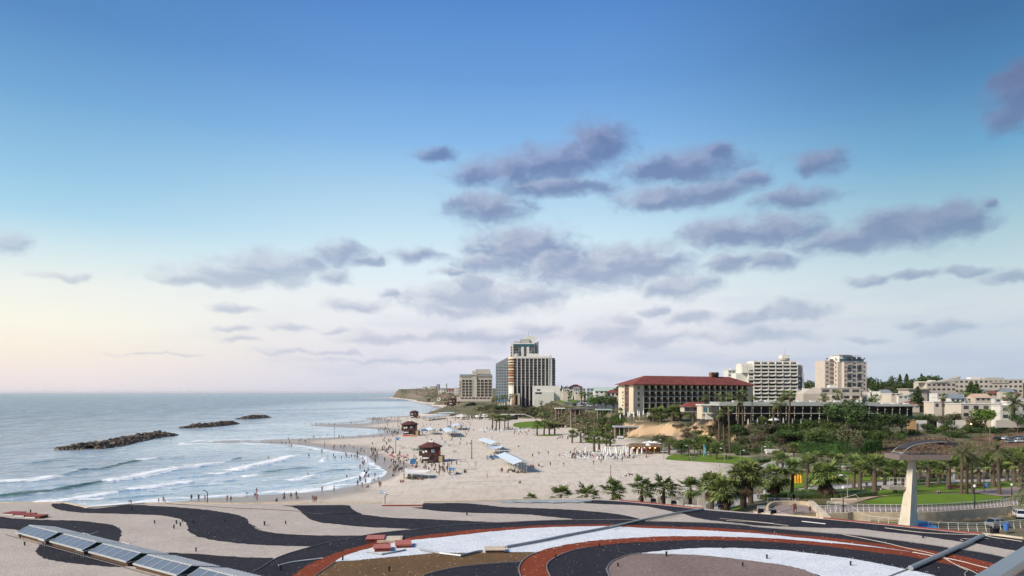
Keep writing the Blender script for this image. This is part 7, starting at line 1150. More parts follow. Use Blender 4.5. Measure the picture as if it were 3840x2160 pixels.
[MB().box(x - .1, x + .1, -1.7, -1.5, -.3, 3.2).build('post', TIMB, b) for x in (0, Lb * .25, Lb * .5, Lb * .75, Lb)]; [MB().box(x, x + .5, 1.2, 1.5, 2.5, 2.8).build('bar_light', mat('bar_glow', (1, .7, .4), .5, emit=(1, .6, .25, 3)), b) for x in (1.5, 3.8, 6.1, 8.4, 10.6)]; MB().box(5.2, 6.4, -1.72, -1.62, 2.3, 2.9).build('pink_sign', mat('pink_sign', (.5, .06, .22), .5), b)
a = PG(2314, 1655); nb_ = thing('notice_board', 'white notice board with dark printed blocks beside the promenade', 'notice board', (a.x, a.y, a.z)); s_ = a.y / F; MB().box(0, 24 * s_, 0, .1, 6 * s_, 20 * s_).build('board', SIGNW, nb_); [MB().tube([(x, .05, -.4), (x, .05, 6 * s_)], .07, 5).build('post', GRY, nb_) for x in (.6, 24 * s_ - .6)]; bb_ = MB(); [bb_.box(.4 + k * .85, 1.0 + k * .85, -.03, -.005, 8 * s_, 8 * s_ + .75) for k in range(4)]; bb_.build('print', DKM, nb_)
# terraces and beach restaurants at the bluff
def simple_bar(px0, px1, yt, yb, Y, label, roofm, h_open=2.4, dep=7):
    Y = PG((px0 + px1) / 2, yb).y
    a, c = Q(px0, yb, Y), Q(px1, yb, Y); L = c.x - a.x; H = (yb - yt) * Y / F; g0 = min(gz(a.x, Y), gz(c.x, Y)); t = thing('restaurant_pavilion', label, 'restaurant', (a.x, Y, a.z)); MB().box(-.5, L + .5, -.8, dep + .5, H - .7, H).build('roof', roofm, t); MB().box(0, L, dep - 1, dep, -.5, H - .7).build('back_wall', BROWNW, t); MB().box(0, L, -.3, dep, -.5, .12).build('deck', mat('dark_timber', (.12, .09, .06), .8, .2), t)
    [MB().box(x - .1, x + .1, 0, .2, g0 - a.z - 1, H - .7).build('post', SHW, t) for x in [L * k / 5 for k in range(6)]]; return t
simple_bar(2083, 2140, 1530, 1553, 560, 'terrace restaurant with long white tented roof on the slope', CLW); simple_bar(2140, 2222, 1532, 1556, 555, 'terrace restaurant part under a dark grey sloping roof', mat('dark_roof_sheet', (.08, .085, .10), .6, .1)); simple_bar(2240, 2292, 1534, 1556, 480, 'pale green flat roofed pavilion left of the hotel end wall', mat('pale_green_sheet', (.34, .42, .40), .6, .06)); simple_bar(2306, 2392, 1598, 1634, 395, 'grey roofed beach restaurant under the sandstone cliff', mat('grey_sheet', (.33, .36, .38), .6, .08)); simple_bar(1880, 1960, 1553, 1564, 790, 'low flat roofed bar at the foot of the frame tower', SHW); simple_bar(1664, 1716, 1506, 1518, 1100, 'far beach bar with an ochre front', mat('ochre_front', (.42, .30, .17), .8)); simple_bar(2055, 2118, 1588, 1604, 560, 'brown roofed snack bar beside the far lawn', TH)
a, c = QG(2386, 412), QG(2482, 412); dk = thing('terrace_deck', 'timber terrace deck with railing above the sandstone cliff', 'terrace', (a.x, 412, 12.2)); Ld = c.x - a.x; MB().box(0, Ld, -1, 12, -1.6, 0).build('deck', mat('sand_wall', (.40, .29, .19), .9, .15, .4), dk); MB().tube([(0, -.9, 1.1), (Ld, -.9, 1.1)], .05, 5).build('top_rail', BRN, dk); pm = MB().box(-.05, .05, -.05, .05, 0, 1.1).mesh('baluster', BRN); [link('baluster', pm, dk, (Ld * k / 20, -.9, 0)) for k in range(21)]
rw = random.Random(8)
# breakwaters: heaps of boulders
RK = mat('breakwater_rock', (.055, .045, .038), .9, .3, .5, col2=(.15, .115, .085), bump=.6, island=.45)
def breakwater(px, w, h, label, n):
    pts = [P(x, y, 0) for x, y in px]; L = [0]; b = MB(); rr = random.Random(n)
    for p, q in zip(pts, pts[1:]): L.append(L[-1] + (q - p).length)
    core = []
    for _ in range(n):
        s = rr.uniform(0, L[-1]); i = max(j for j in range(len(L) - 1) if L[j] <= s); p = pts[i].lerp(pts[i+1], (s - L[i]) / (L[i+1] - L[i])); d = (pts[i+1] - pts[i]).normalized(); nn_ = Vector((-d.y, d.x, 0)); o = rr.uniform(-1, 1); e = min(1, min(s, L[-1] - s) / (w * .9) + .12)
        c = p + nn_ * o * w * .5 * (.55 + .45 * e); top = h * e * (1 - abs(o) ** 1.6) ; c.z = top * rr.uniform(.55, 1.0) - .15; r0 = rr.uniform(.8, 1.7); vs = []
        M = Matrix.Rotation(rr.uniform(0, 6.3), 3, 'Z') @ Matrix.Rotation(rr.uniform(-.5, .5), 3, 'X')
        for z in (-.6, .6):
            for k in range(6): a = k * 1.047 + rr.uniform(-.25, .25); q = rr.uniform(.75, 1.1); vs.append(c + M @ Vector((math.cos(a) * r0 * q, math.sin(a) * r0 * .75 * q, z * r0 * rr.uniform(.5, .85))))
        b.frust(vs[:6], vs[6:])
    tag(b.build('breakwater', RK), label, 'breakwater', 'rock breakwaters off the beach')
breakwater([C5(540, 606), C5(700, 600), C5(850, 598), C5(1000, 585), C5(1200, 540), C5(1400, 500), C5(1560, 478), C5(1670, 467)], 14, 3.2, 'nearest and longest breakwater of dark boulders', 900); breakwater([C5(1745, 402), C5(1850, 398), C5(2000, 388), C5(2150, 371), C5(2270, 358)], 13, 3.2, 'middle breakwater of dark boulders', 480); breakwater([C5(2290, 315), C5(2400, 312), C5(2500, 303), C5(2590, 297)], 15, 3.6, 'farthest breakwater of dark boulders', 320)
# ------------------------------------------------------------------ people
SKINM = [mat('skin_a', (.20, .125, .092), .6, .05), mat('skin_b', (.13, .078, .055), .6, .05), mat('skin_c', (.085, .05, .036), .6, .05)]
CLO = {k: mat('cloth_' + k, c, .85, .12, 2) for k, c in {'black': (.012, .012, .014), 'navy': (.02, .03, .08), 'white': (.62, .61, .6), 'red': (.38, .03, .03), 'blue': (.04, .12, .32), 'teal': (.06, .30, .30), 'grey': (.16, .16, .17), 'pink': (.45, .16, .18), 'orange': (.45, .16, .04), 'yellow': (.5, .38, .06), 'green': (.05, .16, .06), 'beige': (.40, .33, .25)}.items()}
HAIRM = mat('dark_hair', (.02, .014, .01), .6, .2)
def body(name, J, female=False):
    """J: joints of the pose; one continuous skinned surface with material per limb"""
    V, E, Rr, T = [], [], [], []
    def j(p, r, par, tagn): V.append(Vector(p)); Rr.append(r); T.append(tagn); i = len(V) - 1; E.append((par, i)) if par is not None else None; return i
    w = .9 if female else 1.0
    pel = j(J['pel'], .125, None, 'bot'); wai = j(J['wai'], .115 * w, pel, 'top'); che = j(J['che'], .145 * w, wai, 'top'); nek = j(J['nek'], .055, che, 'skin'); hd = j(J['hd'], .095, nek, 'head'); j(J['hd2'], .088, hd, 'head')
    for s in ('l', 'r'):
        sh = j(J['sh' + s], .06, che, 'top'); el_ = j(J['el' + s], .042, sh, 'skin'); wr = j(J['wr' + s], .028, el_, 'skin'); d = (Vector(J['wr' + s]) - Vector(J['el' + s])).normalized(); u = d.cross(Vector((1, 0, 0))); u = u.normalized() if u.length > .1 else Vector((0, 1, 0)); pm = j(Vector(J['wr' + s]) + d * .08, .03, wr, 'skin')
        for k, ln in enumerate((.075, .085, .08, .062)): j(Vector(J['wr' + s]) + d * (.09 + ln) + u * (k - 1.5) * .022, .009, pm, 'skin')
        j(Vector(J['wr' + s]) + d * .07 + u * -.06, .010, pm, 'skin')
        hp = j(J['hp' + s], .10, pel, 'bot'); kn = j(J['kn' + s], .062, hp, 'thigh'); an = j(J['an' + s], .038, kn, 'skin'); j(J['to' + s], .035, an, 'skin')
    bm = bmesh.new(); ly = bm.verts.layers.skin.verify(); vs = [bm.verts.new(v) for v in V]
    for v, r in zip(vs, Rr): v[ly].radius = (r, r)
    vs[0][ly].use_root = True
    for a, c in E: bm.edges.new((vs[a], vs[c]))
    me = D.meshes.new(name); bm.to_mesh(me); bm.free(); ob = D.objects.new(name, me); COL.objects.link(ob); ob.modifiers.new('s', 'SKIN'); ss = ob.modifiers.new('u', 'SUBSURF'); ss.levels = ss.render_levels = 1
    dg = bpy.context.evaluated_depsgraph_get(); out = D.meshes.new_from_object(ob.evaluated_get(dg)); D.objects.remove(ob); out.name = name
    out.materials.clear(); [out.materials.append(m) for m in (SKINM[0], CLO['red'], CLO['blue'], HAIRM)]
    hdv, h2 = Vector(J['hd']), Vector(J['hd2']); up = (h2 - hdv).normalized(); fw = Vector(J.get('fw', (0, -1, 0)))
    for f in out.polygons:
        c = f.center; best = (1e9, 'skin')
        for a, q in E:
            A, Bv = V[a], V[q]; d = Bv - A; t = max(0, min(1, (c - A).dot(d) / max(d.length_squared, 1e-9))); dist = (c - (A + d * t)).length
            tg = T[q] if T[q] != 'thigh' else ('bot' if t < .55 else 'skin')
            if tg == 'top' and T[q] == 'top' and q > 3 and t > .95: tg = 'skin'
            if dist < best[0]: best = (dist, tg)
        r = c - hdv; mi = {'skin': 0, 'top': 1, 'bot': 2, 'head': 0}[best[1]]
        if best[1] == 'head' and (r.dot(up) * 1.2 - r.dot(fw) > .05): mi = 3
        f.material_index = mi; f.use_smooth = True
    return out
def pose(**k):
    J = dict(pel=(0,0,.95), wai=(0,0,1.12), che=(0,.01,1.33), nek=(0,.01,1.5), hd=(0,-.01,1.6), hd2=(0,-.02,1.7), shl=(-.19,.01,1.42), shr=(.19,.01,1.42), ell=(-.25,.03,1.15), elr=(.25,.03,1.15), wrl=(-.27,-.04,.92), wrr=(.27,-.04,.92), hpl=(-.1,0,.88), hpr=(.1,0,.88), knl=(-.11,-.02,.5), knr=(.11,-.02,.5), anl=(-.11,.03,.08), anr=(.11,.03,.08), tol=(-.13,-.14,.03), tor=(.13,-.14,.03)); J.update(k); return J
sitJ = pose(pel=(0,0,.14), wai=(0,.05,.32), che=(0,.08,.53), nek=(0,.06,.7), hd=(0,.03,.8), hd2=(0,.02,.9), shl=(-.19,.08,.62), shr=(.19,.08,.62), ell=(-.27,-.05,.42), elr=(.27,.02,.38), wrl=(-.2,-.28,.4), wrr=(.3,.14,.12), hpl=(-.1,-.06,.12), hpr=(.1,-.06,.12), knl=(-.17,-.42,.42), knr=(.15,-.44,.38), anl=(-.12,-.62,.07), anr=(.16,-.68,.06), tol=(-.13,-.8,.04), tor=(.17,-.84,.04))
BODY = {'stand': body('person', pose()), 'woman': body('person', pose(elr=(.3,-.06,1.2), wrr=(.2,-.24,1.28)), True), 'walk': body('person', pose(knl=(-.1,-.2,.53), anl=(-.1,-.22,.1), tol=(-.11,-.4,.06), knr=(.1,.05,.5), anr=(.1,.34,.14), tor=(.11,.24,.03), ell=(-.25,.16,1.17), wrl=(-.27,.24,.96), elr=(.25,-.12,1.16), wrr=(.25,-.28,.98))), 'sit': body('person', sitJ), 'lie': body('person', dict(pose(), **{k: (v[0], -v[2] + .9, .14 + v[1] * .5) for k, v in pose().items()}, fw=(0,0,1))), 'bend': body('person', pose(wai=(0,-.16,1.03), che=(0,-.36,1.08), nek=(0,-.5,1.04), hd=(0,-.6,1.0), hd2=(0,-.69,.96), shl=(-.19,-.42,1.05), shr=(.19,-.42,1.05), ell=(-.2,-.46,.78), elr=(.2,-.5,.78), wrl=(-.18,-.56,.54), wrr=(.16,-.6,.55), knl=(-.12,-.06,.5), knr=(.12,-.02,.5), fw=(0,-.5,-.8))), 'kid': body('person', pose(elr=(.32,-.02,1.3), wrr=(.4,-.1,1.5)))}
rp = random.Random(21); DK = ['black', 'black', 'navy', 'grey', 'red', 'blue', 'black', 'teal', 'white', 'pink', 'orange', 'beige', 'green']
def person(p, ps, label, group=None, top=None, bot=None, h=None, rz=None, skin=None):
    o = link('person', BODY[ps], None, p, rp.uniform(0, 6.28) if rz is None else rz); s = (h or rp.uniform(.93, 1.06)) * 1.05; o.scale = (s, s, s); tag(o, label, 'person', group)
    top = top or rp.choice(DK + ['skin'] * 4 + ['black'] * 4); bot = bot or rp.choice(DK)
    ms = [SKINM[rp.randrange(3) if skin is None else skin], None, CLO[bot], HAIRM]; ms[1] = ms[0] if top == 'skin' else CLO[top]
    for k, m in enumerate(ms): o.material_slots[k].link = 'OBJECT'; o.material_slots[k].material = m
    return o
def water(px, py, sink): p = P(px, py, 0); p.z = -sink; return p
NEAR = [(492,1890,'bend','black','grey','person bending in the shallows at the lower left'),(595,1885,'kid','black','navy','child left of an orange clad adult in the shallows',.7),(613,1885,'stand','orange','orange','adult in orange standing in the shallows'),(619,1885,'kid','grey','black','small child holding on to the orange clad adult',.55),(718,1879,'stand','black','black','dark clad person on wet sand, left of a second one'),(745,1880,'stand','navy','black','dark clad person looking out to sea left of the curved lamp'),(768,1874,'bend','grey','pink','person crouching beside the curved lamp pole'),(852,1883,'woman','pink','grey','person in a pinkish top on wet sand'),(866,1884,'stand','black','black','person all in black at the water edge'),(926,1856,'kid','black','black','small child at the water edge',.6),(956,1857,'sit','skin','black','bather sitting at the water edge'),(962,1852,'walk','skin','orange','bather carrying a ring in shallow water'),(964,1876,'woman','pink','pink','woman in pink walking up the sand'),
 (1038,1881,'sit','black','black','person in black sitting on the sand close to the roof edge'),(1066,1871,'sit','skin','black','seated bather left of a standing one'),(1091,1871,'stand','skin','black','slim bather standing behind a seated one'),(1066,1857,'sit','skin','navy','bather sitting where the sand is wet'),(1111,1868,'woman','black','black','woman in black standing by two seated friends'),(1116,1871,'sit','skin','red','person seated on a towel beside a standing woman'),(1173,1884,'stand','skin','teal','man in turquoise shorts, left of three in a huddle'),(1180,1885,'stand','skin','red','man in red shorts, middle of three in a huddle'),(1186,1884,'stand','skin','orange','man in orange shorts, right of three in a huddle'),
 (1208,1845,'stand','red','black','person in dark red top at the waterline'),(1253,1843,'woman','white','black','person in white top at the waterline'),(1341,1823,'stand','grey','skin_','person in grey at the waterline'),(1358,1829,'stand','skin','beige','bare chested man in beige shorts at the waterline'),(1371,1816,'woman','skin','black','woman with raised arm in the shallows'),(1380,1828,'sit','black','black','person in black on a low beach chair by the water'),(1394,1818,'walk','white','white','person in white wading near the foam'),(1403,1808,'bend','navy','black','person bending in the foam'),(1419,1810,'walk','pink','white','walker on the foamy wet sand'),(1423,1827,'stand','black','black','tall person in black on the wet sand'),(1428,1827,'woman','red','black','woman in a dark red dress beside a person in black'),
 (1406,1790,'stand','skin','black','bather in the foam, upper one'),(1503,1809,'sit','red','black','person seated at the foot of the thin pole'),(1512,1808,'sit','skin','red','companion seated at the foot of the thin pole'),(1880,1773,'stand','skin','black','left one of two people standing before the nearest shelter'),(1884,1773,'stand','skin','red','right one of two people standing before the nearest shelter'),(1827,1792,'kid','pink','pink','girl in pink walking on the open sand',.75),(1911,1791,'kid','white','white','child in white on the open sand',.75),(1950,1813,'sit','black','black','person in black sitting by a dark towel on open sand'),(1741,1773,'sit','black','grey','seated person beneath the arched tent'),(1747,1773,'sit','red','black','second seated person beneath the arched tent'),(1784,1748,'stand','beige','white','person in beige right of the arched tent'),
 (2021,1708,'walk','black','black','walker in black on the middle of the beach'),(2056,1707,'walk','navy','black','second walker in navy on the middle of the beach'),(1997,1716,'stand','black','black','person in black right of the nearest shelter'),(2099,1715,'walk','grey','black','walker left of the tripod frame'),(2064,1750,'walk','black','navy','person carrying a board on the middle sand'),(2114,1746,'bend','black','black','person bending on the open sand'),(2226,1744,'walk','grey','grey','walker before the white chairs'),(2254,1738,'walk','black','red','walker right before the white chairs'),(2333,1733,'stand','black','black','person in black near the edge of the bar seating'),(2327,1794,'kid','white','grey','small child playing on the sand left of a dog',.6),(2348,1788,'sit','black','grey','person sitting beside a brown dog'),(2696,1749,'sit','white','black','person sitting on sand below the small lawn'),
 (2842,1873,'walk','pink','black','walker in pink on the path by the thick palm'),(2976,1925,'walk','skin','red','bare chested walker on the pinkish plaza'),(2983,1923,'walk','black','black','walker in black beside a bare chested one on the plaza'),(3038,1926,'kid','black','black','child in black on the plaza',.78),(3238,1838,'sit','white','grey','person in white seated at the picnic table by the path'),(3250,1836,'stand','skin','pink','person standing behind the picnic table'),(3292,1842,'sit','black','black','person in black at a table beside the thick palm trunk'),(3303,1842,'sit','white','black','person in white at a table beside the thick palm trunk'),(3494,1830,'bend','black','black','person bending forward on the lawn right of the tower'),(3515,1850,'sit','white','grey','left one of two people in white seated on the mound'),(3521,1850,'sit','white','black','right one of two people in white seated on the mound'),(3584,1822,'sit','skin','red','person on the bench between palms'),(3600,1822,'sit','orange','red','person in orange on the bench between palms'),(3042,1832,'stand','white','white','person in white walking the path by the yellow inflatable'),(2962,1883,'sit','white','grey','person in white sitting on the plaza wall, left'),(2972,1883,'sit','white','blue','person in white sitting on the plaza wall, middle'),(2982,1883,'sit','white','black','person in white sitting on the plaza wall, right'),(2994,1882,'sit','grey','black','person in grey sitting beside the plaza wall group')]
for n in NEAR:
    px, py, ps, tp_, bt, lab = n[:6]; p = PG(px, py)
    if p.z < 0: p = P(px, py, 0); p.z = -.15
    if 'plaza wall' in lab: p.z = 7.76 if p.y < 140 else p.z
    person(p, ps, lab, None, tp_, bt if bt in CLO else 'black', n[6] if len(n) > 6 else None, rz=rp.uniform(-.8, .8) + (math.pi if rp.random() < .4 else 0))
for x, y, s, l in ((1007,1718,.8,'bather standing waist deep in the middle of the bay'),(1257,1718,.8,'left one of two bathers standing in calm shallow water'),(1280,1718,.8,'right one of two bathers standing in calm shallow water'),(1309,1717,1.1,'bather chest deep beyond the foam line'),(1155,1779,1.25,'head of a swimmer among the small waves'),(1300,1788,1.0,'bather among the waves near the shore'),(1085,1676,.4,'bather wading off the sand spit, left'),(1093,1675,.4,'bather wading off the sand spit, right')): person(water(x, y, s), 'stand', l, None, 'skin', 'black', 1.0)
def crowd(cx, cy, sx, sy, n, poses, label, group, tops=None, wet=None):
    for _ in range(n):
        px, py = rp.gauss(cx, sx), rp.gauss(cy, sy); p = PG(px, py)
        if p.z < 0.02: p = P(px, py, 0); p.z = -rp.uniform(.1, .5 if wet is None else wet)
        person(p, rp.choice(poses), label, group, rp.choice(tops) if tops else None)
FC = MB(); FCM = [SKINM[1], SKINM[2]] + [CLO[k] for k in ('black', 'black', 'navy', 'grey', 'red', 'white')]
def far_crowd(cx, cy, sx, sy, n, sit=.2):
    for _ in range(n):
        p = PG(rp.gauss(cx, sx), rp.gauss(cy, sy)); h = rp.uniform(1.5, 1.8); m, l = rp.randrange(8), rp.randrange(6)
        if p.z < 0: p.z = -rp.uniform(.1, .6)
        if rp.random() < sit: FC.tube([p, p + Vector((.1, 0, .6))], [.3, .2], 6, m); FC.tube([p + Vector((0, 0, .1)), p + Vector((.7, -.2, .25))], .11, 5, l); FC.sphere(p + Vector((.1, 0, .78)), .13, .13, .16, 6, 4, 0)
        else:
            w = rp.uniform(-.15, .15)
            for s_ in (-.1, .1): FC.tube([p + Vector((s_ + w * (1 if s_ > 0 else -1), 0, 0)), p + Vector((s_, 0, h * .5))], [.07, .1], 5, l); FC.tube([p + Vector((s_ * 1.9, 0, h * .82)), p + Vector((s_ * 2.6, -.05, h * .5))], [.06, .04], 4, 0)
            FC.tube([p + Vector((0, 0, h * .48)), p + Vector((0, 0, h * .84))], [.17, .2], 6, m); FC.sphere(p + Vector((0, 0, h * .93)), .11, .12, .14, 6, 4, 0)
for a in ((1460,1577,36,4,34),(1400,1571,26,2.5,18),(1200,1593,40,1.5,14),(1300,1592,60,2,10),(1620,1573,40,4,34),(1890,1612,55,4,40),(1770,1570,32,4,70),(1650,1532,30,9,60),(1590,1509,24,4,30),(1700,1545,30,8,24),(1560,1600,50,14,14),(1440,1612,14,5,14),(1478,1624,14,4,24,.6),(1420,1690,34,6,20,.4),(1250,1712,70,16,14),(1590,1620,40,10,24,.5),(1690,1640,30,14,14,.4),(1720,1590,30,8,16),(2130,1640,40,8,16),(1960,1625,40,5,14),(2180,1712,40,6,26,.5),(2320,1712,36,7,26,.5),(1540,1745,50,18,34,.5),(1660,1740,40,16,26,.4),(1450,1660,30,14,18,.3),(1380,1780,30,22,10,0),(1760,1640,70,30,16,.2)): far_crowd(*a)
tag(FC.build('crowd', FCM), 'far off crowd of tiny beachgoers along the northern beach', kind='stuff')
ST = ['stand', 'woman', 'walk', 'stand', 'kid']; MX = ['stand', 'sit', 'sit', 'woman', 'walk', 'sit']; SI = ['sit', 'sit', 'sit', 'lie', 'sit', 'stand']
for a in ((1345,1712,7,6,9,ST,'bather in the tight group at the inner bend of the bay','group at the bend of the bay'),(1370,1735,8,8,6,ST,'bather wading in the foam of the bay bend','bathers in the bay foam'),(1400,1715,16,4,9,MX,'person on the sand edge beside the bay bend','people beside the bay bend'),(1430,1690,30,6,14,MX,'person resting on the damp sand above the bay','people resting above the bay'),(1290,1680,20,5,8,MX,'person in the seated group on the sand spit','group on the sand spit'),(1080,1658,90,3,10,MX,'small figure walking or sitting along the sand spit','figures along the sand spit'),(1250,1640,70,2,10,ST,'small figure at the far edge of the sand spit','figures at the far edge of the spit'),(1480,1712,20,7,16,SI,'person lounging among red beach chairs left of the nearest hut','people by the red chairs'),(1490,1762,14,8,14,MX,'person in the group between the bay and the wide white shade','people left of the wide white shade'),(1560,1796,24,4,15,SI,'person in the shade of the wide white cloth','people under the wide white shade'),(1640,1758,26,10,19,MX,'person in the busy group below the nearest lifeguard hut','people below the nearest hut'),(1690,1776,12,5,9,SI,'person beside the blue stretched shade','people by the blue shade'),(1845,1722,12,5,9,MX,'person among the blue chairs under the pale blue shade','people among the blue chairs'),(1935,1770,18,3,14,SI,'person sitting in the shade of the nearest shelter','people under the nearest shelter'),(2010,1750,16,5,8,SI,'person lying beside the nearest shelter','people right of the nearest shelter'),
 (2250,1712,70,7,22,MX,'guest among the white chairs of the beach bar','guests of the open air beach bar'),(2420,1706,22,4,14,ST,'guest at the thatched beach bar','guests of the thatched bar'),(2610,1720,30,5,16,SI,'picnicker in the group on the small lawn','picnickers on the small lawn'),(2620,1702,18,3,10,ST,'person standing at the back of the small lawn','people at the back of the small lawn'),(2725,1722,14,3,6,SI,'person lying on the right part of the small lawn','loungers on the small lawn'),
 (3120,1800,60,6,10,SI,'picnicker on the lawn beyond the park path','picnickers beyond the park path'),(3320,1800,40,6,8,SI,'picnicker under the park palms left of the tower','picnickers left of the tower'),(2960,1815,10,4,7,MX,'person beside the yellow inflatable','people beside the yellow inflatable'),(3560,1805,30,5,6,SI,'person resting by the path right of the tower','people right of the tower')): crowd(*a)
for k in range(7): tag(link('beach_lounger', LGM, None, PG(1462 + k * 11, 1710 + (k % 3) * 4), rp.uniform(-1, 1)), 'lounger with a red cover left of the nearest lifeguard hut', 'lounger', 'red covered loungers'); o = COL.objects[-1]; o.material_slots[0].link = 'OBJECT'; o.material_slots[0].material = CLR
# dog
p = PG(2366, 1786); dj = [((0,0,.42),.13,None),((-.3,0,.45),.15,0),((-.48,0,.58),.085,1),((-.6,0,.66),.085,2),((-.74,0,.62),.045,3),((.26,0,.42),.12,0),((.5,0,.5),.03,5),((.68,0,.62),.02,6)] + [q for s in (-.08, .08) for q in (((-.32,s,.25),.05,1),((-.31,s,.04),.03,-1),((-.37,s,.02),.03,-1),((.27,s*1.1,.3),.075,5),((.36,s*1.1,.17),.03,-1),((.32,s*1.1,.04),.028,-1))]
bm = bmesh.new(); ly = bm.verts.layers.skin.verify(); vs = []
for i, (c, r, par) in enumerate(dj):
    v = bm.verts.new(c); v[ly].radius = (r, r); vs.append(v)
    if par is not None: bm.edges.new((vs[i - 1 if par == -1 else par], v))
vs[0][ly].use_root = True; me = D.meshes.new('dog'); bm.to_mesh(me); bm.free(); ob = D.objects.new('dog_tmp', me); COL.objects.link(ob); ob.modifiers.new('s', 'SKIN'); ss = ob.modifiers.new('u', 'SUBSURF'); ss.levels = ss.render_levels = 1
dm = D.meshes.new_from_object(ob.evaluated_get(bpy.context.evaluated_depsgraph_get())); D.objects.remove(ob); dm.materials.clear(); dm.materials.append(mat('brown_fur', (.10, .045, .03), .9, .2)); o = link('dog', dm, None, p, .2); o.scale = (1.5, 1.5, 1.5); tag(o, 'brown dog standing on the open sand beside a seated person', 'dog')
# ------------------------------------------------------------------ cars
CARP = [mat('car_white', (.62, .63, .64), .25, .03, spec=.6), mat('car_silver', (.35, .36, .38), .3, .05, metal=.5), mat('car_black', (.02, .02, .022), .25, .1, spec=.6), mat('car_blue', (.06, .12, .20), .25, .05, spec=.6), mat('car_grey', (.12, .125, .13), .3, .05, spec=.6)]; TYRE = mat('tyre', (.015, .015, .015), .9, .1); CGL = mat('car_glass', (.012, .016, .02), .08, .2, spec=.7)
def car_meshes():
    b = MB(); pr = [(-2.1,.35),(-2.15,.7),(-2.0,.86),(-1.3,.95),(1.15,.93),(2.0,.82),(2.15,.6),(2.1,.35)]; n = len(pr); y = .86
    b.frust([(x, -y, z) for x, z in pr], [(x, y, z) for x, z in pr]); body_ = b.mesh('body', CARP[0])
    b = MB(); b.frust([(-1.75, -.8, .9), (1.05, -.8, .9), (1.05, .8, .9), (-1.75, .8, .9)], [(-1.35, -.64, 1.44), (.35, -.64, 1.44), (.35, .64, 1.44), (-1.35, .64, 1.44)]); gl = b.mesh('glass', CGL)
    b = MB(); b.box(-1.4, .4, -.66, .66, 1.43, 1.49); [b.frust([(x - .05, s * .8 - .03, .9), (x + .05, s * .8 - .03, .9), (x + .05, s * .8 + .03, .9), (x - .05, s * .8 + .03, .9)], [(x2 - .05, s * .64 - .03, 1.45), (x2 + .05, s * .64 - .03, 1.45), (x2 + .05, s * .64 + .03, 1.45), (x2 - .05, s * .64 + .03, 1.45)]) for x, x2 in ((-1.72, -1.35), (-.4, -.42), (1.02, .36)) for s in (-1, 1)]; rfm = b.mesh('roof', CARP[0])
    b = MB(); b.tube([(0, -.11, 0), (0, .11, 0)], .32, 12); wh = b.mesh('wheel', TYRE); b = MB(); b.tube([(0, -.12, 0), (0, .12, 0)], .18, 8); rim = b.mesh('rim', CARP[1]); b = MB(); b.box(-.04, .04, -.18, .18, -.07, .07); return body_, gl, rfm, wh, rim, b.mesh('headlight', SIGNW)
CM = car_meshes()
def car(p, rz, col, label, group, full=True, s=1.0):
    t = thing('parked_car', label, 'car', p, rz, group); t.scale = (s, s, s); o = link('body', CM[0], t); o.material_slots[0].link = 'OBJECT'; o.material_slots[0].material = CARP[col]; link('glass', CM[1], t); o = link('roof', CM[2], t); o.material_slots[0].link = 'OBJECT'; o.material_slots[0].material = CARP[col]
    if full:
        for x in (-1.35, 1.35):
            for y in (-.8, .8): w = link('wheel', CM[3], t, (x, y, .32)); link('rim', CM[4], w)
        for y in (-.6, .6): link('headlight', CM[5], t, (2.1, y, .66))
rc_ = random.Random(3)
for x, y, rz, c, l in ((3176, 1757, .1, 0, 'white saloon car behind the park palms'), (3252, 1757, .2, 0, 'white car with a roof rack behind the park palms'), (3336, 1758, .1, 0, 'white car half hidden beside the lookout shaft'), (3822, 1942, 1.2, 0, 'white car parked below the wall at the right edge'), (3742, 1978, .3, 1, 'pale silver car behind the lower white railing'), (2895, 1848, .2, 2, 'dark car between the thick palm and the path'), (3745, 1652, .3, 2, 'dark car at the left end of the dirt parking lot'), (3775, 1650, .3, 0, 'white estate car on the dirt parking lot'), (3800, 1654, .3, 4, 'grey car behind the white estate car'), (3790, 1662, .2, 1, 'silver car in the front row of the dirt lot'), (3825, 1648, .3, 1, 'silver car at the back of the dirt lot'), (3822, 1660, .2, 0, 'white car at the picture edge of the dirt lot'), (2966, 1750, .5, 4, 'grey car by the pale path behind the palms')): p = PG(x, y); car((p.x, p.y, p.z + .1), rz, c, l, None)
for i in range(62): y = rc_.uniform(1502, 1526); x = rc_.uniform(2120 if y < 1518 else 2150, 2325); p = PG(x, y); car((p.x, p.y, p.z + .3), rc_.choice([0, .1, 1.5]), rc_.choice([0, 0, 1, 1, 2, 4, 3]), 'small car in the busy car park left of the red roofed hotel', 'cars in the far car park', False)
# ------------------------------------------------------------------ small park things
p = PG(2972, 1813); inf = thing('inflatable_slide', 'bright yellow bulging inflatable slide on the lawn', 'inflatable', p); YEL = mat('yellow_vinyl', (.60, .31, .02), .4, .08); [MB().tube([(x, 0, -.1), (x, 0, .5), (x, .1, 1.6), (x + .05, .3, 2.3), (x, .8, 2.5)], [.48, .52, .5, .42, .2], 10).build('bulge', YEL if k % 2 else mat('orange_yellow_vinyl', (.58, .24, .015), .4, .08), inf, True) for k, x in enumerate((0, .8, 1.6, 2.4))]; inf.scale = (.95, .95, .95)
for x, y, l in ((3588, 1838, 'left'), (3665, 1832, 'right')):
    t = thing('park_bench', 'long dark red park bench, %s of the three tall trunks' % l, 'bench', PG(x, y), .1); MB().box(-2, 2, -.25, .25, .42, .5).build('seat', HUTR, t); MB().box(-2, 2, .22, .3, .55, .95).build('backrest', HUTR, t); [MB().box(xx - .05, xx + .05, -.22, .25, -.1, .42).build('leg', DKM, t) for xx in (-1.8, 1.8)]
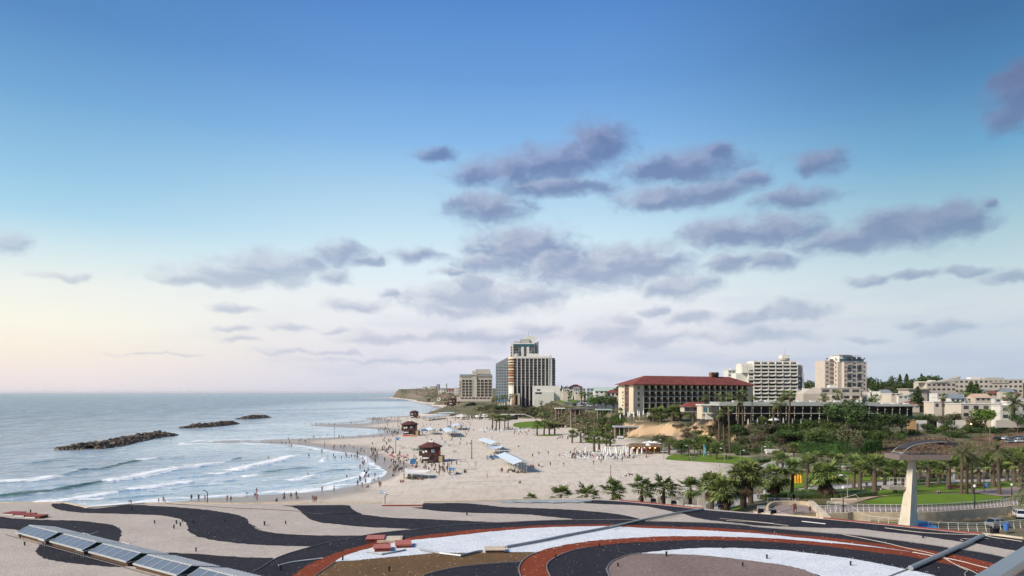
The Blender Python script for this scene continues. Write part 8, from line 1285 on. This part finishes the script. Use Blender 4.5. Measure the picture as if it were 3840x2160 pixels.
p = PG(3566, 1826); t = thing('notice_board', 'white park notice board on a dark post', 'notice board', p); MB().box(-.9, .9, -.05, .05, 1.1, 2.9).build('board', SIGNW, t); MB().box(-.08, .08, .06, .16, -.3, 2.6).build('post', DKM, t)
for x, y, l in ((3699, 1830, 'blue litter bin on the lawn right of the benches'), (3772, 1985, 'blue barrel behind the roof corner at the right')): p = PG(x, y) if y < 1900 else P(x, y, 5.6); t = thing('litter_bin', l, 'bin', p); MB().tube([(0, 0, -.2), (0, 0, 1.0)], [.36, .42], 10).build('drum', SIGNB, t); MB().tube([(0, 0, 1.0), (0, 0, 1.06)], .45, 10).build('rim', SIGNB, t)
p = PG(3140, 1896); t = thing('low_planter', 'low stone edged planter with a thin handrail beside the dry lawn', 'planter', PG(3165, 1878)); MB().box(-2.5, 2.5, -.3, .3, -.3, .5).build('stone_edge', STONE, t); MB().tube([(-1, -.3, .5), (2.2, -.3, 1.3), (2.8, -.3, .6)], .04, 5).build('handrail', WHT, t)
t = thing('curved_lamp', 'dark lamp pole with a curved top just beyond the left roof edge', 'street lamp', PG(778, 1886)); hh = 46 * t.location.y / F; MB().tube([(0, 0, -.5), (0, 0, hh * .8), (-.25, 0, hh * .95), (-.7, 0, hh)], .1, 6).build('pole', DKM, t); MB().box(-1.1, -.6, -.12, .12, hh - .08, hh + .06).build('lamp_head', DKM, t)
t = thing('curved_lamp', 'dark lamp pole with a curved top beyond the red notch', 'street lamp', PG(1444, 1890)); hh = 36 * t.location.y / F; MB().tube([(0, 0, -1), (0, 0, hh * .8), (.15, 0, hh * .95), (.4, 0, hh)], .1, 6).build('pole', DKM, t); MB().box(.35, .8, -.1, .1, hh - .08, hh + .06).build('lamp_head', DKM, t)
p = QG(3642, 312); p.z = CZ - (1589 - HY) * 312 / F; t = thing('wall_lamp_post', 'lit lamp glowing warm in front of the villa garden walls', 'lamp', p); MB().tube([(0, 0, -4), (0, 0, 0)], .07, 5).build('post', DKM, t); MB().sphere((0, 0, .1), .42, .42, .42, 8, 6).build('lit_globe', mat('warm_glow', (1, .7, .35), .5, emit=(1, .62, .25, 9)), t)
# ------------------------------------------------------------------ sea haze
b = MB(); b.box(-130000, 130000, -200, 130000, -18, 100); hm = D.materials.new('haze'); hm.use_nodes = True; ht = hm.node_tree; ht.nodes.remove(ht.nodes['Principled BSDF']); pvn = ht.nodes.new('ShaderNodeVolumePrincipled'); pvn.inputs['Color'].default_value = (.93, .94, .97, 1); pvn.inputs['Density'].default_value = 1.6e-5; pvn.inputs['Anisotropy'].default_value = .2
ht.links.new(pvn.outputs[0], ht.nodes['Material Output'].inputs['Volume']); tag(b.build('haze', hm), 'thin pale sea haze', kind='stuff')
